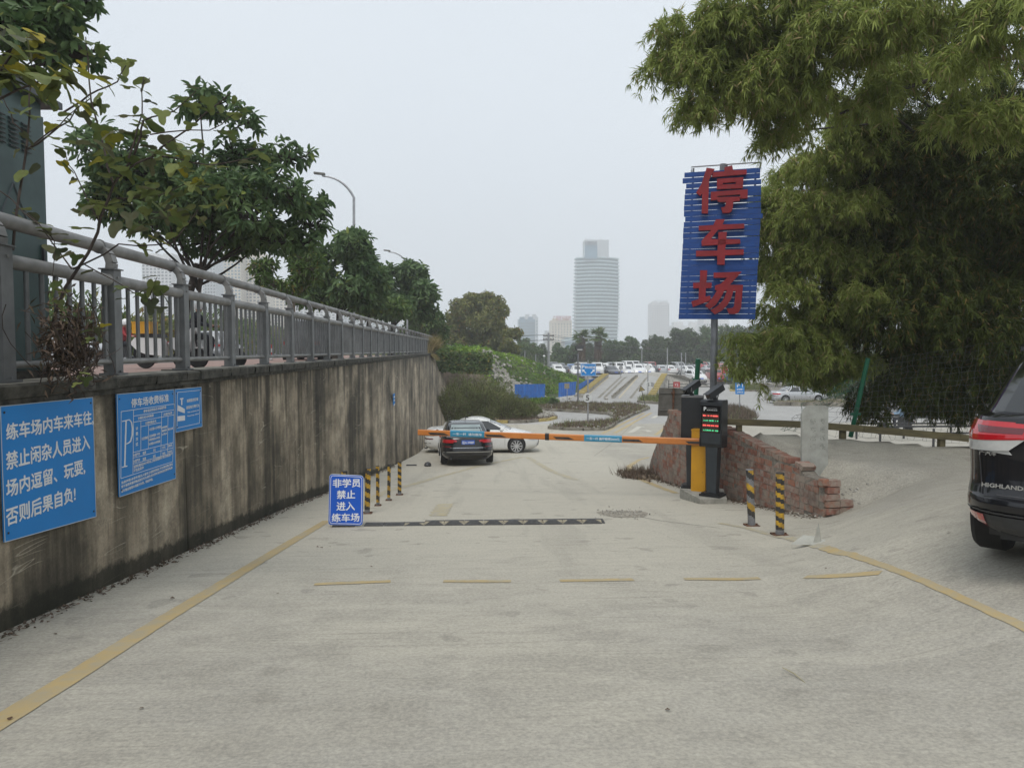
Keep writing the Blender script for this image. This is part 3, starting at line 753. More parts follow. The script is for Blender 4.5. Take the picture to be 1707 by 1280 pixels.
for i, (yc, z, ln, nt_) in enumerate(items):
    p = wl(yc); q = wl(yc + .1); ang = math.atan2(q.x - p.x, q.y - p.y)
    out = random.uniform(-.008, .006)
    if i < 285:
        me = hole if (nt_ and random.random() < .4 and ln > .18 and yc < 14) else random.choice(bmesh_var)
        add('brick', me, bw, Vector((p.x - .06 - out + BD / 2, p.y, z)) - bw.location, (random.uniform(-.02, .02), 0, -ang), (1, ln, 1))
    else:
        far.use(random.randrange(4)); far.box((p.x - .06 - out + BD / 2, p.y, z), (BD, ln, BH), Matrix.Rotation(-ang, 3, 'Z'))
far.build('brick', ['brick0', 'brick1', 'brick2', 'brick3'], bw, kind='stuff')
# mortar core and back
b = MB(); yy = np.linspace(11.22, 20.55, 60)
for a, c in zip(yy[:-1], yy[1:]):
    P = []
    for y in (a, c):
        p = wl(y); zt = top_z(y) - .035; P.append([(p.x - .053, y, float(zroad(y)) - .2), (p.x - .053, y, zt), (p.x + .18, y, zt), (p.x + .18, y, float(zroad(y)) - .2)])
    for j in range(3): b.quad(P[0][j], P[0][j + 1], P[1][j + 1], P[1][j])
    if a == yy[0]: b.quad(*P[0])
    if c == yy[-1]: b.quad(*P[1])
b.build('mortar_core', 'mortar', bw)
capm_ = []
for mi in range(3):
    b = MB(); b.box((0, 0, 0), (.245, .112, .085)); me = b.mesh('cap_brick', 'brick%d' % mi)
    for vv in me.vertices: vv.co += Vector((random.uniform(-.008, .008), random.uniform(-.004, .004), random.uniform(-.006, .006)))
    capm_.append(me)
y = 11.8
while y < 18.4:
    if not (11.98 < y < 12.12):
        p = wl(y); sl = math.atan2(top_z(y + .1) - top_z(y - .1), .2)
        add('brick', random.choice(capm_), bw, Vector((p.x + .06, y, top_z(y) + random.uniform(-.004, .008))) - bw.location, (sl, random.uniform(-.02, .02), .08), (1, 1, 1))
    y += .119
# return stub at the near end, stepping down into the slope
for (dx, dz, l, m_) in ((.12, -.62, .24, 1), (.12, -.735, .24, 0), (.12, -.85, .24, 1), (.12, -.965, .24, 2), (.12, -1.08, .24, 0), (.37, -.965, .24, 1), (.37, -1.08, .24, 0), (.60, -1.08, .22, 1), (-.04, -.60, .115, 2)):
    b = MB(); b.box((0, 0, 0), (l, .115, BH)); me = b.mesh('brick', 'brick%d' % m_)
    for vv in me.vertices: vv.co += Vector((random.uniform(-.008, .008), random.uniform(-.004, .004), random.uniform(-.006, .006)))
    add('brick', me, bw, Vector((5.62 + dx, 11.19 + dx * .25 + (.0 if m_ else .01), dz + .05)) - bw.location, (0, 0, .2), (1, 1, 1))
# rubble and weeds at the far foot of the brick wall
# ------------------------------------------------------------------ upright slab in the notch
sl = Plane(at_y(1360, 780, 12.02), (1, -.04, 0), Vector((.0, .03, 1)))
b = MB(); pts = [sl.hit(*p) for p in ((1337, 790), (1337, 690), (1340, 683), (1345, 677), (1377, 676), (1381, 680), (1380, 790), (1352, 795), (1345, 791))]
b.prism([p for p in pts], -sl.n * .06)
slab = b.build('stone_slab', 'slab', label='pale upright concrete slab with a chipped corner leaning in the brick wall notch', cat='slab')
simple('faint_ink', (.20, .21, .185), .9, scale=30, c2=(.40, .40, .36), thr=(.40, .55))
for s_, c0 in (('停车出口', 1350), ('专用通道', 1366)):
    for i, ch in enumerate(s_): text(ch, .11, sl.hit(c0, 706 + i * 14, .002), sl.r, sl.u, 'faint_ink', slab, ext=.0004)
# ------------------------------------------------------------------ barrier island, cabinets, boom
zi = float(zroad(13.7)) + .13
isl = [at_z(*p, zi) for p in ((1134, 812), (1152, 808), (1200, 812), (1213, 831), (1168, 832), (1134, 815))]
pts = [Vector((p.x, p.y, zi)) for p in (at_z(1133.5, 811, zi), at_z(1134.5, 815, zi), at_z(1167, 831.5, zi), at_z(1212, 831.5, zi), at_z(1206, 815, zi), at_z(1160, 803, zi))]
b = MB(); b.prism([(p.x, p.y, zi) for p in pts], (0, 0, -.75)); b.build('barrier_island', 'pedestal', label='low concrete island under the parking gate equipment', cat='plinth')
KA = R(40); KR = Vector((math.cos(KA), -math.sin(KA), 0))
def kiosk(name, label, px, py, screen, ang, with_cam=True):
    base = at_z(px, py, zi); root = empty(name, (base.x, base.y, zi), -ang, label, 'kiosk')
    def L(mb, nm, mat, par=root, **k): return mb.build(nm, mat, par, local=True, **k)
    L(MB().box((0, 0, .02), (.42, .36, .04)).box((0, 0, .055), (.36, .30, .03)), 'foot_plate', 'kiosk_black')
    L(MB().box((0, 0, .53), (.20, .17, .93), taper=1.22), 'column', 'kiosk_panel')
    h = MB(); prof = [(-.105, .98), (.15, .98), (.155, 1.02), (.155, 1.86), (.13, 1.90), (-.10, 1.90), (-.145, 1.86), (-.155, 1.80), (-.155, 1.25), (-.135, 1.02)]
    h.prism([(-.215, p[0], p[1]) for p in prof], (.43, 0, 0)); hd = L(h, 'head', 'kiosk_black')
    for sx in (-.2175, .2175):
        L(MB().prism([(sx - .004, p[0] * 1.03, 1.44 + (p[1] - 1.44) * 1.012) for p in prof], (.008, 0, 0)), 'side_panel', 'kiosk_black', hd)
    if screen:
        L(MB().prism([(-.19, -.158, 1.27), (.19, -.158, 1.27), (.19, -.158, 1.795), (-.19, -.158, 1.795)], (0, -.004, 0)), 'front_glass', 'black_gloss', hd)
        sc = L(MB().box((-.005, -.164, 1.46), (.335, .004, .375)), 'led_screen', 'led_screen', hd)
        rows = ((1.60, 'led_red', '粤桂 一车一杆 减速慢行'), (1.505, 'led_green', '入口 空车 1 9'), (1.41, 'led_red', '固定 车辆 自动 识别'), (1.315, 'led_green', '入口车位 余  058'))
        Rm = root.matrix_basis.copy(); bpy.context.view_layer.update()
        for z, m_, s_ in rows:
            o = text(s_, .034, (-.155, -.1675, z - .015), (1, 0, 0), (0, 0, 1), m_, None, bold=.012, ext=.0005, width=.31); o.parent = hd
        o = text('P', .11, (-.145, -.1640, 1.69), (1, 0, 0), (0, 0, 1), 'white_paint', None, bold=.03, ext=.0005); o.parent = hd
        o = text('智能停车场管理系统', .02, (-.07, -.1640, 1.735), (1, 0, 0), (0, 0, 1), 'galvanised', None, ext=.0005, width=.2); o.parent = hd
        o = text('>>>>>>', .05, (-.08, -.1640, 1.69), (1, 0, 0), (0, 0, 1), 'white_paint', None, bold=.02, ext=.0005, width=.21); o.parent = hd
        L(MB().prism([(-.19, -.156, 1.26), (.19, -.156, 1.26), (.19, -.142, 1.05), (-.19, -.142, 1.05)], (0, -.006, 0)), 'lower_panel', 'kiosk_panel', hd)
        g = MB()
        for i in range(4):
            for j in range(3): g.box((-.045 + .034 * i, -.1625 + .001 * j, 1.19 - .034 * j), (.017, .004, .017))
        L(g, 'speaker_grille', 'bump_yellow' if False else 'trim_grey', hd)
    else:
        L(MB().lathe((.14, -.16, 1.80), [(.012, 0), (.014, .006)], 10, 'y'), 'lock', 'galvanised', hd)
    # camera head on a bracket
    cd = Matrix.Rotation(ang - R(64), 3, 'Z') @ Matrix.Rotation(R(27), 3, 'X')
    c = MB(); o_ = Vector((0.02, .0, 2.06))
    c.box(o_, (.135, .40, .12), cd); c.box(o_ + cd @ Vector((0, -.02, .066)), (.15, .44, .012), cd); cm = L(c, 'camera_housing', 'kiosk_black')
    c = MB(); c.box(o_ + cd @ Vector((0, -.202, 0)), (.115, .006, .10), cd); L(c, 'lens_glass', 'black_gloss', cm)
    for dx in (-.032, .032):
        for dz in (-.025, .025):
            c = MB(); v = o_ + cd @ Vector((dx, -.204, dz)); c.box(v, (.026, .008, .026), cd); L(c, 'infrared_lamp', 'trim_grey', cm)
    L(MB().tube([(0.02, .02, 1.90), (.02, .02, 1.94)], .05, 10).tube([(.02, .02, 1.93), (.02, .01, 2.01)], .025, 8).tube([(.02, .10, 1.90), (.02, .17, 1.98), (.02, .12, 2.06)], .012, 6), 'bracket', 'kiosk_black')
    return root
k1 = kiosk('gate_kiosk', 'black gate kiosk with red and green led screen and camera on top', 1188, 826, True, KA)
k2 = kiosk('gate_kiosk', 'plain black gate kiosk standing behind the yellow barrier box', 1153, 812, False, R(200))
k2.scale = (1.0, 1.0, 1.02)
# barrier box
bb = at_z(1166, 817, zi)
bx = empty('barrier_gate', (bb.x, bb.y, zi), 0, 'yellow barrier box with long orange striped boom lowered across the lane', 'barrier')
rot = Matrix.Rotation(-R(30), 3, 'Z')
def LB(mb, nm, mat, par=bx, **k): return mb.build(nm, mat, par, local=True, **k)
cab = LB(MB().box((0, 0, .62), (.29, .27, 1.24), rot), 'cabinet', 'box_yellow')
LB(MB().box((0, 0, 1.25), (.305, .285, .025), rot), 'lid', 'box_yellow', cab)
LB(MB().box(rot @ Vector((0, -.1365, .55)), (.25, .003, .98), rot), 'service_door', 'box_yellow', cab)
for dz in (.95, .4):
    v = rot @ Vector((.05 if dz > .5 else .09, -.14, dz)); LB(MB().box(v, (.014, .01, .014), rot), 'lock', 'dark_metal', cab)
LB(MB().lathe((.165, -.13, .84), [(.0, -.01), (.03, -.03), (.045, 0), (.045, .02), (.03, .03)], 14, 'y'), 'loop_sensor', 'plastic_white', cab, smooth=True)
# boom: a hollow bar with rounded edges from the cabinet to its tip
P0 = Vector(at_y(1172, 736.5, bb.y - .16)); P1 = Vector(at_y(697, 720.5, 16.1))
dirb = (P1 - P0).normalized(); upb = Vector((0, 0, 1)); nb_ = dirb.cross(upb).normalized()
if nb_.y > 0: nb_ = -nb_
def bar(t0, t1, hh, ww, off=0.0):
    a = P0.lerp(P1, t0); c = P0.lerp(P1, t1); r_ = []
    for p in (a, c):
        r_.append([p + nb_ * (ww + off) + upb * hh * .72, p + nb_ * ww * .55 + upb * hh, p - nb_ * ww * .55 + upb * hh, p - nb_ * ww + upb * hh * .72, p - nb_ * ww - upb * hh * .72, p - nb_ * ww * .55 - upb * hh, p + nb_ * ww * .55 - upb * hh, p + nb_ * (ww + off) - upb * hh * .72])
    m = MB()
    for j in range(8): m.quad(r_[0][j], r_[0][(j + 1) % 8], r_[1][(j + 1) % 8], r_[1][j])
    m.quad(*r_[0]); m.quad(*r_[1]); return m
HB, WB = .068, .024
def tpx(px): return (1172 - px) / (1172 - 697)
def tt_(px):
    # parameter along the boom that shows at pixel column px
    lo, hi = -.1, 1.1
    for _ in range(40):
        m = (lo + hi) / 2; q = ROT.transposed() @ (P0.lerp(P1, m) - Vector((0, 0, EYE))); x = 853.5 + FOC * q.x / -q.z
        if x > px: lo = m
        else: hi = m
    return lo
boom = bar(-.01, tt_(911), HB, WB).build('boom', 'barrier_orange', bx)
bar(tt_(914.5), tt_(697), HB * .94, WB * .9).build('boom_extension', 'barrier_orange', boom)
bar(tt_(915.5), tt_(909), HB * 1.12, WB * 1.25).build('joint_sleeve', 'trim_black', boom)
def stripe(a0, a1, b0, b1, z0=-.62, z1=.12):
    """black slanted sticker on the boom face"""
    m = MB(); pts = []
    for px, k in ((a0, z1), (a1, z1), (b1, z0), (b0, z0)):
        pts.append(P0.lerp(P1, tt_(px)) + nb_ * (WB + .0015) + upb * HB * k)
    m.prism(pts, nb_ * .001); return m.build('black_stripe', 'band_black', boom)
for a0, a1, b0, b1 in ((714, 740, 718, 749), (809, 835, 812, 845), (922, 948, 928, 958), (1038, 1065, 1038, 1072), (1142, 1170, 1148, 1170)): stripe(a0, a1, b0, b1)
for x0, x1, s_ in ((751, 808, '一车一杆  请勿跟车'), (974, 1037, '一车一杆 撞坏赔偿2000元')):
    m = bar(tt_(x1), tt_(x0), HB * 1.02, WB * 1.06); st = m.build('sticker', 'sticker_blue', boom)
    a = P0.lerp(P1, tt_(x0 + 4)) + nb_ * (WB * 1.06 + .002) - upb * .028; c = P0.lerp(P1, tt_(x1 - 4)) + nb_ * (WB * 1.06 + .002) - upb * .028
    text(s_, .075, a, (c - a), upb, 'white_paint', st, bold=.02, ext=.0005, width=(c - a).length, height=.06)
hub = bar(-.02, .012, HB * 1.25, WB * 1.6).build('boom_hub', 'dark_metal', bx)
# ------------------------------------------------------------------ the tall car-park sign
SR = Vector((math.cos(R(16)), -math.sin(R(16)), 0)); SU = Vector((.017, 0, 1)).normalized()
SP = Plane(at_y(1199, 410, 15.0), SR, SU); SP.n = SR.cross(SU)
pb = at_y(1189, 700, 15.1); gzp = -2.0
sg = empty('parking_tower_sign', (at_y(1190, 640, 15.1).x, 15.1, -1.62), label='tall sign of blue slats with three big red Chinese characters on a grey pole', cat='sign')
px_b = at_y(1189.5, 665, 15.12)
top_p = SP.hit(1206, 274, -.14); bot_p = SP.hit(1191, 530, -.14)
m = MB(); m.tube([(px_b.x - .01, 15.14, -1.62), (px_b.x, 15.14, px_b.z), (bot_p.x, bot_p.y, bot_p.z), (top_p.x, top_p.y, top_p.z)], .074, 14); m.build('pole', 'pole_grey', sg, smooth=True)
# slats: left end px at given row; 28 boards
def zA(x, y): return (1120 + x / 9.14, 260 + y / 9.14)
def zB(x, y): return (1120 + x / 9.14, 400 + y / 9.14)
SL = [(zA(192, 258), zA(1350, 180), 62), (zA(165, 345), zA(1345, 262), 66), (zA(218, 428), zA(1362, 358), 60), (zA(203, 510), zA(1360, 450), 62), (zA(195, 592), zA(1360, 520), 66), (zA(190, 678), zA(1355, 612), 66), (zA(184, 762), zA(1355, 705), 66), (zA(184, 845), zA(1360, 790), 70),
      (zA(203, 930), zA(1385, 875), 64), (zA(182, 1012), zA(1350, 960), 66), (zA(175, 1095), zA(1350, 1045), 68), (zA(170, 1180), zA(1340, 1130), 68)]
for i in range(13): SL.append((zB(162 - i * 4.0, -20 + i * 84.5 if False else 0), None, 66))
SL = SL[:12]
ysB = [(172, -17, 1340, -60 + 3), (165, 62, 1335, 25), (160, 146, 1330, 110), (156, 228, 1325, 196), (150, 310, 1318, 298), (148, 392, 1308, 376), (142, 474, 1305, 445), (138, 556, 1302, 532), (134, 638, 1298, 618), (128, 720, 1294, 703), (124, 803, 1290, 790), (120, 885, 1284, 874), (114, 967, 1280, 958), (110, 1048, 1276, 1043), (104, 1128, 1272, 1128)]
for a, c, d, e in ysB: SL.append((zB(a, c), zB(d, e), 68))
random.seed(3)
for i, (l_, r_, hpx) in enumerate(SL):
    a = SP.hit(*l_); c = SP.hit(*r_); d = hpx * 1.17 / 9.14 / 78.5
    tilt = random.uniform(-.012, .012); m = MB()
    m.prism([a, c, c - SU * d, a - SU * d], -SP.n * .022); o = m.build('slat', 'slat_blue', sg)
for px in (1151, 1254):
    a = SP.hit(px + 5 if px < 1200 else px + 6, 281, -.045); c = SP.hit(px - 6, 529, -.045); m = MB(); m.tube([a, c], .022, 4); m.build('frame_bar', 'pole_grey', sg)
m = MB()
q = [SP.hit(*zA(*p), -.05) for p in ((298, 250), (298, 172), (1350, 98), (1350, 190))]
m.tube(q, .016, 4); m.build('top_frame', 'galvanised', sg)
m = MB(); q0 = SP.hit(*zA(760, 190), -.07); q1 = SP.hit(*zA(830, 185), -.07); m.box((q0 + q1) / 2, (.14, .05, .16)); m.build('pole_cap', 'pole_grey', sg)
ting = [[(528, 195), (650, 212), (565, 375), (548, 888), (452, 884), (460, 580), (430, 622), (370, 570), (450, 440)],
        [(800, 188), (915, 157), (930, 232), (1135, 222), (1135, 292), (608, 338), (625, 262), (800, 250)],
        'box', [(592, 560), (1150, 522), (1150, 655), (1040, 662), (1035, 598), (690, 625), (695, 678), (590, 688)],
        [(692, 640), (1032, 632), (1032, 698), (935, 706), (925, 800), (905, 855), (870, 878), (770, 880), (748, 795), (800, 790), (818, 760), (818, 712), (735, 715), (695, 705)]]
che = [[(670, 978), (805, 975), (768, 1055), (1098, 1042), (1100, 1112), (700, 1135), (590, 1275), ('b', 1035, -2), ('b', 1040, 62), ('b', 455, 98), ('b', 448, 30), (480, 1268), (598, 1140), (410, 1145), (408, 1075), (630, 1062)],
       [(705, 1170), (835, 1165), ('b', 825, 20), ('b', 808, 160), ('b', 1090, 150), ('b', 1090, 232), ('b', 808, 240), ('b', 800, 385), ('b', 690, 382), ('b', 688, 248), ('b', 368, 258), ('b', 368, 172), ('b', 690, 170), ('b', 705, 30)]]
chang = [[(430, 470), (538, 470), (525, 655), (605, 655), (602, 735), (518, 740), (510, 868), (585, 855), (588, 925), (320, 1025), (295, 940), (405, 905), (412, 740), (325, 742), (322, 660), (425, 655)],
         [(635, 505), (1060, 490), (880, 690), (1080, 690), (1050, 1040), (1010, 1110), (960, 1130), (870, 1130), (830, 1045), (920, 1040), (945, 1010), (970, 780), (935, 778), (900, 900), (840, 1000), (760, 1080), (655, 1138), (585, 1075), (690, 1010), (770, 930), (810, 850), (835, 775), (800, 775), (745, 880), (670, 990), (570, 1060), (505, 1005), (590, 920), (650, 830), (685, 770), (655, 770), (655, 700), (740, 675), (840, 580), (635, 582)]]
def glyph(polys, conv, nm):
    root = None
    m = MB()
    for pl in polys:
        if pl == 'box':
            for bx_ in ([(685, 362), (1085, 338), (1085, 405), (685, 430)], [(685, 455), (1080, 435), (1075, 505), (685, 520)], [(685, 425), (772, 420), (772, 465), (685, 470)], [(970, 405), (1083, 400), (1080, 450), (970, 455)]):
                m.prism([SP.hit(*zA(*p), .03) for p in bx_], SP.n * .075)
            continue
        pts = []
        for p in pl:
            pts.append(SP.hit(*(zB(p[1], p[2]) if p[0] == 'b' else conv(*p)), .03))
        m.prism(pts, SP.n * .075)
    o = m.build('red_character', ['red_letter'], sg); return o
glyph(ting, zA, 'a'); glyph(che, zA, 'b'); glyph(chang, zB, 'c')
# ------------------------------------------------------------------ bollards
def bollard(px, py, h, rad, label, lean=(0, 0), bands=9, group='striped steel bollards', square=False, silver=False, foot=True):
    x, y, z = road_xy(px, py); root = empty('bollard', (x, y, gz2(x, y) - .005), label=label, cat='bollard', group=group)
    n = 14 if not square else 4; up = Vector((lean[0], lean[1], 1)).normalized(); a = Vector((1, 0, 0)); c = up.cross(a).normalized(); a = c.cross(up)
    NR = 40; m = MB(); tw = 2.2
    for i in range(NR):
        z0, z1 = h * i / NR, h * (i + 1) / NR
        for j in range(n):
            t0, t1 = 2 * math.pi * j / n + .4, 2 * math.pi * (j + 1) / n + .4
            ph = (z0 / h * bands * .5 + j / n * (1.0 if not square else .6)) % 1
            k = 0 if ph < .5 else 1
            if silver: k = [0, 1, 2][int(((z0 / h * 3.0 + j / n * .8) % 1) * 3)]
            if foot and z0 < h * (.09 if not silver else .12): k = 2
            m.use(k); m.quad(*[tuple(up * zz + a * math.cos(tt) * rad + c * math.sin(tt) * rad) for zz, tt in ((z0, t0), (z0, t1), (z1, t1), (z1, t0))])
    bd = m.build('tube', ['band_black', 'band_yellow', 'band_silver'], root, local=True)
    m = MB(); ring = [tuple(up * h + a * math.cos(t) * rad + c * math.sin(t) * rad) for t in np.linspace(0, 2 * math.pi, n + 1)[:-1]]; m.prism(ring, up * .012); m.build('cap', 'band_silver' if silver else 'band_black', root, local=True)
    m = MB(); m.box((0, 0, .012), (rad * 3.6, rad * 3.2, .02)); m.build('base_plate', 'rust', root, local=True)
    for sx in (-1, 1):
        m = MB(); m.lathe((sx * rad * 1.45, 0, .02), [(.012, 0), (.012, .02)], 6); m.build('bolt', 'rust', root, local=True)
    return root
bollard(1253, 876, .86, .056, 'thick leaning bollard with broad black, yellow and silver bands by the brick wall', (-.045, .02), silver=True)
bollard(1300, 892, .87, .058, 'thick bollard with sharp black and yellow zigzag stripes by the brick wall', (-.015, 0), bands=13)
bollard(612, 856, .80, .048, 'thin striped bollard directly right of the blue notice board', (.03, .02), 10, square=False)
bollard(630, 843, .77, .034, 'thin striped bollard second from the blue notice board', (.0, 0), 9, square=True)
bollard(648, 834, .75, .034, 'thin striped bollard with rusty foot third from the blue notice board', (.02, 0), 8, square=True)
bollard(666, 825, .74, .042, 'thin striped bollard farthest from the blue notice board', (0.01, 0), 11)
bollard(575, 869, .82, .05, 'striped bollard almost hidden behind the blue notice board', (0, 0), 9)
# ------------------------------------------------------------------ free-standing notice board
nx, ny, nz = road_xy(573, 878)
nbp = Plane((nx, ny - .03, nz), (1, .03, 0), Vector((.005, .12, 1))); nbp.n = nbp.r.cross(nbp.u)
root = empty('notice_board', (nx, ny, nz), label='small blue standing notice board with rounded corners and white Chinese text', cat='sign')
cor = [(548, 874), (604.5, 875), (605.5, 793), (550, 790.5)]
def rounded(c4, r_, n=6):
    P = [nbp.hit(*c) for c in c4]; out = []
    for i in range(4):
        p0, p, p1 = P[i - 1], P[i], P[(i + 1) % 4]; d0 = (p0 - p).normalized() * r_; d1 = (p1 - p).normalized() * r_
        for k in range(n + 1):
            t = k / n; out.append((p + d0) * (1 - t) ** 2 + p * 2 * t * (1 - t) + (p + d1) * t ** 2)
    return out
ro = rounded(cor, .05); m = MB(); m.prism(ro, nbp.n * .02); m.build('panel', 'board_blue', root)
ri = rounded([(550, 872), (602.5, 873), (603.5, 795), (552, 792.5)], .045); m = MB()
for i in range(len(ri)): m.tube([ri[i] + nbp.n * .021, ri[(i + 1) % len(ri)] + nbp.n * .021], .0045, 4)
m.build('border', 'white_paint', root)
m = MB(); m.tube([p + nbp.n * .008 for p in ro + ro[:1]], .008, 5); m.build('rim', 'sign_edge', root)
def nline(s_, x0, x1, yb, hp):
    a = nbp.hit(x0, yb, .022); c = nbp.hit(x1, yb, .022); text(s_, .15, a, nbp.r, nbp.u, 'white_paint', root, bold=.03, ext=.0006, width=(c - a).length, height=(nbp.hit(x0, yb - hp, .022) - a).length)
nline('非学员', 554, 600.5, 811, 14.5); nline('禁止', 561, 592, 830, 14.5); nline('进入', 560.5, 591.5, 849.5, 14.5); nline('练车场', 552.5, 599, 868.5, 14.5)
m = MB(); m.box((nx, ny + .10, nz + .03), (.34, .26, .05)); m.build('foot', 'rubber', root)
m = MB(); m.tube([(nx, ny + .12, nz + .04), (nx, ny + .12, nz + .55)], .016, 6); m.build('stand', 'dark_metal', root)
# ------------------------------------------------------------------ speed bump
x0, yb, _ = road_xy(603, 877.5); x1, _, _ = road_xy(1012, 877)
bump = empty('speed_bump', ((x0 + x1) / 2, yb + .17, zg(0, yb)), label='black and yellow rubber speed bump across the driveway', cat='speed bump')
NS = 12; wS = (x1 - x0 - .06) / NS
for i in range(NS):
    xa = x0 + .03 + wS * i; m = MB(); worn = .55 if i < 3 else 1.0
    def gp(x, yy, h): return (x, yb + yy, zg(0, yb + yy) + h * worn + .002)
    hb = .055
    # trapezoid top in black, front slope with yellow wedges at the joints
    m.use(0)
    m.quad(gp(xa + .004, .11, hb), gp(xa + wS - .004, .11, hb), gp(xa + wS - .004, .24, hb), gp(xa + .004, .24, hb))
    m.quad(gp(xa + .004, 0, 0), gp(xa + wS - .004, 0, 0), gp(xa + wS - .004, 0, .012), gp(xa + .004, 0, .012))
    k = wS * .30
    m.quad(gp(xa + .004, 0, .012), gp(xa + wS - .004, 0, .012), gp(xa + wS - k, .11, hb), gp(xa + k, .11, hb))
    m.use(1 if i > 1 else 0)
    m.quad(gp(xa + .004, 0, .012), gp(xa + k, .11, hb), gp(xa + .004, .11, hb)); m.quad(gp(xa + wS - .004, 0, .012), gp(xa + wS - .004, .11, hb), gp(xa + wS - k, .11, hb))
    m.use(0); m.quad(gp(xa + .004, .24, hb), gp(xa + wS - .004, .24, hb), gp(xa + wS - .004, .35, 0), gp(xa + .004, .35, 0))
    sgm = m.build('bump_segment', ['rubber', 'bump_yellow'], bump)
    m = MB()
    for r_ in range(3):
        for c_ in range(7 - r_):
            xx = xa + wS * (.16 + .055 * r_) + c_ * wS * .112; m.box(gp(xx, .03 + r_ * .03, .012 + (hb - .012) * (.03 + r_ * .03) / .11 + .003), (.014, .014, .008))
    m.build('tread_studs', 'rubber', sgm)
m = MB(); m.box((x1, yb + .175, zg(0, yb + .17) + .02), (.06, .33, .04), taper=.6); m.build('end_cap', 'rubber', bump)
# ------------------------------------------------------------------ timber kerb rail at the edge of the raised lot
tr = empty('kerb_rail', (7, 13.6, -.1), label='low brown timber kerb rail along the edge of the raised lot', cat='rail')
RP = [at_y(1208, 702.5, 14.3), at_y(1340, 707.5, 13.85), at_y(1440, 715, 13.4), at_y(1600, 729, 12.75), at_y(1700, 741, 12.3), at_y(1850, 758, 11.6)]
for i, (a, c) in enumerate(zip(RP[:-1], RP[1:])):
    d = c - a; ang = math.atan2(d.y, d.x); m = MB(); m.box((a + c) / 2, (d.length - .008, .10, .125), Matrix.Rotation(ang, 3, 'Z') @ Matrix.Rotation(-math.atan2(d.z, math.hypot(d.x, d.y)), 3, 'Y')); m.build('beam', 'timber', tr)
for px, Y_ in ((1232, 14.25), (1405, 13.6), (1570, 12.9), (1720, 12.25)):
    p = at_y(px, 705, Y_); g = gz2(p.x, p.y - .25); yb_ = p.y
    zc = interp(px, [1208, 1340, 1440, 1600, 1700], [q.z for q in RP[:5]])
    m = MB(); m.box((p.x, yb_, (g - .02 + zc - .063) / 2), (.10, .10, zc - .063 - g + .02)); m.build('post', 'timber', tr)
# green posts and wire net
nf = empty('wire_net_fence', (8.2, 13.6, -.1), label='sagging green wire net fence on leaning green posts beyond the timber rail', cat='fence')
a, c = at_y(1418, 728, 14.0), at_y(1447, 597, 13.7)
m = MB(); m.tube([a, c], .045, 10); m.build('post', 'green_post', nf, smooth=True)
m = MB(); m.tube([at_y(1158, 690, 18.6), at_y(1164, 598, 18.4)], .065, 10); gp2 = m.build('post', 'green_post', nf, smooth=True)
for px, py, Y_ in ((1165, 604, 18.4), (1161, 632, 18.5), (1426, 690, 13.95)):
    q = at_y(px, py, Y_); m = MB(); m.box(q, (.2, .06, .05)); m.build('clamp', 'green_post', nf)
def net(c4, nu, nv, mat, rad, jit=.03, skip=0.0, name='wire_net'):
    """irregular hand-stretched wire mesh between four points"""
    A_, B_, C_, D_ = c4; m = MB(); G = {}
    for i in range(nu + 1):
        for j in range(nv + 1):
            u, v = i / nu, j / nv; p = (A_ * (1 - u) + B_ * u) * (1 - v) + (D_ * (1 - u) + C_ * u) * v
            G[i, j] = p + Vector((random.gauss(0, jit), random.gauss(0, jit * 3), random.gauss(0, jit)))
    for i in range(nu + 1):
        for j in range(nv + 1):
            for di, dj in ((1, 0), (0, 1)):
                if (i + di, j + dj) in G and random.random() > skip: m.tube([G[i, j], G[i + di, j + dj]], rad, 3, cap=False)
    return m.build(name, mat, nf)
net([at_y(1420, 728, 14.0), at_y(1700, 745, 12.9), at_y(1720, 560, 12.7), at_y(1446, 604, 13.7)], 26, 15, 'net_grey', .0028, .012)
net([at_y(1300, 716, 14.6), at_y(1420, 726, 14.0), at_y(1438, 640, 13.8), at_y(1340, 690, 14.4)], 12, 7, 'net_grey', .0028, .03)
net([at_y(1308, 718, 14.7), at_y(1345, 716, 14.5), at_y(1440, 625, 13.9), at_y(1400, 640, 14.4)], 9, 5, 'net_green', .004, .06, .15)
net([at_y(1330, 652, 24), at_y(1420, 655, 22), at_y(1436, 615, 20), at_y(1400, 622, 24)], 10, 6, 'net_green', .006, .08, .1)
# back of a road sign on a thin pole at the far end of the brick wall
bs = empty('sign_back', (at_y(1121, 806, 18.4).x, 18.4, zg(4.6, 18.4)), label='grey back of a square metal sign on a thin pole by the brick wall end', cat='sign')
m = MB(); m.tube([(at_y(1119, 808, 18.4).x, 18.4, zg(4.6, 18.4) - .05), tuple(at_y(1123, 647, 18.4))], .03, 8); m.build('pole', 'rust', bs)
pl = Plane(at_y(1121, 670, 18.42), (1, 0, 0)); m = MB(); m.prism([pl.hit(*p) for p in ((1096.5, 693), (1141, 694), (1147, 647), (1099, 646.5))], (0, .012, 0)); m.build('plate', 'dull_back', bs)
for v in (655, 684):
    m = MB(); m.tube([pl.hit(1100, v, .02), pl.hit(1143, v, .02)], .012, 4); m.build('brace', 'dull_back', bs)
m = MB(); m.box(pl.hit(1122, 655, .035), (.1, .03, .05)); m.box(pl.hit(1122, 684, .035), (.1, .03, .05)); m.build('clamp', 'rust', bs)
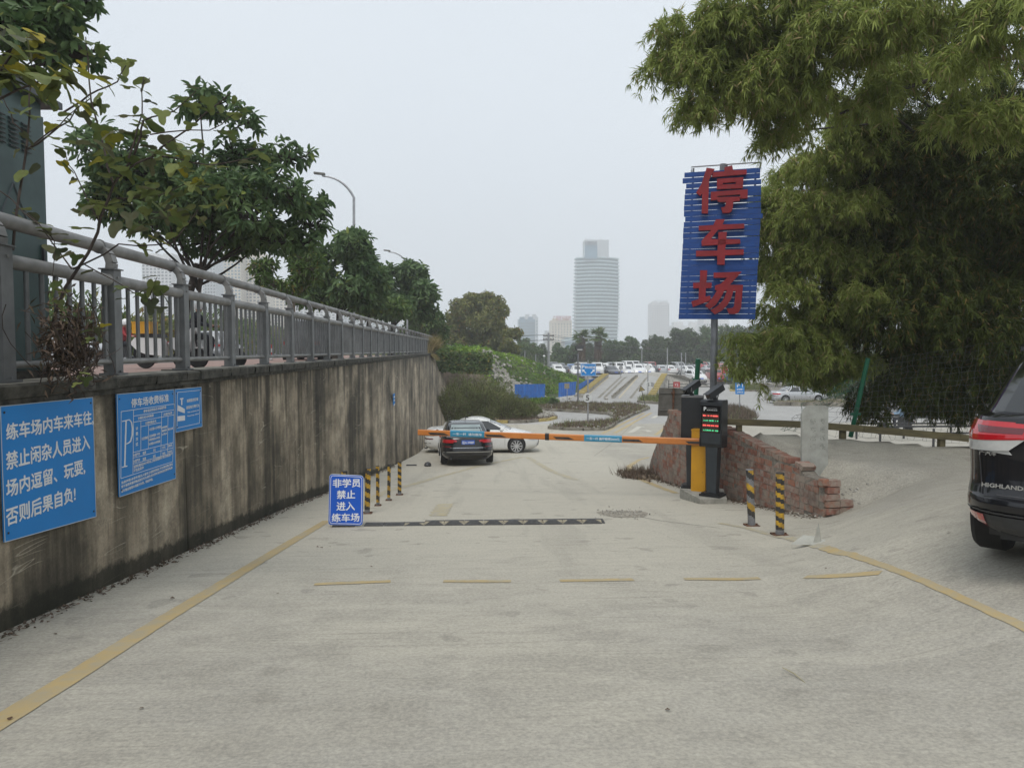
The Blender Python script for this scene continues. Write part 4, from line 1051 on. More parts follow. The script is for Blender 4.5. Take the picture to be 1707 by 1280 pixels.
# ------------------------------------------------------------------ lot: islands, kerbs, markings, training ramp
def lz(px, py, dz=0.0): return at_z(px, py, LOT + dz)
def z7(x, y): return (840 + x / 5.334, 560 + y / 5.334)
def island(name, pix, label, kerb_w=.22, yellow=False, h=.16):
    P = [lz(*p) for p in pix]; n = len(P)
    b = MB(); b.quad(*[(p.x, p.y, LOT + h - .02) for p in P]); o = b.build(name, 'soil', kind='structure')
    kr = empty('island_kerb', (P[0].x, P[0].y, LOT), label=label, cat='kerb')
    for i in range(n):
        a, c = P[i], P[(i + 1) % n]; L_ = (c - a).length; m = max(1, int(L_ / 1.0))
        for k in range(m):
            p, q = a.lerp(c, k / m), a.lerp(c, (k + .96) / m); d = q - p; b = MB()
            b.box(((p.x + q.x) / 2, (p.y + q.y) / 2, LOT + h / 2), (d.length, kerb_w, h + random.uniform(-.02, .02)), Matrix.Rotation(math.atan2(d.y, d.x), 3, 'Z'))
            b.build('kerb_stone', 'kerb_yellow' if yellow and (i + k) % 3 == 0 else 'kerb', kr)
    return P
def scatter_poly(P, n):
    xs_ = [p.x for p in P]; ys_ = [p.y for p in P]; out = []
    while len(out) < n:
        x, y = random.uniform(min(xs_), max(xs_)), random.uniform(min(ys_), max(ys_)); ins = False; j = len(P) - 1
        for i in range(len(P)):
            if (P[i].y > y) != (P[j].y > y) and x < (P[j].x - P[i].x) * (y - P[i].y) / (P[j].y - P[i].y) + P[i].x: ins = not ins
            j = i
        if ins: out.append((x, y))
    return np.array(out)
random.seed(21)
isl1 = island('median_soil', [z7(*p) for p in ((300, 650), (330, 632), (450, 615), (600, 600), (760, 606), (900, 620), (1100, 612), (1230, 628), (1288, 648), (1130, 712), (1000, 775), (955, 815), (880, 843), (700, 843), (520, 838), (405, 828), (480, 800), (600, 788), (760, 776), (900, 772), (985, 752), (990, 722), (930, 700), (760, 686), (520, 672), (340, 664))], 'kerb around the curved weedy traffic island')
isl2 = island('verge_soil', [z7(*p) for p in ((-60, 772), (40, 775), (200, 772), (400, 752), (462, 735), (430, 705), (360, 685), (280, 680), (150, 640), (-60, 640))], 'kerb around the rubble corner by the bushes', yellow=True)
isl3 = island('verge_soil', [z7(*p) for p in ((1195, 590), (1230, 565), (1330, 545), (1460, 540), (1640, 560), (1700, 600), (1480, 610), (1250, 600))], 'kerb around the small planted corner at the ramp foot')
def weeds(name, pts, h, n_per, mat, w=.012, kind='stuff', shape='tri', spread=.5, base=None):
    pts = np.asarray(pts); P = np.repeat(pts, n_per, 0) + rng.normal(size=(len(pts) * n_per, 2)) * spread * .3
    z = np.full(len(P), LOT + .13) if base is None else base(P[:, 0], P[:, 1])
    D = rng.normal(size=(len(P), 3)) * .55 + np.array([0, 0, 1.0])
    return blades(name, np.column_stack([P, z]), D, h * rng.uniform(.4, 1.2, len(P)), w, mat, None, shape, kind=kind)
weeds('dry_weeds', scatter_poly(isl1, 900), .28, 9, 'dead', .03)
weeds('green_weeds', scatter_poly(isl1, 130), .35, 12, 'weed', .04, spread=.8)
weeds('green_weeds', scatter_poly(isl3, 200), .5, 14, 'weed', .05)
weeds('dry_weeds', scatter_poly(isl2, 350), .3, 9, 'dead', .03)
def stones(name, pts, s0, s1, mat, zf, parent=None):
    m = MB()
    for x, y in pts:
        s_ = random.uniform(s0, s1); m.box((x, y, zf(x, y) + s_ * .25), (s_, s_ * random.uniform(.6, 1), s_ * .6), Euler((random.uniform(-.5, .5), random.uniform(-.5, .5), random.uniform(0, 3))).to_matrix(), taper=random.uniform(.5, .9))
    return m.build(name, mat, kind='stuff')
stones('rubble', scatter_poly([lz(*z7(*p)) for p in ((300, 690), (430, 705), (450, 735), (330, 750), (230, 745))], 260), .08, .3, 'stone_rubble', lambda x, y: LOT + .15)
stones('rubble', scatter_poly(isl1, 120), .06, .2, 'stone_rubble', lambda x, y: LOT + .13)
def lot_mark(name, pix, mat, w=.16):
    P = [lz(*p) for p in pix]; return strip(name, [(p.x, p.y) for p in P], w, mat, lift=.004, zf=lambda x, y: max(LOT, float(zroad(y))), seg=.8)
lot_mark('lane_line', [(1004, 723.5), (1030, 710), (1074, 688.5)], 'paint_yellow', .2)
lot_mark('lane_line', [(1024, 723), (1060, 702), (1086, 688)], 'paint_yellow', .22)
lot_mark('lane_line', [(1092, 727), (1110, 712), (1122, 703)], 'paint_yellow', .22)
lot_mark('lane_line', [(1110, 729), (1122, 717)], 'paint_white', .2)
for pts in (((1050, 722), (1058, 717), (1078, 717.5), (1083, 720)), ((1058, 717), (1066, 711), (1074, 711.5))): lot_mark('arrow_marking', pts, 'paint_white', .3)
lot_mark('arrow_marking', ((1088, 697), (1095, 693), (1100, 693.5)), 'paint_white', .3)
# training ramp: two lanes that climb away from us
rampf = [at_z(969, 662.5, LOT), at_z(1022, 664, LOT), at_z(1087, 665, LOT)]
TOPZ = LOT + 1.32; YT = 84.0
def at_hy(px, Y, z):
    d = ray(px, 600); return Vector((d.x * Y / d.y, Y, z))
rampt = [at_hy(1012, YT, TOPZ), at_hy(1063, YT, TOPZ), at_hy(1109, YT, TOPZ)]
def lane(i, j, name):
    m = MB(); N = 14; rows = []
    for k in range(N + 1):
        t = k / N; zz = LOT + 1.32 * (t if t < .85 else .85 + (t - .85) * .6) + .004
        a = rampf[i].lerp(rampt[i], t); c = rampf[j].lerp(rampt[j], t); rows.append(((a.x, a.y, zz), (c.x, c.y, zz)))
    for a, c in zip(rows[:-1], rows[1:]): m.quad(a[0], a[1], c[1], c[0])
    a = rows[-1]; m.quad(a[0], a[1], (a[1][0] + 2, a[1][1] + 14, a[1][2]), (a[0][0] + 2, a[0][1] + 14, a[0][2]))
    m.quad(rows[0][0], *[r[0] for r in rows], (rows[-1][0][0], rows[-1][0][1], LOT - .01)); m.quad(rows[0][1], *[r[1] for r in rows], (rows[-1][1][0], rows[-1][1][1], LOT - .01))
    return m.build(name, 'lot_concrete', kind='structure')
lane(0, 2, 'training_ramp')
simple('ramp_line', (.52, .44, .26), .9, scale=6, c2=(.38, .34, .26))
def rpt(i, j, u, t): 
    a = rampf[i].lerp(rampt[i], t); c = rampf[j].lerp(rampt[j], t); p = a.lerp(c, u); return Vector((p.x, p.y, LOT + 1.32 * (t if t < .85 else .85 + (t - .85) * .6) + .012))
for u in (.05, .46, .54, .93):
    m = MB(); 
    for k in range(13):
        t0, t1 = k / 13, (k + 1) / 13; w = .012; m.quad(rpt(0, 2, u - w, t0), rpt(0, 2, u + w, t0), rpt(0, 2, u + w, t1), rpt(0, 2, u - w, t1))
    m.build('ramp_edge_line', 'ramp_line', kind='structure')
for u in (.25, .33, .70):
    m = MB(); w = .02
    for k in range(12): m.quad(rpt(0, 2, u - w, k / 12), rpt(0, 2, u + w, k / 12), rpt(0, 2, u + w, (k + 1) / 12), rpt(0, 2, u - w, (k + 1) / 12))
    m.build('tyre_trace', 'kerb', kind='structure')
def block_row(i, n, label, top, cat='kerb', t0=.0, h=.42, w=.75, ln=.9):
    r_ = empty('ramp_kerb', rampf[i], label=label, cat=cat)
    for k in range(n):
        t = t0 + (1 - t0) * k / n; a = rampf[i].lerp(rampt[i], t); c = rampf[i].lerp(rampt[i], t + .5 / n); d = c - a; zz = LOT + 1.32 * (t if t < .85 else .85 + (t - .85) * .6)
        R_ = Matrix.Rotation(math.atan2(d.y, d.x), 3, 'Z'); m = MB(); m.box((a.x, a.y, zz + h / 2 - .1), (ln * .8, w * .8, h + .2), R_)
        m.use(1).box((a.x, a.y, zz + h + .03), (ln * .86, w * .9, .10), R_); m.build('kerb_block', ['stone_rubble', top], r_)
random.seed(4)
block_row(0, 15, 'row of yellow topped blocks along the left edge of the concrete ramp', 'kerb_yellow')
block_row(1, 20, 'row of grey kerb blocks between the two lanes of the ramp', 'kerb', h=.22, w=.3, ln=.55)
block_row(2, 15, 'row of yellow topped blocks along the right edge of the concrete ramp', 'kerb_yellow')
m = MB(); tp = rampt[2]; m.prism([(tp.x - 4.5, YT - 4, LOT), (tp.x - .2, YT - 1, TOPZ + .25), (tp.x + 1.6, YT - 1, TOPZ + .2), (tp.x + 6, YT + 1, LOT)], (0, 10, 0)); m.build('ramp_embankment', 'stone_rubble', label='stone faced end bank beside the ramp', cat='embankment')
q = at_y(1128, 641, 78)
bn = empty('banner', (q.x, 78, LOT), label='red banner with pale figure hanging on the bank right of the ramp', cat='banner')
m = MB(); m.box((q.x, 78, q.z), (.75, .03, .62)); m.build('cloth', 'banner_red', bn)
m = MB(); m.tube([(q.x - .36, 78.03, LOT), (q.x - .36, 78.03, q.z + .3)], .03, 6); m.tube([(q.x + .36, 78.03, LOT), (q.x + .36, 78.03, q.z + .3)], .03, 6); m.build('stake', 'dark_metal', bn)
text('Y2', .4, (q.x - .25, 77.98, q.z - .15), (1, 0, 0), (0, 0, 1), 'white_paint', bn, ext=.002)
# ------------------------------------------------------------------ sign posts and lamp posts in the lot
def post_thing(name, label, cat, px, pyb, top_py, r_=.04, mat='galvanised', Y=None, group=None, lean=0):
    b_ = lz(px, pyb) if Y is None else Vector((at_hy(px, Y, LOT)))
    t_ = at_y(px + lean, top_py, b_.y); rt = empty(name, (b_.x, b_.y, LOT), label=label, cat=cat, group=group)
    m = MB(); m.tube([(b_.x, b_.y, LOT - .02), tuple(t_)], [r_, r_ * .85], 8); m.build('pole', mat, rt); return rt, b_, t_
def disc(rt, px, py, Y, r_, mat, nm='disc', edge='galvanised', num=None):
    c = at_y(px, py, Y - .07); m = MB(); m.lathe((c.x, c.y, c.z), [(r_ * .96, -.012), (r_, -.006), (r_, .012), (r_ * .9, .014)], 24, 'y'); o = m.build(nm, mat, rt)
    if num: text(num, r_ * 1.7, (c.x, c.y - .016, c.z - r_ * .58), (1, 0, 0), (0, 0, 1), 'band_black', rt, bold=.03, ext=.002, align='CENTER')
    return o
simple('sign_white', (.60, .61, .60), .5, scale=5, var=.06)
rt, b_, t_ = post_thing('speed_limit_sign', 'round white 5 sign and blue parking board on one post in the traffic island', 'sign', 980, 706, 600, .05)
disc(rt, 979.5, 663, b_.y, .28, 'sign_white', num='5')
pl = Plane((b_.x, b_.y - .08, 0), (1, 0, 0)); m = MB(); m.prism([pl.hit(*p) for p in ((968, 627), (993.5, 627), (993.5, 606), (968, 606))], (0, .02, 0)); bo = m.build('parking_board', 'sign_blue', rt)
m = MB(); cs = [pl.hit(*p, .004) for p in ((968.8, 626.2), (992.7, 626.2), (992.7, 606.8), (968.8, 606.8), (968.8, 626.2))]; m.tube(cs, .012, 4); m.build('white_border', 'white_paint', bo)
wt = lambda s_, x0, x1, yb, h: text(s_, .3, pl.hit(x0, yb, .006), (1, 0, 0), (0, 0, 1), 'white_paint', bo, bold=.03, ext=.002, width=(pl.hit(x1, yb) - pl.hit(x0, yb)).length, height=(pl.hit(x0, yb - h) - pl.hit(x0, yb)).length)
wt('P', 969.5, 974, 614.5, 6); wt('停车场区域', 974.8, 992, 614.2, 4.6)
for x0, x1 in ((977, 972), (985, 990)):
    m = MB(); a, c = pl.hit(x0, 622.5, .006), pl.hit(x1, 617.5, .006); m.tube([a, c], .035, 4); d = (c - a).normalized(); s_ = Vector((-d.z, 0, d.x)); m.prism([c + d * .10, c + s_ * .10 - d * .06, c - s_ * .10 - d * .06], (0, .004, 0)); m.build('arrow', 'white_paint', bo)
rt, b_, t_ = post_thing('flood_lamp', 'tall lamp post with a square floodlight left of the blue parking board', 'lamp post', 963.5, 673, 590, .075, 'pole_grey')
q = at_y(966, 581, b_.y); m = MB(); m.box(q, (.55, .5, .28), Matrix.Rotation(R(-18), 3, 'X'), taper=1.25); hd = m.build('lamp_head', 'dark_metal', rt); m = MB(); m.box(q + Vector((0, -.2, -.02)), (.42, .12, .22), Matrix.Rotation(R(-18), 3, 'X')); m.build('lamp_glass', 'lamp_clear', hd)
rt, b_, t_ = post_thing('small_sign', 'small square sign on a thin post standing at the back of the island', 'sign', 945.5, 674, 644, .03); q = at_y(945, 643.5, b_.y - .05); m = MB(); m.box(q, (.42, .02, .42)); m.build('plate', 'bump_yellow', rt)
rt, b_, t_ = post_thing('speed_limit_sign', 'tall post with a blank white disc and a small 5 at the ramp', 'sign', 1080, 663.5, 603, .05)
disc(rt, 1080.5, 613, b_.y, .22, 'plastic_white'); disc(rt, 1081, 641, b_.y, .24, 'sign_white', num='5')
rt, b_, t_ = post_thing('round_sign', 'grey round sign on a post behind the left lane of the ramp', 'sign', 1035, 630, 606, .05, Y=86); disc(rt, 1035, 613, 86, .26, 'galvanised')
rt, b_, t_ = post_thing('tilted_sign', 'small grey sign tilted on its post by the ramp', 'sign', 1094, 655, 640, .03, Y=67, lean=-6); q = at_y(1087, 641, 66.9); m = MB(); m.box(q, (.38, .02, .38), Matrix.Rotation(R(20), 3, 'Y')); m.build('plate', 'galvanised', rt)
rt, b_, t_ = post_thing('warning_triangle', 'yellow triangular warning sign on a leaning thin post', 'sign', 1076, 678, 652, .03, 'dark_metal', lean=-6)
pl = Plane((b_.x, b_.y - .06, 0), (1, 0, 0)); m = MB(); m.prism([pl.hit(*p) for p in ((1064.5, 653), (1075.5, 650.5), (1068, 642.5))], (0, .02, 0)); tr_ = m.build('triangle_plate', 'band_black', rt)
m = MB(); m.prism([pl.hit(*p, .004) for p in ((1066.0, 651.8), (1073.9, 650.0), (1068.4, 644.2))], (0, .004, 0)); m.build('yellow_face', 'kerb_yellow', tr_)
m = MB(); m.tube([pl.hit(1068, 650.5, .01), pl.hit(1069, 647.2, .01), pl.hit(1071, 649, .01)], .03, 4); m.build('symbol', 'band_black', tr_)
rt, b_, t_ = post_thing('parking_sign', 'blue parking sign with exclamation mark on a post in the right hand lot', 'sign', 1233, 688, 640, .05)
pl = Plane((b_.x, b_.y - .08, 0), (1, 0, 0)); m = MB(); m.prism([pl.hit(*p) for p in ((1226, 657), (1241, 657), (1241, 637.5), (1226, 637.5))], (0, .02, 0)); bo = m.build('panel', 'sign_blue', rt)
wt2 = lambda s_, x0, x1, yb, h: text(s_, .3, pl.hit(x0, yb, .006), (1, 0, 0), (0, 0, 1), 'white_paint', bo, bold=.03, ext=.002, width=(pl.hit(x1, yb) - pl.hit(x0, yb)).length, height=(pl.hit(x0, yb - h) - pl.hit(x0, yb)).length)
wt2('P', 1228, 1232.5, 645.5, 6); wt2('!', 1236.5, 1238, 645.5, 5.5); wt2('减速慢行', 1228, 1239, 650, 2.6); wt2('注意安全', 1228, 1239, 654.5, 2.6)
for i, (px, top, Y_) in enumerate(((1070, 583, 120), (1112.5, 580, 96), (1136, 588, 100), (1143, 588, 112), (1100, 592, 140), (875, 585, 110), (893, 590, 115))):
    rt, b_, t_ = post_thing('lot_pole', 'slim grey pole standing among the parked cars', 'pole', px, 0, top, .09, 'galvanised', Y=Y_, group='slim poles in the far lot')
rt, b_, t_ = post_thing('lot_lamp', 'slim pole with a small white globe lamp in front of the trees', 'lamp post', 907, 0, 594, .07, 'pole_grey', Y=100); m = MB(); m.lathe((t_.x, t_.y, t_.z), [(.05, -.2), (.2, 0), (.05, .2)], 10); m.build('globe', 'plastic_white', rt)
rt, b_, t_ = post_thing('utility_pole', 'pale utility pole with two crossarms behind the green mound', 'utility pole', 914.5, 0, 555, .17, 'galvanised', Y=95)
for v in (560, 566):
    q = at_y(914.5, v, 95); m = MB(); m.box(q, (1.5, .1, .1)); ar = m.build('crossarm', 'dark_metal', rt)
    for k in (-.65, -.3, .3, .65): m = MB(); m.lathe((q.x + k, 95, q.z + .05), [(.05, 0), (.07, .1), (.03, .2)], 6); m.build('insulator', 'stone_rubble', ar)
for dz in (-.1, -.8):
    for k in (-.6, .6):
        a = at_y(914.5, 557, 95) + Vector((k, 0, dz)); m = MB(); m.tube(curve_pts(a, a + Vector((-26, 30, 2)), -.8, 10), .02, 3); m.build('wire', 'dark_metal', rt)
        m = MB(); m.tube(curve_pts(a, a + Vector((30, 20, -2)), -.8, 10), .02, 3); m.build('wire', 'dark_metal', rt)
# blue corrugated fence panels
def corr(pix, Y0, Y1, label):
    a, c = at_y(pix[0][0], pix[0][1], Y0), at_y(pix[1][0], pix[1][1], Y1); a1, c1 = at_y(pix[3][0], pix[3][1], Y0), at_y(pix[2][0], pix[2][1], Y1)
    rt = empty('corrugated_fence', a, label=label, cat='fence'); N = max(3, int((c - a).length / .42)); d = (c - a).normalized(); nn = Vector((d.y, -d.x, 0))
    for s_ in range(N):
        m = MB()
        for k in range(4):
            u0, u1 = (s_ + k / 4) / N, (s_ + (k + .97 if k == 3 else k + 1) / 4) / N; o0, o1 = [(0, .05), (.05, .05), (.05, 0), (0, 0)][k]
            m.quad(a.lerp(c, u0) + nn * o0, a.lerp(c, u1) + nn * o1, a1.lerp(c1, u1) + nn * o1, a1.lerp(c1, u0) + nn * o0)
        m.build('metal_panel', 'fence_blue', rt)
    m = MB(); m.tube([a.lerp(a1, .5) - nn * .04, c.lerp(c1, .5) - nn * .04], .03, 4); m.build('back_rail', 'dark_metal', rt)
corr(((858, 667.5), (908, 664), (909, 640), (858, 640.5)), 58, 60, 'widest blue corrugated metal fence panel at the foot of the green mound')
corr(((931, 662), (959, 658), (961, 636), (931.5, 638)), 62, 65, 'blue corrugated fence panel with a small sign in front of it')
corr(((965, 650), (979, 640), (979, 632.5), (965, 640)), 68, 74, 'sagging blue fence piece beside the yellow blocks')
corr(((980, 641), (990, 636), (991, 631), (981, 633)), 75, 80, 'smallest blue fence piece behind the parking board')
# ------------------------------------------------------------------ green mound
hx = np.arange(-16, 22.01, .5); hy = np.arange(50, 140.01, .6); HX, HY = np.meshgrid(hx, hy)
def hill(X, Y):
    yf = np.interp(X, [-16, -1, 2, 5, 8, 12, 18], [54, 56, 59.5, 61, 66, 76, 90])
    steep = np.interp(X, [-16, 0, 3, 8, 14], [4, 5, 12, 16, 16])
    top = 4.25 * (1 - sstep((X - (-1.5)) / 18.5)) ** .9
    r_ = sstep((Y - yf) / steep); back = 1 - sstep((Y - 105) / 30) * np.clip((X + 8) / 8, 0, 1)
    n_ = .18 * np.sin(X * 1.3 + Y * .4) * np.cos(Y * .7) + .12 * np.sin(X * 3.1 + 2) * np.sin(Y * 1.9) + .08 * np.sin(X * 5.3 + Y * 3.7)
    return LOT - .1 + (top + .1) * r_ * back + n_ * r_ * np.clip(top, 0, 1)
HZ = hill(HX, HY)
grid_mesh('green_mound', HX, HY, HZ, 'grass_ground')
m_cl = (HX > -3.2) & (HX < 2.2) & (HY < 62) & (HY > 54)
grid_mesh('bare_earth_face', HX, HY - .12, HZ + .02, 'cliff', mask=(m_cl & (HX < 1.0)))
def cover(n, mat, cond, name, L=.22, hgt=.15):
    X = rng.uniform(-15, 20, n * 3); Y = rng.uniform(54, 105, n * 3); Z = hill(X, Y); k = cond(X, Y, Z); X, Y, Z = X[k][:n], Y[k][:n], Z[k][:n]
    P = np.column_stack([X, Y, Z + rng.uniform(0, hgt, len(X))]); D = rng.normal(size=(len(X), 3)); D[:, 2] = np.abs(D[:, 2]) * .6
    t_ = rng.random((len(X), 2)); f = np.clip(.5 + .9 * (np.sin(X * .5 + Y * .22) * np.sin(Y * .33 - X * .2)) + rng.normal(size=len(X)) * .15, 0, 1); t_[:, 0] = f
    return blades(name, P, D, rng.uniform(.5, 1.3, len(X)) * L, L * .7, mat, None, 'lance', kind='stuff', tint=t_)
cover(60000, 'cover', lambda X, Y, Z: (Z > LOT + .15) & ~((X < 1.5) & (Y < 60.5)), 'ground_creeper')
cover(9000, 'cover', lambda X, Y, Z: (X < 1.2) & (X > -5) & (Y > 59), 'hanging_creeper', .3, .5)
P = rng.uniform(0, 1, (5000, 3)); P = np.column_stack([-3.3 + P[:, 0] * 4.2, 57.6 - P[:, 1] * .9 - P[:, 2] * .7, 1.5 - P[:, 2] * 1.5 - .25 * P[:, 0]])
blades('hanging_creeper', P, rng.normal(size=(5000, 3)) + np.array([0, -.6, -.5]), .3, .2, 'leaf_mid', None, 'lance', kind='stuff')
stones('rubble', np.column_stack([rng.normal(2.2, 1.1, 300), rng.normal(64, 1.2, 300)]), .12, .45, 'stone_rubble', lambda x, y: float(hill(x, y)))
stones('rubble', np.column_stack([rng.uniform(2, 12, 60), rng.uniform(63, 85, 60)]), .12, .35, 'stone_rubble', lambda x, y: float(hill(x, y)) + .1)
# ------------------------------------------------------------------ bushes at the wall foot and along the mound
def bush(name, label, c, r_, n, mat, L=.16, Wd=.05, parent_kind='bush', twig='twig', group=None, shape='lance', stems=14, upb=.5):
    rt = empty(name, c, label=label, cat=parent_kind, group=group); c = Vector(c)
    B = ball(n, .35); B[:, 2] = np.abs(B[:, 2]) ; lob = 1 + .22 * np.sin(B[:, 0] * 7 + c.x) * np.cos(B[:, 1] * 6 + B[:, 2] * 5)
    P = np.array(c) + B * lob[:, None] * np.array(r_); P[:, 2] = np.maximum(P[:, 2], c.z + .05)
    D = B * np.array([1, 1, 1.0]) + rng.normal(size=(n, 3)) * .6 + np.array([0, 0, upb])
    o = blades('foliage', P, D, rng.uniform(.6, 1.3, n) * L, Wd, mat, rt, shape, kind='stuff')
    m = MB()
    for i in range(stems):
        e = c + Vector((random.uniform(-.8, .8) * r_[0], random.uniform(-.8, .8) * r_[1], random.uniform(.7, 1.08) * r_[2]))
        m.tube(curve_pts(c + Vector((random.uniform(-.3, .3), random.uniform(-.2, .2), 0)), e, .1, 4, .1), [.02, .018, .014, .01, .006], 4)
    m.build('stems', twig, rt, kind='stuff'); return rt
random.seed(8)
for i, (px, py, Y_, rx, rz, mt) in enumerate(((752, 702, 45, 1.1, 2.0, 'weed'), (782, 703, 46, 1.3, 2.2, 'weed'), (812, 703, 46.5, 1.3, 2.0, 'weed'), (842, 702, 45, 1.2, 1.7, 'weed'), (868, 700, 45.5, 1.1, 1.35, 'weed'), (768, 700, 50, 1.4, 2.6, 'weed'), (800, 700, 51, 1.6, 2.6, 'weed'), (832, 699, 50, 1.3, 2.2, 'weed'), (884, 697, 47, .8, .9, 'weed'))):
    q = lz(px, py); q = at_hy(px, Y_, LOT); bush('wild_bush', 'olive green wild bush in the thicket at the foot of the mound', q, (rx, 1.0, rz), 5200, mt, .17, .035, group='wild bushes beside the stained wall')
for i, px in enumerate((868, 880, 892, 904, 916)):
    q = at_hy(px, 56.5 + i * .5, LOT); bush('low_plant', 'low leafy green plant in front of the blue fence', q, (.75, .6, .42), 900, 'cover', .25, .12, 'plant', group='low plants along the blue fence', stems=3)
q = lz(922, 677); bush('round_shrub', 'small round dark green shrub on the traffic island', q, (.42, .42, .62), 1800, 'leaf_dark', .12, .06, 'shrub', stems=4)
gt = empty('dry_grass_tuft', (-3.75, 54, 1.33), label='tall dry yellow grass tuft growing on top of the wall', cat='grass tuft')
n_ = 1500; P = np.column_stack([-3.75 + rng.normal(size=n_) * .08, 54 + rng.normal(size=n_) * .6, np.full(n_, 1.30)]); D = rng.normal(size=(n_, 3)) * np.array([.35, .35, .2]) + np.array([.1, 0, 1])
blades('grass_blades', P, D, rng.uniform(.5, 1.7, n_), .035, 'dry_grass', gt, 'lance', kind='stuff', droop=.3)
P[:, 2] += .1; D[:, 2] = -.4; D[:, 0] = .5; blades('hanging_blades', P[:400], D[:400], .9, .03, 'dry_grass', gt, 'lance', kind='stuff')
# ------------------------------------------------------------------ trees
def limb(m, a, c, r0, r1, n=5, jit=.12, sag=0):
    pts = curve_pts(a, c, sag, n, jit); m.tube(pts, list(np.linspace(r0, r1, len(pts))), 7 if r0 > .05 else 5); return pts
def whorl_tree(name, label, base, trunk_top, blobs, n_tips, L, Wd, mat, trunk_r=.12, cat='tree', group=None, per=7, bark='bark_dark', droop=.5, shape='broad', surf=.45, min_r=.012, split=3):
    """trunk + limbs to every foliage mass; leaves sit in drooping whorls at twig ends"""
    base = Vector(base); rt = empty(name, base, label=label, cat=cat, group=group)
    m = MB(); tt = Vector(trunk_top); limb(m, base, tt, trunk_r, trunk_r * .7, 6, .04)
    if split:
        nb2 = []
        for (x, y, z, rx, ry, rz) in blobs:
            for k in range(split):
                d_ = ball(1, .75)[0]; q_ = random.uniform(.46, .72); nb2.append((x + d_[0] * rx * .8, y + d_[1] * ry * .8, z + d_[2] * rz * .8, rx * q_, ry * q_, rz * q_))
        blobs = nb2
    vols = np.array([b_[3] * b_[4] * b_[5] for b_ in blobs]) ** .75; cnt = np.maximum(6, (n_tips * vols / vols.sum()).astype(int)); TP = []; TO = []; bi_ = -1; prev_ = tt
    for (x, y, z, rx, ry, rz), k in zip(blobs, cnt):
        c = Vector((x, y, z)); low = c - Vector((0, 0, rz * .35)); bi_ += 1; prev_ = low if (not split or bi_ % split == 0) else prev_; limb(m, tt - Vector((0, 0, random.uniform(0, .3) * (tt - base).length)) if (not split or bi_ % split == 0) else prev_, low, trunk_r * (.5 if not split else .32), trunk_r * .14, 5, .12)
        B = ball(k, surf); Pp = np.array(c) + B * np.array([rx, ry, rz]) * (1 + .12 * rng.normal(size=(k, 1))); TP.append(Pp); TO.append(B)
        for i in range(0, k, max(1, k // 14)): limb(m, low, Vector(Pp[i]), trunk_r * .2, min_r, 3, .15)
    m.build('trunk', bark, rt)
    TP = np.concatenate(TP); TO = np.concatenate(TO); K = len(TP)
    P = np.repeat(TP, per, 0); O = np.repeat(unit(TO + rng.normal(size=TO.shape) * .3), per, 0)
    a = np.tile(np.arange(per) / per * 2 * np.pi, K) + np.repeat(rng.random(K) * 6.28, per)
    ref = unit(np.cross(O, rng.normal(size=O.shape) * .1 + np.array([.1, .2, 1.0]))); ref2 = np.cross(O, ref)
    D = O * .35 + ref * np.cos(a)[:, None] + ref2 * np.sin(a)[:, None] + np.array([0, 0, -droop])
    P = P + rng.normal(size=P.shape) * L * .12
    tn = rng.random((len(P), 2)); tn[:, 0] = np.clip(np.repeat(rng.random(K), per) * .7 + tn[:, 0] * .3, 0, 1); tn[:, 1] = np.where(np.repeat(rng.random(K), per) < .6, tn[:, 1] * .9, tn[:, 1])
    blades('crown', P, D, rng.uniform(.7, 1.2, len(P)) * L, Wd, mat, rt, shape, kind='stuff', tint=tn)
    return rt
def pb(px, py, Y, rx, ry, rz):
    q = at_y(px, py, Y); return (q.x, q.y, q.z, rx, ry, rz)
UP = 1.15
def gp_(px, Y, z=UP): return at_hy(px, Y, z)
random.seed(31)
whorl_tree('street_tree', 'large dark street tree with drooping leaves just behind the railing', gp_(305, 15.5), at_y(330, 440, 15.5),
    [pb(360, 205, 15.5, .75, .8, .55), pb(430, 260, 15.5, .9, .9, .55), pb(500, 325, 15.3, .55, .7, .4), pb(340, 290, 15.6, 1.25, 1.2, .75), pb(245, 270, 15.6, 1.0, 1.2, .7), pb(235, 350, 15.5, .9, 1.1, .5), pb(310, 375, 15.7, 1.1, 1.2, .55), pb(430, 345, 15.2, 1.15, 1.1, .6), pb(400, 395, 15.5, .95, 1, .4), pb(490, 385, 15.8, .65, .8, .42), pb(195, 330, 15.8, .5, .7, .7), pb(300, 320, 15, 1, 1, .7)],
    1350, .235, .085, 'leaf_dark', .10)
whorl_tree('street_tree', 'dark tree whose boughs hang into the top left corner above the cabinet', gp_(-260, 9.5), at_y(-240, 60, 9.5),
    [pb(60, 15, 9.5, .65, .7, .36), pb(20, 60, 9.5, .5, .6, .22), pb(105, 70, 9.3, .38, .45, .2), pb(-60, 0, 9.6, .9, .8, .6), pb(-160, -20, 9.6, .9, .9, .7), pb(120, 0, 9.4, .25, .4, .25)],
    760, .21, .08, 'leaf_dark', .15)
whorl_tree('street_tree', 'dense dark street tree in front of the first curved street lamp', gp_(560, 30), at_y(566, 500, 30),
    [pb(575, 415, 30, 1.1, 1.2, .8), pb(530, 440, 30, 1.0, 1.2, .8), pb(610, 450, 30, .9, 1.2, .8), pb(560, 470, 29.6, 1.3, 1.3, .8), pb(510, 485, 30, 1.0, 1.1, .6), pb(620, 490, 30.2, 1.0, 1.1, .6), pb(590, 395, 30.2, .5, .6, .4)],
    1000, .36, .13, 'leaf_dark', .17)
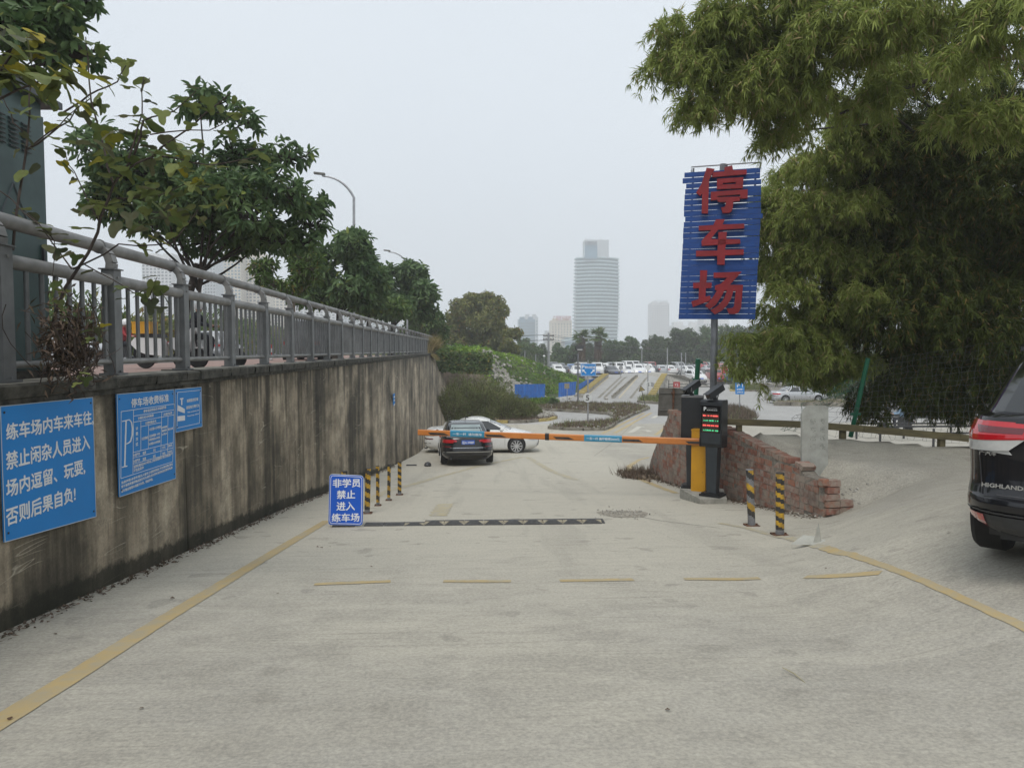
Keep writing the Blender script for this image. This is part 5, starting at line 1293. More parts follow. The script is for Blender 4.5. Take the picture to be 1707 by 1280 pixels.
whorl_tree('street_tree', 'slim light green young street tree with sparse leaves', gp_(487, 24), at_y(488, 470, 24),
    [pb(450, 440, 24, .55, .6, .3), pb(500, 430, 24, .6, .6, .35), pb(475, 470, 24, .6, .6, .35), pb(435, 462, 24, .35, .5, .25), pb(520, 455, 24, .4, .5, .3)], 260, .25, .07, 'leaf_mid', .06, bark='bark_pale', surf=.2)
whorl_tree('street_tree', 'dark round street tree in front of the second street lamp', gp_(655, 43), at_y(658, 520, 43),
    [pb(665, 465, 43, 1.3, 1.5, .9), pb(695, 485, 43, 1.1, 1.3, .9), pb(640, 485, 42.6, 1.2, 1.3, .9), pb(668, 505, 43, 1.5, 1.5, .8), pb(710, 505, 43.2, .7, 1, .7), pb(650, 455, 43, .6, .8, .5)], 900, .45, .17, 'leaf_dark', .2)
whorl_tree('street_tree', 'yellow green low tree between the dark street trees', gp_(615, 38), at_y(615, 520, 38),
    [pb(600, 512, 38, .7, .8, .35), pb(640, 508, 38, .9, .8, .4), pb(668, 515, 38.5, .7, .8, .35)], 220, .4, .12, 'leaf_mid', .08)
whorl_tree('street_tree', 'smaller dark tree behind the far end of the railing', gp_(700, 60), at_y(700, 545, 60),
    [pb(690, 525, 60, 1.3, 1.4, .9), pb(715, 540, 60, 1.2, 1.3, .9), pb(725, 555, 60, 1.0, 1.2, .7), pb(680, 545, 60, 1, 1.2, .6)], 420, .5, .2, 'leaf_mid', .14)
whorl_tree('mound_tree', 'broad olive and yellow tree standing on top of the green mound', gp_(800, 92, .9), at_y(800, 560, 92),
    [pb(790, 520, 92, 2.6, 2.4, 1.9), pb(765, 540, 92, 2.2, 2.2, 1.8), pb(825, 535, 92, 2.5, 2.4, 1.7), pb(800, 500, 92, 1.7, 1.8, 1.2), pb(845, 560, 92, 1.7, 1.8, 1.2), pb(770, 570, 92, 2.1, 2, 1.2), pb(815, 570, 92, 2.5, 2.2, 1.2), pb(752, 560, 91, 1.4, 1.5, 1.3), pb(800, 545, 91, 2.5, 2.2, 1.7), pb(830, 515, 92, 1.8, 1.8, 1.3)], 3300, .5, .2, 'leaf_yellow', .26, bark='bark_pale', surf=.3, min_r=.03, split=5)
whorl_tree('mound_tree', 'small orange brown tree right of the broad mound tree', gp_(853, 86, -.3), at_y(853, 580, 86),
    [pb(850, 565, 86, 1.1, 1.1, 1.2), pb(858, 580, 86, .9, 1, .8), pb(845, 585, 86, .9, 1, .8)], 320, .4, .16, 'leaf_yellow', .1, bark='bark_pale')
# tree belt behind the lot
random.seed(77)
belt = []
for i in range(46):
    px = 862 + i * 13.2 + random.uniform(-6, 6)
    top = interp(px, [862, 900, 930, 970, 1030, 1060, 1120, 1180, 1260, 1480], [568, 572, 578, 574, 566, 560, 556, 550, 548, 560]) + random.uniform(-7, 9)
    belt.append((px, top, random.uniform(135, 165)))
proto = []
for v, (mt, br_) in enumerate((('leaf_far', 'bark_pale'), ('leaf_far', 'bark_dark'), ('leaf_dark', 'bark_pale'), ('leaf_mid', 'bark_pale'))):
    rr = random.Random(v); bl = [(rr.uniform(-2.2, 2.2), rr.uniform(-1.6, 1.6), rr.uniform(3.0, 7.6), rr.uniform(1.4, 2.3), rr.uniform(1.3, 2.0), rr.uniform(1.1, 1.8)) for _ in range(8)] + [(0, 0, 7.2, 1.4, 1.4, 1.3), (0, 0, 2.5, 2.6, 2, 1.4)]
    kind_ = ['grey green belt tree behind the parked cars', 'dark green belt tree behind the parked cars', 'deep green glossy belt tree behind the parked cars', 'light green belt tree behind the parked cars'][v]
    t_ = whorl_tree('belt_tree', kind_, (0, 0, 0), (0, 0, 4.2), bl, 620, .62, .26, mt, .2, group='trees in the belt behind the lot', bark=br_, droop=.3, surf=.3, min_r=.04)
    proto.append(t_)
used = [0] * 4
for i, (px, top, Y_) in enumerate(belt):
    v = random.choice((0, 0, 1, 1, 2, 3)); o = proto[v] if not used[v] else copy_tree(proto[v]); used[v] = 1
    g = at_hy(px, Y_, LOT); hh = at_y(px, top, Y_).z - LOT; o.location = g; s_ = hh / 8.6; o.scale = (s_ * random.uniform(.95, 1.25), s_, s_); o.rotation_euler = (0, 0, random.uniform(0, 6.28))
for v in range(4):
    if not used[v]: proto[v].location = at_hy(1100, 150, LOT)
# undergrowth below the belt
n_ = 26000; t_ = rng.random(n_); X = 5 + t_ * 125; Y = 128 + rng.random(n_) * 8; Z = LOT + rng.random(n_) ** 1.2 * 3.4 * (.6 + .4 * np.sin(X * .6) * np.sin(X * .17))
blades('undergrowth', np.column_stack([X, Y, Z]), rng.normal(size=(n_, 3)), .7, .3, 'leaf_far', None, 'lance', kind='stuff')
# two fan palms
def palm(px, top, Y_, label, hgt_px):
    g = at_hy(px, Y_, LOT); t0 = at_y(px, top, Y_); rt = empty('fan_palm', g, label=label, cat='palm tree')
    m = MB(); m.tube(curve_pts(g, t0, 0, 6, .01), [.42, .36, .32, .3, .3, .34, .36], 10); m.build('trunk', 'palm_trunk', rt)
    n2 = 1500; B = unit(rng.normal(size=(n2, 3))); B[:, 2] = -np.abs(B[:, 2]) * 2.4; P = np.array(t0) + np.column_stack([B[:, 0] * .35, B[:, 1] * .35, -rng.random(n2) * 3.2])
    blades('dead_fronds', P, np.column_stack([B[:, 0] * .5, B[:, 1] * .5, -np.ones(n2)]), .9, .09, 'dead', rt, 'lance', kind='stuff')
    for k in range(34):
        e = random.uniform(-.5, 1.25); az = random.uniform(0, 6.28); d = Vector((math.cos(az) * math.cos(e), math.sin(az) * math.cos(e), math.sin(e))); c = t0 + d * random.uniform(.9, 1.2)
        s_ = d.cross(Vector((0, 0, 1))).normalized(); u_ = s_.cross(d); A = np.linspace(-1.9, 1.9, 19)
        D = np.array([d * math.cos(a) + s_ * math.sin(a) + u_ * .12 - Vector((0, 0, .25)) for a in A]); fr = blades('frond', np.repeat([tuple(c)], 19, 0), D, .85, .12, 'leaf_mid', rt, 'lance', droop=.25)
        m = MB(); m.tube([t0, c], .02, 3); m.build('leaf_stalk', 'twig', fr)
palm(970, 563, 118, 'fan palm with shaggy trunk, left one of the pair before the tower', 0); palm(997, 560, 118, 'fan palm with shaggy trunk, right one of the pair before the tower', 0)
# hedge of shrubs beyond the upper road
random.seed(9)
for i in range(13):
    Y_ = 24 + i * 5.2; bush('roadside_shrub', 'green roadside shrub seen between the railing bars', (-17.5 - i * .5 + random.uniform(-1, 1), Y_, 1.2), (2.6, 3.2, random.uniform(2.2, 3.2)), 2600, 'leaf_mid' if i % 3 else 'leaf_yellow', .34, .15, 'shrub', group='shrubs beyond the upper road', stems=6)
# ------------------------------------------------------------------ vehicles
def cutter(x, r_, w):
    b = MB(); b.lathe((x, -w, r_), [(r_, 0), (r_, 2 * w)], 40, 'y'); return b
def levels(T):
    """T: rows z, xr, xf, hw, n -> interpolators"""
    A = np.array(T, float); z = A[:, 0]
    def f(zz): return [float(np.interp(zz, z, A[:, k])) for k in range(1, 5)]
    return z, f
def outline(f, z, N):
    xr, xf, hw, n = f(z); cx, a = (xr + xf) / 2, (xf - xr) / 2; out = []
    for k in range(N):
        t = 2 * math.pi * (k + .5) / N; c, s_ = math.cos(t), math.sin(t)
        # spread the points evenly along the superellipse
        r_ = (abs(c) ** n + abs(s_) ** n) ** (-1 / n) if False else 1 / ((abs(c)) ** n + (abs(s_)) ** n) ** (1 / n)
        out.append((cx + a * c * r_, hw * s_ * r_, z))
    return out
def shell(T, N=56, sub=2):
    z, f = levels(T); zz = []
    for a, c in zip(z[:-1], z[1:]): zz += [a + (c - a) * k / sub for k in range(sub)]
    zz.append(z[-1]); b = MB(); R_ = [outline(f, q, N) for q in zz]
    for r_ in R_: b.v += r_
    for k in range(len(R_) - 1):
        for j in range(N):
            a = k * N + j; c = k * N + (j + 1) % N; b.f.append((a, c, c + N, a + N)); b.m.append(0)
    b.f.append(tuple(range(N))[::-1]); b.m.append(0); e = (len(R_) - 1) * N; b.f.append(tuple(range(e, e + N))); b.m.append(0)
    return b, f
def y_at(f, x, z):
    xr, xf, hw, n = f(z); cx, a = (xr + xf) / 2, (xf - xr) / 2; u = min(1, abs((x - cx) / a)); return hw * max(0, 1 - u ** n) ** (1 / n)
def x_rear(f, y, z):
    xr, xf, hw, n = f(z); cx, a = (xr + xf) / 2, (xf - xr) / 2; u = min(.9999, abs(y) / hw); return cx - a * (1 - u ** n) ** (1 / n)
def x_front(f, y, z):
    xr, xf, hw, n = f(z); cx, a = (xr + xf) / 2, (xf - xr) / 2; u = min(.9999, abs(y) / hw); return cx + a * (1 - u ** n) ** (1 / n)
def side_patch(f, q, off=.004, side=1, nu=8, nv=5):
    """q: BL BR TR TL as (x,z) corners on the flank"""
    b = MB(); G = []
    for j in range(nv + 1):
        row = []
        for i in range(nu + 1):
            u, v = i / nu, j / nv
            x = (q[0][0] * (1 - u) + q[1][0] * u) * (1 - v) + (q[3][0] * (1 - u) + q[2][0] * u) * v
            z = (q[0][1] * (1 - u) + q[1][1] * u) * (1 - v) + (q[3][1] * (1 - u) + q[2][1] * u) * v
            row.append((x, side * (y_at(f, x, z) + off), z))
        G.append(row)
    for a, c in zip(G[:-1], G[1:]):
        for i in range(nu): b.quad(a[i], a[i + 1], c[i + 1], c[i])
    return b
def end_patch(f, q, off=.004, front=False, nu=10, nv=5):
    """q: BL BR TR TL as (y,z) corners on the tail or the nose"""
    b = MB(); G = []; fn = x_front if front else x_rear; sg_ = 1 if front else -1
    for j in range(nv + 1):
        row = []
        for i in range(nu + 1):
            u, v = i / nu, j / nv
            y = (q[0][0] * (1 - u) + q[1][0] * u) * (1 - v) + (q[3][0] * (1 - u) + q[2][0] * u) * v
            z = (q[0][1] * (1 - u) + q[1][1] * u) * (1 - v) + (q[3][1] * (1 - u) + q[2][1] * u) * v
            x = fn(f, y, z); row.append((x + sg_ * off, y * (1 + off * .5), z))
        G.append(row)
    for a, c in zip(G[:-1], G[1:]):
        for i in range(nu): b.quad(a[i], a[i + 1], c[i + 1], c[i])
    return b
def solid_boolean(b, cuts, name, mat):
    me = b.mesh('t', mat); o = bpy.data.objects.new('t', me); COL.objects.link(o); tmp = [o]
    for c in cuts:
        q = bpy.data.objects.new('c', c.mesh('c', mat)); COL.objects.link(q); tmp.append(q)
        md = o.modifiers.new('b', 'BOOLEAN'); md.operation = 'DIFFERENCE'; md.object = q; md.solver = 'EXACT'
    dg = bpy.context.evaluated_depsgraph_get(); dg.update(); res = bpy.data.meshes.new_from_object(o.evaluated_get(dg))
    for q in tmp: bpy.data.objects.remove(q)
    res.polygons.foreach_set('use_smooth', [True] * len(res.polygons)); res.set_sharp_from_angle(angle=R(32)); res.name = name
    return res
def wheel_meshes(r_, w, spokes=10, dark=False):
    b = MB(); b.lathe((0, 0, 0), [(r_ * .70, -w / 2), (r_ * .93, -w / 2), (r_, -w * .36), (r_, w * .36), (r_ * .93, w / 2), (r_ * .70, w / 2)], 32, 'y', cap=False); ty = b.mesh('tyre', 'tyre', smooth=30)
    b = MB(); b.lathe((0, 0, 0), [(r_ * .66, w * .30), (r_ * .68, w * .51), (r_ * .71, w * .51), (r_ * .72, w * .3)], 32, 'y', cap=False); b.lathe((0, 0, 0), [(r_ * .05, w * .44), (r_ * .13, w * .44), (r_ * .13, w * .3)], 12, 'y')
    for k in range(spokes):
        a = 2 * math.pi * k / spokes; m_ = Matrix.Rotation(a, 3, 'Y'); b.box(m_ @ Vector((r_ * .39, w * .42, 0)), (r_ * .56, w * .10, r_ * .11), m_)
    ri = b.mesh('rim', 'rim' if not dark else 'trim_grey')
    b = MB(); b.lathe((0, 0, 0), [(r_ * .70, w * .22), (r_ * .1, w * .2)], 24, 'y'); di = b.mesh('brake_disc', 'rim_dark')
    return ty, ri, di
def put_wheel(root, W, x, y, r_, side):
    o = add('wheel', W[0], root, (x, y, r_), (0, 0, 0 if side > 0 else math.pi)); add('rim', W[1], o); add('brake_disc', W[2], o); return o
SEDAN = dict(L=4.75, body=[(.17, .30, 4.50, .80, 5), (.24, .14, 4.66, .88, 5), (.34, .03, 4.73, .905, 6), (.50, .0, 4.75, .92, 6), (.60, .03, 4.73, .922, 6), (.68, .04, 4.66, .92, 5.5), (.76, .05, 4.50, .915, 5), (.84, .06, 4.18, .90, 5), (.91, .08, 3.86, .885, 5), (.96, .12, 3.62, .86, 5), (.995, .22, 3.50, .82, 5), (1.01, .34, 3.40, .76, 5)],
    top=[(.93, .70, 3.72, .815, 5), (1.00, .86, 3.56, .80, 5), (1.10, 1.03, 3.32, .765, 5.5), (1.22, 1.24, 3.02, .71, 5.5), (1.34, 1.50, 2.72, .655, 5), (1.40, 1.72, 2.55, .61, 5), (1.44, 1.98, 2.38, .54, 4), (1.455, 2.15, 2.25, .40, 3)], r=.335, wx=(.98, 3.80), ww=.22)
def sedan(name, loc, rz, body_mat, label, group=None, glass='glass_dark', rear_glass='glass_dark', plate=None, fine=True, spec=SEDAN):
    rt = empty(name, loc, rz, label, 'car', group); A = lambda mb, nm, mt, par=rt, **k: mb.build(nm, mt, par, local=True, **k)
    lb, f = shell(spec['body']); tb, ft = shell(spec['top'])
    res = solid_boolean(lb, [cutter(x, spec['r'] + .045, 1.2) for x in spec['wx']], 'body', body_mat)
    # keep the underbody between the wheels closed
    o = bpy.data.objects.new('body', res); link(o, rt)
    A(MB().box((2.37, 0, .42), (3.9, 1.42, .46)), 'underbody', 'trim_black')
    cabin = A(tb, 'cabin', body_mat, smooth=30)
    for s_ in (1, -1):
        A(side_patch(ft, ((1.30, .99), (2.26, .985), (2.20, 1.355), (1.66, 1.34)), side=s_), 'side_window', glass, cabin, smooth=True)
        A(side_patch(ft, ((2.34, .985), (3.30, .985), (2.66, 1.335), (2.27, 1.355)), side=s_), 'side_window', glass, cabin, smooth=True)
        A(side_patch(ft, ((.98, 1.0), (1.24, .995), (1.55, 1.31), (1.40, 1.24)), side=s_, nu=4), 'quarter_window', glass, cabin, smooth=True)
        m = MB(); m.lathe((3.18, s_ * .97, 1.0), [(.03, -.07), (.07, -.03), (.075, .03), (.03, .08)], 10, 'y'); A(m, 'mirror', body_mat, smooth=True)
        for x in (1.30, 2.30, 3.32): A(side_patch(f, ((x, .30), (x + .008, .30), (x + .008, .95), (x, .95)), .002, s_, 1, 6), 'door_seam', 'trim_black')
        for x in (1.55, 2.58): A(side_patch(f, ((x, .80), (x + .18, .80), (x + .18, .83), (x, .83)), .02, s_, 2, 1), 'door_handle', body_mat)
        A(side_patch(f, ((.02 + 4.28, .60), (4.66, .58), (4.55, .70), (4.22, .73)), .006, s_, 8, 4), 'headlight', 'lamp_clear', smooth=True)
        for x in spec['wx']: put_wheel(rt, WH, x, s_ * .80, spec['r'], s_)
    A(end_patch(ft, ((-.60, 1.0), (.60, 1.0), (.48, 1.40), (-.48, 1.40)), .004), 'rear_window', rear_glass, cabin, smooth=True)
    A(end_patch(ft, ((-.70, .98), (.70, .98), (.52, 1.41), (-.52, 1.41)), .004, True), 'windscreen', 'glass_dark', cabin, smooth=True)
    for s_ in (1, -1):
        A(end_patch(f, ((s_ * .50, .77), (s_ * .86, .77), (s_ * .85, .88), (s_ * .44, .88)), .012), 'taillight', 'tail_red', smooth=True)
        A(end_patch(f, ((s_ * .58, .625), (s_ * .86, .625), (s_ * .84, .665), (s_ * .56, .665)), .010, nu=6, nv=2), 'reflector', 'tail_dark')
        A(side_patch(f, ((.06, .80), (.16, .81), (.15, .87), (.07, .87)), .008, s_, 6, 3), 'taillight', 'tail_red', smooth=True)
        m = MB(); m.tube([(.03, s_ * .58, .24), (.16, s_ * .58, .24)], .035, 8); A(m, 'exhaust', 'dark_metal')
    A(end_patch(f, ((-.84, .455), (.84, .455), (.84, .475), (-.84, .475)), .010, nu=14, nv=1), 'chrome_strip', 'chrome')
    A(end_patch(f, ((-.60, .20), (.60, .20), (.66, .33), (-.66, .33)), .006, nv=3), 'diffuser', 'trim_black')
    A(end_patch(f, ((-.62, .60), (.62, .60), (.62, .615), (-.62, .615)), .010, nv=1), 'chrome_strip', 'chrome')
    A(end_patch(f, ((-.70, .32), (.70, .32), (.62, .56), (-.62, .56)), .004, True), 'grille', 'trim_black')
    if plate:
        xp = x_rear(f, 0, .79) - .012; m = MB(); m.box((xp, 0, .79), (.012, .44, .14)); pl_ = A(m, 'number_plate', 'plate_blue')
        t_ = text(plate, .11, (xp - .008, .20, .745), (0, -1, 0), (0, 0, 1), 'white_paint', None, bold=.02, ext=.001, width=.40); t_.parent = pl_
    m = MB(); m.box((1.75, 0, 1.45), (.16, .02, .05), taper=.5); A(m, 'antenna_fin', 'trim_black')
    return rt
WH = wheel_meshes(.335, .22, 10)
def car_at(px, py, Y): q = at_y(px, py, Y); return q
q = at_y(782, 770, 25.4)
sedan('parked_car', (at_y(781, 770, 24.0).x, 23.7, at_y(781, 771, 24.4).z), R(90 - 3.0), 'paint_black', 'shiny black sedan seen from behind beyond the orange boom', rear_glass='glass_pale', plate='桂A·39889').rotation_euler = Euler((0, R(3.2), R(94.5)), 'XYZ')
q = at_y(709, 757, 29.6); q2 = at_y(902, 755, 29.6)
sedan('parked_car', (q.x - .02, 29.6, float(zroad(29.6)) - .01), R(0), 'car_white', 'white sedan standing crosswise behind the black sedan')
q = at_y(1295, 673, 57)
sedan('parked_car', (q.x, 58.5, LOT), R(1), 'car_silver', 'silver white sedan parked side on beyond the timber rail', )
# black suv at the right edge -------------------------------------------------
SUV = dict(body=[(.24, .30, 4.70, .80, 5), (.30, .14, 4.78, .90, 5), (.38, .05, 4.84, .945, 6), (.48, .015, 4.88, .955, 7), (.54, .0, 4.89, .955, 7), (.575, .01, 4.88, .952, 7), (.59, .055, 4.86, .945, 8), (.66, .085, 4.82, .94, 8), (.74, .095, 4.80, .94, 8), (.85, .10, 4.72, .945, 8), (.95, .10, 4.4, .945, 8), (1.03, .10, 4.1, .94, 8), (1.10, .12, 3.9, .925, 7), (1.16, .155, 3.75, .90, 7), (1.19, .20, 3.65, .86, 6)],
    top=[(1.12, .17, 3.85, .86, 7), (1.19, .21, 3.66, .845, 7), (1.30, .30, 3.42, .80, 7), (1.42, .40, 3.16, .75, 7), (1.54, .51, 2.9, .70, 7), (1.63, .60, 2.66, .655, 6), (1.69, .72, 2.5, .60, 5), (1.715, .95, 2.3, .50, 4)], r=.37, wx=(.98, 3.77))
WS = wheel_meshes(.37, .24, 6)
def suv(loc, rz):
    rt = empty('parked_car', loc, rz, 'black suv cut by the right edge of the picture with red tail lamp', 'car'); A = lambda mb, nm, mt, par=rt, **k: mb.build(nm, mt, par, local=True, **k)
    lb, f = shell(SUV['body'], 96, 3); tb, ft = shell(SUV['top'], 96, 3)
    o = bpy.data.objects.new('body', solid_boolean(lb, [cutter(x, .43, 1.2) for x in SUV['wx']], 'body', 'paint_black')); link(o, rt)
    A(MB().box((2.4, 0, .50), (4.1, 1.5, .5)), 'underbody', 'trim_black'); cab = A(tb, 'cabin', 'paint_black', smooth=30)
    A(end_patch(ft, ((-.74, 1.20), (.74, 1.20), (.60, 1.60), (-.60, 1.60)), .004, nu=20, nv=8), 'rear_window', 'glass_dark', cab, smooth=True)
    m = MB(); m.prism([(.72, -.62, 1.70), (.42, -.60, 1.655), (.42, .60, 1.655), (.72, .62, 1.70)], (.0, 0, .03)); A(m, 'spoiler', 'paint_black', cab)
    m = MB(); m.box((.41, 0, 1.675), (.02, .30, .018)); A(m, 'brake_light', 'tail_dark', cab)
    for s_ in (1, -1):
        A(side_patch(ft, ((.62, 1.21), (1.30, 1.20), (1.30, 1.58), (.92, 1.57)), side=s_), 'side_window', 'glass_dark', cab, smooth=True)
        A(side_patch(ft, ((1.38, 1.20), (2.28, 1.20), (2.22, 1.60), (1.38, 1.60)), side=s_), 'side_window', 'glass_dark', cab, smooth=True)
        A(side_patch(ft, ((2.36, 1.20), (3.36, 1.20), (2.72, 1.56), (2.30, 1.60)), side=s_), 'side_window', 'glass_dark', cab, smooth=True)
        m = MB(); m.tube([(.98, s_ * .56, 1.735), (1.2, s_ * .575, 1.76), (2.2, s_ * .57, 1.76), (2.45, s_ * .55, 1.735)], .018, 8); A(m, 'roof_rail', 'dark_metal', cab)
        # tail lamp: dark red upper band, bright red wedge, clear lower strip
        E_ = lambda q_, off, nm, mt, par=rt, nu=12, nv=4: A(end_patch(f, tuple((s_ * a, z) for a, z in q_), off, nu=nu, nv=nv), nm, mt, par, smooth=True)
        tl = E_(((.40, 1.035), (.945, .985), (.925, 1.135), (.36, 1.125)), .012, 'taillight', 'tail_red')
        E_(((.52, 1.055), (.80, 1.05), (.82, 1.10), (.50, 1.098)), .0145, 'dark_band', 'tail_dark', tl)
        E_(((.40, 1.030), (.93, .975), (.93, .990), (.38, 1.042)), .015, 'light_edge', 'tail_red', tl, 12, 2)
        E_(((.60, .93), (.942, .90), (.942, .975), (.50, 1.02)), .012, 'reversing_light', 'lamp_clear', tl)
        A(side_patch(f, ((.105, 1.0), (.30, 1.06), (.22, 1.135), (.13, 1.135)), .010, s_, 8, 4), 'side_lamp', 'tail_red', tl, smooth=True)
        A(side_patch(f, ((.105, .90), (.16, .93), (.30, 1.055), (.11, .99)), .010, s_, 8, 4), 'side_lamp', 'lamp_clear', tl, smooth=True)
        E_(((.72, .335), (.87, .335), (.885, .45), (.74, .45)), .014, 'reflector', 'tail_red', rt, 6, 4)
        for x in SUV['wx']: put_wheel(rt, WS, x, s_ * .815, .37, s_)
        for x in (1.25, 2.32, 3.38): A(side_patch(f, ((x, .40), (x + .008, .40), (x + .008, 1.14), (x, 1.14)), .002, s_, 1, 6), 'door_seam', 'trim_black')
    A(end_patch(f, ((-.86, .470), (.86, .470), (.88, .482), (-.88, .482)), .012, nu=24, nv=1), 'bumper_line', 'trim_grey')
    A(end_patch(f, ((-.90, .29), (.90, .29), (.93, .455), (-.93, .455)), .008, nu=24, nv=4), 'lower_bumper', 'trim_grey', smooth=True)
    A(end_patch(f, ((-.66, .602), (.66, .602), (.66, .610), (-.66, .610)), .006, nu=24, nv=1), 'tailgate_seam', 'dark_metal')
    for s_ in (1, -1): A(end_patch(f, ((s_ * .755, .60), (s_ * .763, .60), (s_ * .83, 1.15), (s_ * .822, 1.15)), .004, nu=1, nv=8), 'tailgate_seam', 'dark_metal')
    A(MB().box((.35, 0, .33), (.3, 1.3, .14)), 'under_panel', 'trim_black')
    def badge(s_, y, z, w, h, nm='badge', bold=.03):
        x = x_rear(f, y - w / 2, z) - .006; t_ = text(s_, .1, (x, y, z), (.0, -1, 0), (0, 0, 1), 'chrome', None, bold=bold, ext=.002, width=w, height=h, name=nm); t_.parent = rt
    badge('HIGHLANDER', .76, .655, .31, .032); badge('广汽丰田', .79, .885, .15, .032)
    xg = x_rear(ft, .45, 1.36) - .006; t_ = text('176', .09, (xg, .50, 1.33), (0.0, -1, 0), (.55, 0, 1), 'bump_yellow', None, ext=.001); t_.parent = rt
    return rt
hd_ = R(47); cn0 = at_y(1587, 800, 5.1); lf_ = Vector((-math.cos(hd_), math.sin(hd_), 0)); og_ = cn0 - lf_ * .93; gz_ = at_y(1680, 909, 5.75).z
suv_r = suv((og_.x, og_.y, gz_), R(90) - hd_)
# ------------------------------------------------------------------ simple far cars: one mesh each, colour by object
def far_car(kind):
    if kind == 'suv': body, top, wx, r_ = SUV['body'], SUV['top'], (.98, 3.77), .37
    elif kind == 'van':
        body = [(.22, .1, 4.5, .80, 6), (.5, 0, 4.6, .85, 8), (1.0, .02, 4.5, .85, 8), (1.15, .05, 4.2, .82, 8)]; top = [(1.1, .06, 4.25, .81, 8), (1.4, .12, 3.9, .79, 8), (1.8, .25, 3.3, .72, 7), (1.86, .6, 3.0, .6, 5)]; wx, r_ = (.9, 3.7), .33
    else: body, top, wx, r_ = SEDAN['body'], SEDAN['top'], SEDAN['wx'], .335
    b, f = shell(body, 24, 1); t_, ft = shell(top, 24, 1)
    n0 = len(b.v); b.v += t_.v; b.f += [tuple(i + n0 for i in q_) for q_ in t_.f]; b.m += [0] * len(t_.f)
    def J(o, k):
        n1 = len(b.v); b.v += o.v; b.f.extend([tuple(i + n1 for i in q_) for q_ in o.f]); b.m.extend([k] * len(o.f))
    z0, z1 = top[1][0], top[-3][0]; z1 = top[-2][0] - .05
    def xr(z): return ft(z)[0]
    def xf(z): return ft(z)[1]
    for s_ in (1, -1):
        J(side_patch(ft, ((xr(z0) + .35, z0), (xf(z0) - .3, z0), (xf(z1) - .25, z1), (xr(z1) + .15, z1)), .012, s_, 6, 3), 1)
        for x in wx: w = MB(); w.lathe((x, s_ * (f(.4)[2] - .08), r_), [(r_, -.12), (r_, .12)], 14, 'y'); J(w, 2); w = MB(); w.lathe((x, s_ * (f(.4)[2] + .045), r_), [(r_ * .6, -.01), (r_ * .55, .01)], 12, 'y'); J(w, 3)
        J(end_patch(f, ((s_ * .5, .78), (s_ * f(.8)[2] * .96, .78), (s_ * f(.9)[2] * .95, .92), (s_ * .55, .92)), .012, nu=3, nv=1), 4)
    hw = ft(z0)[2] * .86; h2 = ft(z1)[2] * .84
    J(end_patch(ft, ((-hw, z0), (hw, z0), (h2, z1), (-h2, z1)), .012, nu=4, nv=2), 1); J(end_patch(ft, ((-hw, z0), (hw, z0), (h2, z1), (-h2, z1)), .012, True, 4, 2), 1)
    J(end_patch(f, ((-.22, .55), (.22, .55), (.22, .68), (-.22, .68)), .012, True, 2, 1), 5); J(end_patch(f, ((-.7, .3), (.7, .3), (.6, .5), (-.6, .5)), .01, True, 4, 1), 2)
    return b.mesh('far_car', ['car_any', 'glass_dark', 'tyre', 'rim', 'tail_red', 'plate_blue'], smooth=35)
FC = {k: far_car(k) for k in ('sedan', 'suv', 'van')}
WHT, SLV, BLK, RED, BLU = (.62, .62, .61, 1), (.35, .36, .37, 1), (.02, .02, .025, 1), (.30, .03, .03, 1), (.05, .12, .28, 1)
def place_car(x, y, rz, kind, col, label, group, z=LOT):
    o = bpy.data.objects.new('parked_car', FC[kind]); link(o); o.location = (x, y, z); o.rotation_euler = (0, 0, rz); o.color = col; tag(o, label, 'car', group)
    o.scale = (random.uniform(.92, 1.02),) * 3; return o
random.seed(50)
cn_ = {WHT: 'white', SLV: 'silver', BLK: 'black', RED: 'dark red', BLU: 'blue'}
kn_ = {'sedan': 'saloon', 'suv': 'tall wagon', 'van': 'minivan'}
def row(px0, px1, Y, n, zoff=0.0, rz=R(90), jx=.4, where='in the far lot rows'):
    for i in range(n):
        px = px0 + (px1 - px0) * i / max(1, n - 1); g = at_hy(px, Y + random.uniform(-.5, .5), LOT); k = random.choice(('sedan', 'sedan', 'suv', 'van')); c = random.choice((WHT, WHT, SLV, BLK, SLV, WHT, RED, BLU, BLK))
        place_car(g.x, g.y, rz + random.uniform(-.15, .15) + (math.pi if random.random() < .5 else 0), k, c, '%s %s parked %s' % (cn_[c], kn_[k], where), 'cars parked in the far lot', LOT + zoff)
row(925, 1010, 97, 6, .9, where='behind the green mound and the blue board')
row(920, 1060, 106, 9, 1.0, where='in the row behind the ramp')
row(1028, 1140, 102, 8, .85, where='in the row above the ramp top')
row(1020, 1260, 114, 15, .7, where='in the last row below the trees')
row(1150, 1250, 95, 7, .2, where='in the row right of the ramp')
row(1160, 1420, 126, 14, .5, where='in the last row on the right')
b = MB(); b.quad((4, 93, LOT - .02), (50, 90, LOT - .02), (50, 92, LOT + .6), (4, 94, LOT + .9)); b.quad((4, 94, LOT + .9), (50, 92, LOT + .6), (140, 124, LOT + .5), (140, 133, LOT + .5), (4, 130, LOT + .9)); 
# the far lot is a slightly raised deck
b.build('upper_lot_ground', 'lot_concrete', kind='structure')
b = MB()
row(1436, 1520, 47, 2, where='seen below the bamboo behind the wire net', rz=R(5)); row(1560, 1660, 60, 2, where='far under the bamboo', rz=R(5))
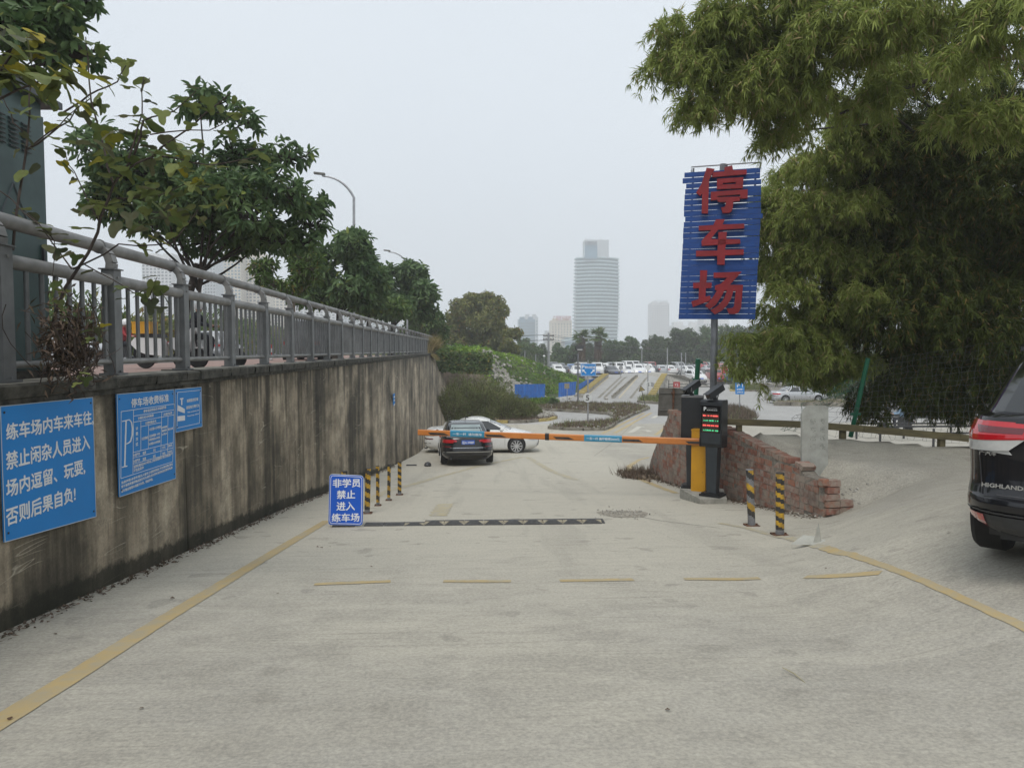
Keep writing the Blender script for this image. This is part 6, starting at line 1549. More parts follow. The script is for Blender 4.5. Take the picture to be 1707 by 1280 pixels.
# median with stones on the right of the lot
isl4 = island('planter_soil', [(1292, 676), (1300, 669), (1405, 671), (1420, 678)], 'low brick kerb below the silver white sedan', yellow=False, h=.3)
isl5 = island('planter_soil', [(1204, 694), (1210, 683), (1235, 683), (1250, 690), (1258, 702), (1240, 708), (1215, 706)], 'kerb around the weedy island behind the kiosk', yellow=False)
weeds('dry_weeds', scatter_poly(isl5, 260), .5, 12, 'dead', .04); weeds('green_weeds', scatter_poly(isl4, 160), .4, 12, 'weed', .04); weeds('green_weeds', scatter_poly(isl5, 60), .4, 14, 'weed', .05)
isl6 = island('planter_soil', [(1218, 652), (1222, 645), (1300, 647), (1296, 653)], 'kerb around the strip with orange blocks', yellow=True)
weeds('green_weeds', scatter_poly(isl6, 300), .7, 14, 'weed', .05)
q = at_y(1290, 668, 62); m = MB(); m.box((q.x, 62, LOT + .7), (1.4, .8, 1.4)); m.box((q.x, 62, LOT + 1.45), (1.7, 1.0, .2)); m.build('stone_wall_stub', 'stone_rubble', label='short stone wall stub left of the silver white sedan', cat='wall')
for i, (px, Y_) in enumerate(((1208, 88), (1224, 90), (1242, 92))):
    q = at_y(px, 617, Y_); rt = empty('red_banner', (q.x, Y_, LOT), label='blurred red lot number board hanging above the far cars', cat='banner', group='red boards above the far cars')
    m = MB(); m.box(q, (.75, .04, .85)); m.build('board', 'banner_red', rt); m = MB(); m.tube([(q.x, Y_ + .05, LOT), tuple(q + Vector((0, .05, .4)))], .03, 6); m.build('stake', 'dark_metal', rt)
# low railings / barriers far right
for i, (px, Y_) in enumerate(((1150, 80), (1510, 34), (1560, 30))):
    q = at_hy(px, Y_, LOT); rt = empty('low_barrier', q, label=('low dark metal barrier beside the far cars', 'long low dark barrier seen below the bamboo', 'dark low barrier closest to the timber rail below the bamboo')[i], cat='barrier'); m = MB()
    for z in (.25, .55): m.box((q.x, q.y, LOT + z + (.6 if i else 0)), (5, .06, .08))
    m.build('bar', 'dark_metal', rt, kind='stuff'); m = MB(); [m.box((q.x + k, q.y, LOT + .5), (.07, .07, 1.1)) for k in (-2.4, 0, 2.4)]; m.build('post', 'dark_metal', rt, kind='stuff')
# ------------------------------------------------------------------ upper road: cars, scooters, riders, lamps, cabinet
q = at_hy(70, 15.0, 1.27)
oc = sedan('parked_car', (at_hy(165, 19.5, 1.03).x - 4.75, 19.5, 1.03), R(0), 'car_silver', 'grey car half hidden behind the cabinet on the upper road')
oc.rotation_euler = (0, 0, R(2)); 
o = place_car(at_hy(500, 31, 1.27).x, 31, R(92), 'van', BLK, 'dark van on the upper road seen over the railing', None, 1.03); o.scale = (1, 1, 1)
o = place_car(at_hy(430, 40, 1.27).x - 3, 40, R(92), 'suv', SLV, 'silver car on the upper road behind the railing bars', None, 1.03)
def person(name, label, J, Rd, mats, loc, rz, sc=1.0):
    """one continuous skinned body; J: joints, bones as pairs"""
    rt = empty(name, loc, rz, label, 'person')
    V = [J[k] for k in J]; idx = {k: i for i, k in enumerate(J)}
    Ed = [(idx[a], idx[b_]) for a, b_ in (('pelvis', 'waist'), ('waist', 'chest'), ('chest', 'neck'), ('neck', 'head'), ('head', 'crown'), ('chest', 'shl'), ('shl', 'ell'), ('ell', 'hal'), ('hal', 'fil'), ('chest', 'shr'), ('shr', 'elr'), ('elr', 'har'), ('har', 'fir'), ('pelvis', 'hil'), ('hil', 'knl'), ('knl', 'anl'), ('anl', 'tol'), ('pelvis', 'hir'), ('hir', 'knr'), ('knr', 'anr'), ('anr', 'tor'))]
    me = bpy.data.meshes.new('body'); me.from_pydata(V, Ed, []); o = bpy.data.objects.new('body', me); COL.objects.link(o)
    o.modifiers.new('s', 'SKIN'); o.modifiers.new('u', 'SUBSURF').levels = 1
    sv = me.skin_vertices[0].data
    for k, i in idx.items(): sv[i].radius = (Rd.get(k, .05),) * 2; sv[i].use_root = (k == 'pelvis')
    dg = bpy.context.evaluated_depsgraph_get(); dg.update(); m2 = bpy.data.meshes.new_from_object(o.evaluated_get(dg)); bpy.data.objects.remove(o)
    m2.materials.clear(); [m2.materials.append(M[x]) for x in mats]
    for p in m2.polygons:
        p.use_smooth = True; c = p.center; p.material_index = 0 if c.z < J['pelvis'][2] + .05 and not (abs(c.x - J['pelvis'][0]) < .0) else 1
        if c.z > J['neck'][2] + .02: p.material_index = 2
        if (c - Vector(J['fil'])).length < .09 or (c - Vector(J['fir'])).length < .09: p.material_index = 2
    ob = bpy.data.objects.new('body', m2); link(ob, rt); return rt
RID = dict(pelvis=(-.12, 0, .80), waist=(-.12, 0, .95), chest=(-.06, 0, 1.18), neck=(-.02, 0, 1.34), head=(.02, 0, 1.45), crown=(.03, 0, 1.56), shl=(-.04, .19, 1.27), ell=(.12, .24, 1.05), hal=(.34, .23, 1.02), fil=(.42, .22, 1.03), shr=(-.04, -.19, 1.27), elr=(.12, -.24, 1.05), har=(.34, -.23, 1.02), fir=(.42, -.22, 1.03),
    hil=(-.10, .10, .78), knl=(.28, .17, .74), anl=(.22, .15, .34), tol=(.36, .15, .29), hir=(-.10, -.10, .78), knr=(.28, -.17, .74), anr=(.22, -.15, .34), tor=(.36, -.15, .29))
RR = dict(pelvis=.15, waist=.14, chest=.15, neck=.055, head=.10, crown=.075, shl=.075, shr=.075, ell=.05, elr=.05, hal=.035, har=.035, fil=.03, fir=.03, hil=.10, hir=.10, knl=.07, knr=.07, anl=.045, anr=.045, tol=.04, tor=.04)
def helmet(rt, mat):
    m = MB(); m.lathe((.03, 0, 1.44), [(.13, -.02), (.145, .04), (.135, .11), (.09, .17), (.02, .195)], 18); h = m.build('helmet', mat, rt, local=True, smooth=True)
    m = MB(); m.box((.14, 0, 1.45), (.05, .20, .09)); m.build('visor', 'glass_dark', h, local=True)
def scooter(loc, rz, label, body, boxm=None):
    rt = empty('scooter', loc, rz, label, 'scooter'); A = lambda mb, nm, mt, par=rt, **k: mb.build(nm, mt, par, local=True, **k)
    for x in (-.62, .62):
        m = MB(); m.lathe((x, 0, .24), [(.15, -.05), (.22, -.05), (.24, 0), (.22, .05), (.15, .05)], 20, 'y'); w = A(m, 'wheel', 'tyre'); m = MB(); m.lathe((x, 0, .24), [(.15, -.03), (.15, .03)], 16, 'y'); A(m, 'rim', 'box_yellow', w)
    A(MB().prism([(-.75, -.13, .42), (-.55, -.13, .34), (-.15, -.13, .30), (-.12, -.13, .55), (-.20, -.13, .72), (-.80, -.13, .74), (-.92, -.13, .60)], (0, .26, 0)), 'body_panel', body, smooth=True)
    A(MB().prism([(-.15, -.14, .30), (.36, -.14, .30), (.36, -.14, .25), (-.20, -.14, .25)], (0, .28, 0)), 'footboard', 'trim_black')
    A(MB().prism([(.34, -.20, .28), (.42, -.20, .30), (.58, -.16, .92), (.50, -.16, .96)], (0, .36, 0)), 'front_shield', body)
    A(MB().box((-.45, 0, .78), (.62, .26, .09), taper=.9), 'seat', 'trim_black')
    A(MB().tube([(.64, 0, .26), (.52, 0, .95), (.50, 0, 1.05)], .025, 8).tube([(.42, .30, 1.04), (.50, .12, 1.06), (.50, -.12, 1.06), (.42, -.30, 1.04)], .018, 6), 'fork', 'dark_metal')
    A(MB().box((.60, 0, .92), (.06, .14, .10)), 'headlight', 'lamp_clear'); A(MB().box((-.93, 0, .62), (.03, .14, .06)), 'taillight', 'tail_red')
    A(MB().box((.66, 0, .50), (.26, .12, .03)), 'mudguard', body)
    for s_ in (1, -1): A(MB().tube([(.48, s_ * .22, 1.06), (.50, s_ * .30, 1.22)], .008, 5).box((.50, s_ * .32, 1.25), (.02, .10, .06)), 'mirror', 'trim_black')
    return rt
def up_at(px, Y): return at_hy(px, Y, 1.15)
s_loc = up_at(287, 17.3); sc1 = scooter((s_loc.x, 17.3, 1.15), R(0), 'white scooter with yellow delivery box behind the railing', 'plastic_white')
m = MB(); m.box((s_loc.x - .62, 17.3, 1.15 + .955), (.42, .40, .25)); m.box((s_loc.x - .62, 17.3, 1.15 + 1.095), (.44, .42, .03)); m.build('delivery_box', 'box_yellow', label='yellow delivery box fixed on the white scooter', cat='box')
s_loc = up_at(350, 17.5); scooter((s_loc.x, 17.5, 1.15), R(5), 'white scooter ridden by the person in dark clothes', 'plastic_white'); r1 = person('person', 'person in dark clothes with white helmet riding a scooter behind the railing', RID, RR, ['cloth_dark', 'cloth_dark', 'skin'], (s_loc.x - .25, 17.5, 1.15), R(5)); helmet(r1, 'plastic_white')
s_loc = up_at(222, 25.0); scooter((s_loc.x, 25.0, 1.03), R(0), 'dark scooter under the rider in red', 'trim_black'); r2 = person('person', 'person in red top with white helmet riding behind the railing', RID, RR, ['cloth_dark', 'cloth_red', 'skin'], (s_loc.x - .25, 25.0, 1.03), R(0)); helmet(r2, 'plastic_white')
for i, (px, Y_) in enumerate(((143, 17.5), (438, 30), (452, 31))):
    g = up_at(px, Y_); rt = empty('delineator', (g.x, Y_, 1.15), label=('red and white post by the cabinet', 'nearer of two red and white posts behind the rail', 'farther of two red and white posts behind the rail')[i], cat='delineator')
    for k in range(4): m = MB(); m.lathe((g.x, Y_, 1.15 + k * .17), [(.045, 0), (.042, .168)], 12); m.build('band', 'red_paint' if k % 2 else 'plastic_white', rt)
    m = MB(); m.lathe((g.x, Y_, 1.15), [(.12, 0), (.05, .03)], 14); m.build('foot', 'rubber', rt)
# seated person and motorbike under the bamboo
g = at_y(1478, 720, 24)
s_loc = at_hy(1495, 37, LOT); scooter((s_loc.x, 37, float(zroad(37))), R(160), 'dark scooter parked below the bamboo beyond the timber rail', 'trim_black'); r3 = person('person', 'person in a light blue shirt on a scooter below the bamboo', RID, RR, ['cloth_dark', 'cloth_blue', 'skin'], (s_loc.x + .25, 37, float(zroad(37))), R(160))
m = MB(); m.lathe((.02, 0, 1.47), [(.095, -.02), (.115, .03), (.10, .09), (.03, .125)], 14); m.build('hair', 'trim_black', r3, local=True, smooth=True)
# curved street lamps
def street_lamp(label, px, Y_, elbow_py, tip_px, tip_py, group=None, r_=.07):
    g = at_hy(px, Y_, UP); t_ = at_y(px, elbow_py, Y_); tip = at_y(tip_px, tip_py, Y_); w = t_.x - tip.x; rt = empty('street_lamp', g, label=label, cat='street lamp', group=group); m = MB()
    pts = [g, g.lerp(t_, .5), t_]; 
    for k in range(1, 8):
        a = k / 7; pts.append(Vector((t_.x - w * (1 - math.cos(a * math.pi / 2)) * .45 - (w * .40 * a if a > .0 else 0), Y_, t_.z + (tip.z - t_.z) * math.sin(a * math.pi / 2) * .9)))
    pts.append(Vector((tip.x + w * .12, Y_, tip.z - .02)))
    m.tube(pts, list(np.linspace(r_, r_ * .45, len(pts))), 8); m.build('pole', 'galvanised', rt, smooth=True)
    m = MB(); d = (tip - pts[-1]); ang = math.atan2(d.z, d.x); m.box((tip + pts[-1]) / 2 + Vector((0, 0, .02)), (w * .30, .22, .08), Matrix.Rotation(-ang, 3, 'Y')); m.build('lamp_head', 'dull_back', rt)
street_lamp('tall curved street lamp rising behind the dark round trees', 590, 34, 330, 529, 290)
street_lamp('smaller curved street lamp over the second group of trees', 679, 56, 440, 643, 418)
street_lamp('faint street lamp seen between the branches before the pale towers', 335, 60, 425, 386, 406)
# cabinet
X1 = -4.72; z0 = 1.30
cb = empty('utility_cabinet', (X1 - .8, 5.5, z0), label='big dark green metal utility cabinet behind the railing', cat='cabinet')
m = MB(); m.box((X1 - .8, 5.2, z0 + 1.5), (1.6, 5.56, 3.0)); body_ = m.build('body', 'cabinet_green', cb)
m = MB(); m.prism([(X1 + .12, 2.3, z0 + 3.0), (X1 - .8, 2.3, z0 + 3.32), (X1 - 1.75, 2.3, z0 + 3.0)], (0, 5.85, 0)); m.box((X1 - .8, 5.23, z0 + 2.97), (1.86, 5.86, .07)); m.build('roof', 'cabinet_roof', cb)
for y_ in (3.5, 4.65, 5.8, 6.95):
    m = MB(); m.box((X1 + .008, y_ + .5, z0 + 1.45), (.02, 1.08, 2.7)); dr = m.build('door', 'cabinet_green', cb)
    for c_ in (.22, .42, .62):
        for k in range(7): m = MB(); m.box((X1 + .028, y_ + c_ + .1, z0 + 2.35 + k * .045), (.03, .13, .014), Matrix.Rotation(R(30), 3, 'Y')); m.build('louvre', 'cabinet_roof', dr)
    m = MB(); m.box((X1 + .03, y_ + .95, z0 + 1.3), (.03, .03, .25)); m.build('handle', 'dark_metal', dr)
    m = MB(); tri = [Vector((X1 + .020, y_ + .25, z0 + 1.55)), Vector((X1 + .020, y_ + .75, z0 + 1.55)), Vector((X1 + .020, y_ + .5, z0 + 1.98))]
    for i in range(3): m.tube([tri[i], tri[(i + 1) % 3]], .010, 4)
    m.build('warning_triangle', 'cabinet_roof', dr)
m = MB(); m.box((X1 - .8, 5.2, z0 - .0), (1.8, 5.8, .16)); m.build('plinth', 'coping', cb)
# ------------------------------------------------------------------ paper mulberry sapling pushing through the rail
random.seed(66); rng = np.random.default_rng(5)
def leaf_mesh(v):
    rr = random.Random(v); out = []; n = 22
    for i in range(n):
        a = -math.pi * .93 + 2 * math.pi * .93 * i / (n - 1); lob = 1 + .42 * math.cos(a * 3) * (1 if v != 2 else .3) + rr.uniform(-.04, .04); r_ = .5 * lob * (1 - .12 * abs(a) / math.pi)
        out.append((r_ * math.sin(a) * .92, .42 + r_ * math.cos(a), 0))
    b = MB(); b.v = [(0, .05, 0.0), (0, .5, -.03)] + [(x, y, .10 * abs(x) - .22 * max(0, y - .5) ** 2 - .05 * (abs(x) * 2) ** 2 + .03 * math.sin(9 * x + 5 * y)) for x, y, z in out]
    for i in range(n - 1): b.f.append((1, 2 + i, 3 + i)); b.m.append(0)
    b.f.append((1, 0, 2)); b.f.append((1, n + 1, 0)); b.m += [0, 0]
    me = bpy.data.meshes.new('leaf'); me.from_pydata(b.v, [], b.f); me.polygons.foreach_set('use_smooth', [True] * len(b.f)); return me
def plain_leaf(name, ca, cb):
    t = NT(name); oi = t.n.new('ShaderNodeObjectInfo'); c = t.mix(oi.outputs['Random'], ca, cb); c = t.mix(t.ramp(t.noise(30, 3), [(.55, 0.0), (.7, .5)]), c, (.10, .07, .02)); t.col(c); t.set(rough=.6, spec=.3)
    tr = t.n.new('ShaderNodeBsdfTranslucent'); ms = t.n.new('ShaderNodeMixShader'); ms.inputs[0].default_value = .35; t.l.new(c, tr.inputs['Color']); t.l.new(t.b.outputs[0], ms.inputs[1]); t.l.new(tr.outputs[0], ms.inputs[2]); t.l.new(ms.outputs[0], t.out.inputs['Surface']); M[name] = t.m
plain_leaf('sap_green', (.08, .115, .035), (.20, .23, .07)); plain_leaf('sap_yellow', (.34, .28, .03), (.22, .22, .03)); plain_leaf('sap_dull', (.07, .085, .045), (.12, .12, .06))
LM = []
for v in range(3):
    for mt in ('sap_green', 'sap_green', 'sap_dull', 'sap_yellow' if v == 0 else 'sap_green'):
        me = leaf_mesh(v); me.materials.append(M[mt]); LM.append(me)
sp0 = at_y(78, 600, 6.6); sap = empty('mulberry_sapling', (sp0.x, 6.6, 1.32), label='straggly sapling with big lobed green and yellow leaves growing through the railing', cat='sapling')
def sp(px, py, Y=6.4): return at_y(px, py, Y)
stems = [([(70, 600, 6.6), (110, 480, 6.5), (165, 390, 6.4), (190, 310, 6.3), (230, 240, 6.2), (240, 200, 6.2)], .016), ([(190, 310, 6.3), (160, 210, 6.4), (146, 100, 6.4), (143, 62, 6.4)], .009), ([(192, 300, 6.3), (250, 260, 6.2), (320, 210, 6.1), (385, 155, 6.0)], .010),
    ([(215, 265, 6.2), (235, 190, 6.2), (240, 128, 6.2)], .008), ([(100, 190, 6.5), (150, 160, 6.5), (195, 135, 6.4), (213, 105, 6.4)], .009), ([(40, 250, 6.8), (100, 215, 6.7), (150, 165, 6.5)], .010), ([(22, 420, 6.3), (40, 280, 6.4), (50, 190, 6.4), (53, 140, 6.4)], .012), ([(45, 250, 6.4), (100, 210, 6.3), (135, 175, 6.3)], .007),
    ([(45, 235, 6.4), (20, 190, 6.4), (0, 155, 6.4)], .007), ([(235, 200, 6.2), (290, 185, 6.0), (327, 152, 5.9)], .007), ([(270, 260, 6.2), (350, 275, 6.0), (430, 262, 5.9)], .007), ([(250, 225, 6.1), (350, 220, 6.0), (395, 188, 6.0)], .006), ([(120, 450, 6.4), (200, 410, 6.2), (290, 405, 6.0), (330, 350, 5.9)], .008), ([(140, 440, 6.4), (210, 480, 6.1), (250, 500, 6.0), (262, 462, 5.95)], .006), ([(165, 370, 6.4), (130, 300, 6.5), (110, 260, 6.5)], .007),
    ([(0, 320, 6.3), (60, 370, 6.2), (90, 400, 6.2), (88, 480, 6.2)], .006), ([(95, 560, 6.3), (140, 620, 6.0), (160, 625, 6.0)], .006), ([(80, 590, 6.4), (150, 570, 6.1), (170, 545, 6.1)], .006), ([(195, 330, 6.3), (260, 330, 6.2), (330, 300, 6.1)], .007), ([(120, 450, 6.5), (70, 380, 6.5), (40, 350, 6.5)], .007), ([(0, 130, 5.0), (30, 120, 5.0), (70, 90, 5.0)], .008)]
ends = []
for pts, r_ in stems:
    P = [sp(*p) for p in pts]; Q = []
    for a, c in zip(P[:-1], P[1:]):
        for k in range(3): Q.append(a.lerp(c, k / 3) + Vector((random.gauss(0, .008), random.gauss(0, .01), random.gauss(0, .008))))
    Q.append(P[-1]); m = MB(); m.tube(Q, list(np.linspace(r_, r_ * .45, len(Q))), 6); m.build('stem', 'twig', sap); ends.append((Q, r_))
def put_leaf(p, size, yellow=None):
    me = random.choice(LM if yellow is None else (LM[3], LM[3])); d = Vector((random.gauss(0, .8), random.gauss(0, .5), random.uniform(-.9, .15))).normalized()
    rot = d.to_track_quat('Y', 'Z').to_euler(); o = add('leaf', me, sap, p - sap.location, rot, (size,) * 3); return o
nl_ = 0
for (Q, r_) in ends:
    for k in range(3, len(Q)):
        for j in range(2 if k < len(Q) - 1 else 4):
            if random.random() < .62 and nl_ < 285: put_leaf(Q[k] + Vector((random.gauss(0, .05), random.gauss(0, .05), random.gauss(0, .04))), random.uniform(.07, .15)); nl_ += 1
for (px, py, n_) in ((200, 225, 12), (290, 250, 16), (330, 290, 12), (170, 270, 10), (240, 310, 14), (300, 340, 10), (210, 350, 9), (370, 320, 6), (140, 330, 8), (250, 375, 8), (105, 400, 5), (128, 245, 6)):
    for k in range(n_):
        if nl_ < 290: put_leaf(sp(px + random.gauss(0, 22), py + random.gauss(0, 16), 6.2 + random.gauss(0, .15)), random.uniform(.10, .17)); nl_ += 1
# broad leaves hanging into the top left corner
sap2 = empty('mulberry_sapling', (sp(-60, 620, 5.2).x, 5.2, 1.32), label='broad pale green leaves of a sapling reaching in from the left edge', cat='sapling')
m = MB(); m.tube([sp(-60, 600, 5.2), sp(-50, 300, 5.1), sp(-20, 150, 5.0), sp(20, 90, 4.9)], [.02, .016, .012, .006], 6); m.build('stem', 'twig', sap2); m = MB(); m.tube([sp(-30, 180, 5.0), sp(30, 150, 4.9), sp(80, 130, 4.9)], [.01, .007, .004], 6); m.build('stem', 'twig', sap2)
for i in range(46):
    px, py = random.choice(((10, 50), (30, 80), (60, 100), (20, 110), (70, 125), (95, 120), (40, 60), (0, 120), (-20, 80), (75, 140)))
    p = sp(px + random.gauss(0, 12), py + random.gauss(0, 10), 4.9 + random.gauss(0, .12)); me = random.choice((LM[0], LM[1], LM[4], LM[5], LM[2], LM[3])); d = Vector((random.gauss(.4, .6), random.gauss(0, .5), random.uniform(-.9, -.1))).normalized(); add('leaf', me, sap2, p - sap2.location, d.to_track_quat('Y', 'Z').to_euler(), (random.uniform(.12, .2),) * 3)
# tangle of dead vines at the rail foot
n_ = 900; P = np.array(sp(115, 575, 6.15)) + rng.normal(size=(n_, 3)) * np.array([.08, .13, .16]); blades('dead_vines', P, rng.normal(size=(n_, 3)), .10, .02, 'dead', None, 'lance', kind='stuff')
m = MB()
for i in range(34):
    a = sp(95 + random.uniform(-30, 60), 640 + random.uniform(-25, 5), 6.1); c = a + Vector((random.gauss(0, .15), random.gauss(0, .3), random.uniform(.1, .7))); m.tube(curve_pts(a, c, random.uniform(-.1, .1), 5, .2), .004, 4)
m.build('vine_stems', 'twig', kind='stuff')
# ------------------------------------------------------------------ bamboo
rng = np.random.default_rng(99); random.seed(99)
def bamboo_mass(name, label, base, culms, blobs, n_br, group=None, mat='leaf_bamboo', fine=1.0, limbs=()):
    base = Vector(base); rt = empty(name, base, label=label, cat='bamboo', group=group); m = MB()
    for c_ in culms:
        P = [Vector(p) for p in c_]; Q = []
        for k in range(len(P) - 1):
            for t in (0, .33, .66): Q.append(P[k].lerp(P[k + 1], t))
        Q.append(P[-1]); m.tube(Q, list(np.linspace(.045, .012, len(Q))), 7)
    m.build('culm', 'bark_dark', rt)
    for pp_ in limbs:
        m = MB(); Q = [at_y(*q_) for q_ in pp_]; m.tube(Q, list(np.linspace(.055, .02, len(Q))), 7); m.build('bough', 'bark_dark', rt)
    nb2 = []
    for (x, y, z, rx, ry, rz) in blobs:
        for k in range(5):
            d_ = ball(1, .6)[0]; q_ = random.uniform(.32, .58) * fine; nb2.append((x + d_[0] * rx * .85, y + d_[1] * ry * .85, z + d_[2] * rz * .85, rx * q_, ry * q_, rz * q_ * (.8 if mat == 'leaf_bamboo' else 1.2)))
    blobs = nb2
    vols = np.array([b_[3] * b_[4] * b_[5] for b_ in blobs]) ** .7; cnt = (n_br * vols / vols.sum()).astype(int)
    S0 = []; O = []
    for (x, y, z, rx, ry, rz), k in zip(blobs, cnt):
        B = ball(k, .25); S0.append(np.array([x, y, z]) + B * np.array([rx, ry, rz])); O.append(B)
    S0 = np.concatenate(S0); O = unit(np.concatenate(O) + rng.normal(size=S0.shape) * .5); n = len(S0)
    # hanging branchlets: a bent line of leaf sprays
    Lb = rng.uniform(.18, .55, n); hor = O * np.array([1, 1, .25]); NS_ = 4; allP = []; allD = []; tw = MB(); cl = []
    tintb = rng.random(n)
    for s_ in range(NS_):
        t = (s_ + .5) / NS_; P = S0 + hor * (Lb * .6 * t)[:, None] + np.array([0, 0, -1.0]) * (Lb * (.05 * t + .6 * t * t))[:, None]
        Dd = hor * (1 - t * .6) + np.array([0, 0, -1.0]) * (.15 + .6 * t); allP.append(P); allD.append(Dd); cl.append(tintb)
    for i in range(0, n, 6): tw.tube([Vector(a[i]) for a in allP], [.004, .003, .002, .002], 3, cap=False)
    tw.build('twigs', 'twig', rt, kind='stuff')
    P = np.concatenate(allP); D = unit(np.concatenate(allD)); tb = np.concatenate(cl); per = 10
    P = np.repeat(P, per, 0) + rng.normal(size=(len(P) * per, 3)) * .012; D = unit(np.repeat(D, per, 0) * .55 + rng.normal(size=P.shape) * .55 + np.array([0, 0, -.38])); tb = np.repeat(tb, per)
    tn = np.column_stack([np.clip(tb * .75 + rng.random(len(P)) * .25, 0, 1), rng.random(len(P))])
    blades('leaves', P, D, rng.uniform(.10, .20, len(P)), .021, mat, rt, 'lance', kind='stuff', droop=.12, tint=tn); return rt
E_ = pb
front = [E_(1180, 60, 11.5, .8, .8, .45), E_(1130, 115, 11.5, .45, .6, .3), E_(1180, 150, 11.3, .55, .7, .3), E_(1240, 90, 11.0, .8, .9, .55), E_(1300, 60, 11, .9, 1.0, .6), E_(1290, 140, 11.0, .6, .9, .5), E_(1260, 20, 11, .8, 1, .4), E_(1360, 30, 10.5, .8, 1.1, .45), E_(1330, 180, 11.3, .35, .6, .35), E_(1400, 60, 10.2, .7, 1, .35), E_(1310, 220, 12, .35, .5, .3), E_(1450, 20, 9.6, .8, 1, .35), E_(1440, 130, 11, .55, .8, .45), E_(1550, 20, 9, .7, 1, .25), E_(1640, 40, 8.6, .8, 1, .4), E_(1650, 150, 10, .8, .8, .5)]
mid = [E_(1400, 260, 14.5, 1.0, 1.2, .7), E_(1330, 300, 15.5, .75, 1.2, .7), E_(1310, 370, 15.8, .65, 1.1, .7), E_(1390, 340, 15, 1.1, 1.3, .8), E_(1480, 290, 14.5, 1.2, 1.3, .9), E_(1560, 240, 14, 1.2, 1.3, .9), E_(1650, 250, 13.5, 1.3, 1.3, 1.1), E_(1310, 430, 16, .6, 1, .6), E_(1370, 420, 15.5, .9, 1.3, .8), E_(1460, 400, 15, 1.3, 1.4, 1.0), E_(1560, 370, 14.5, 1.4, 1.4, 1.2), E_(1660, 370, 14, 1.4, 1.4, 1.2),
    E_(1330, 510, 14.8, .8, 1, .5), E_(1270, 555, 14.8, .5, .8, .35), E_(1330, 570, 14.8, .9, 1, .55), E_(1400, 520, 14.6, 1.0, 1.2, .7), E_(1480, 500, 14.6, 1.2, 1.3, .8), E_(1570, 500, 14.2, 1.3, 1.3, 1), E_(1670, 500, 13.8, 1.3, 1.3, 1), E_(1240, 600, 14.6, .28, .5, .28), E_(1290, 605, 14.8, .5, .8, .3), E_(1380, 600, 15.5, .8, 1, .4), E_(1480, 590, 15.0, 1.0, 1.2, .55), E_(1570, 590, 14.6, 1.1, 1.2, .6), E_(1660, 590, 14.2, 1.1, 1.2, .6), E_(1268, 640, 14.6, .1, .2, .15),
    E_(1470, 645, 14.9, .55, .8, .35), E_(1530, 640, 14.8, .6, .8, .3), E_(1600, 645, 14.5, .7, .8, .35), E_(1680, 640, 14.2, .8, .8, .4), E_(1460, 675, 14.8, .28, .4, .18), E_(1560, 672, 14.8, .3, .4, .2), E_(1600, 680, 14.6, .25, .4, .16), E_(1700, 680, 14.0, .4, .5, .2)]
gb = (15.5, 17.5, -1.5)
def culm(t_, mid_h=3.5, b_=gb):
    t_ = Vector(t_[:3]); b_ = Vector(b_) + Vector((random.gauss(0, .5), random.gauss(0, .4), 0)); d = t_ - b_
    return [tuple(b_), tuple(b_ + Vector((d.x * .12, d.y * .12, max(2.5, d.z * .55)))), tuple(b_ + Vector((d.x * .45, d.y * .45, max(3.2, d.z * .98)))), tuple(b_ + Vector((d.x * .78, d.y * .78, d.z * 1.05 + .2))), tuple(t_)]
bamboo_mass('bamboo_clump', 'arching bamboo boughs overhanging the sky above the tall parking sign', (gb[0], gb[1], -1.6), [culm(b_) for b_ in front[::2]], front, 2500, limbs=(((1900, 10, 9.5), (1707, 30, 9.5), (1600, 38, 9.6), (1440, 52, 9.8), (1330, 90, 10)), ((1900, 60, 10), (1707, 92, 10), (1600, 118, 10.2), (1500, 150, 10.5), (1400, 190, 11))))
fringe = [b_ for b_ in mid if b_[0] / b_[1] < .535]; mid = [b_ for b_ in mid if b_ not in fringe]
bamboo_mass('bamboo_clump', 'yellow green drooping bamboo fringe right beside the tall parking sign', (gb[0] - 1, gb[1] + 1, -1.7), [culm(b_) for b_ in fringe[::4]], fringe, 4000, fine=1.0)
bamboo_mass('bamboo_clump', 'dense dark bamboo thicket behind the wire net and the black suv', (gb[0] + .5, gb[1] + .5, -1.7), [culm(b_) for b_ in mid[::2]], mid, 8500, mat='leaf_bamboo_shaded', fine=1.3)
# rest of the grove, mostly past the frame edge, placed to shade the thicket
side = [(9.5, 9, 6.0, 2.2, 2.2, 1.0), (11, 6, 6.2, 2.2, 2.2, 1.0), (12.5, 10, 5.5, 2.5, 2.5, 1.6), (13, 14, 4.5, 2.5, 2.5, 2.2), (9.8, 5.0, 6.6, 2, 2, .9), (10.5, 12.5, 5.8, 2.2, 2.2, 1.0), (8.3, 13, 6.6, 1.6, 1.6, .8), (14.5, 18, 3.5, 3, 3, 3), (12.5, 16.5, 6.8, 2.5, 2.5, 1.2), (10, 16.5, 6.6, 2, 2, 1.0)]
bamboo_mass('bamboo_clump', 'bamboo canopy over the raised lot at the right edge', (14.5, 16, -1.7), [culm(b_, b_=(14.5, 16, -1.6)) for b_ in side], side, 6500, mat='leaf_bamboo_shaded')
# dark shrubs and trees beyond the net on the right
for i, (px, py, Y_, rx, rz) in enumerate(((1350, 648, 70, 2.2, 3.4), (1400, 645, 66, 2.4, 3.2), (1440, 650, 60, 2.2, 3.0), (1310, 640, 78, 2.0, 2.6), (1480, 650, 62, 2.5, 4), (1560, 650, 70, 3, 5), (1640, 650, 70, 3, 5))):
    q = at_hy(px, Y_, LOT); bush('lot_shrub', 'dark broad shrub behind the silver white sedan', q, (rx, 1.8, rz), 2600, 'leaf_far', .3, .13, 'shrub', group='dark shrubs at the back of the right hand lot', stems=5)
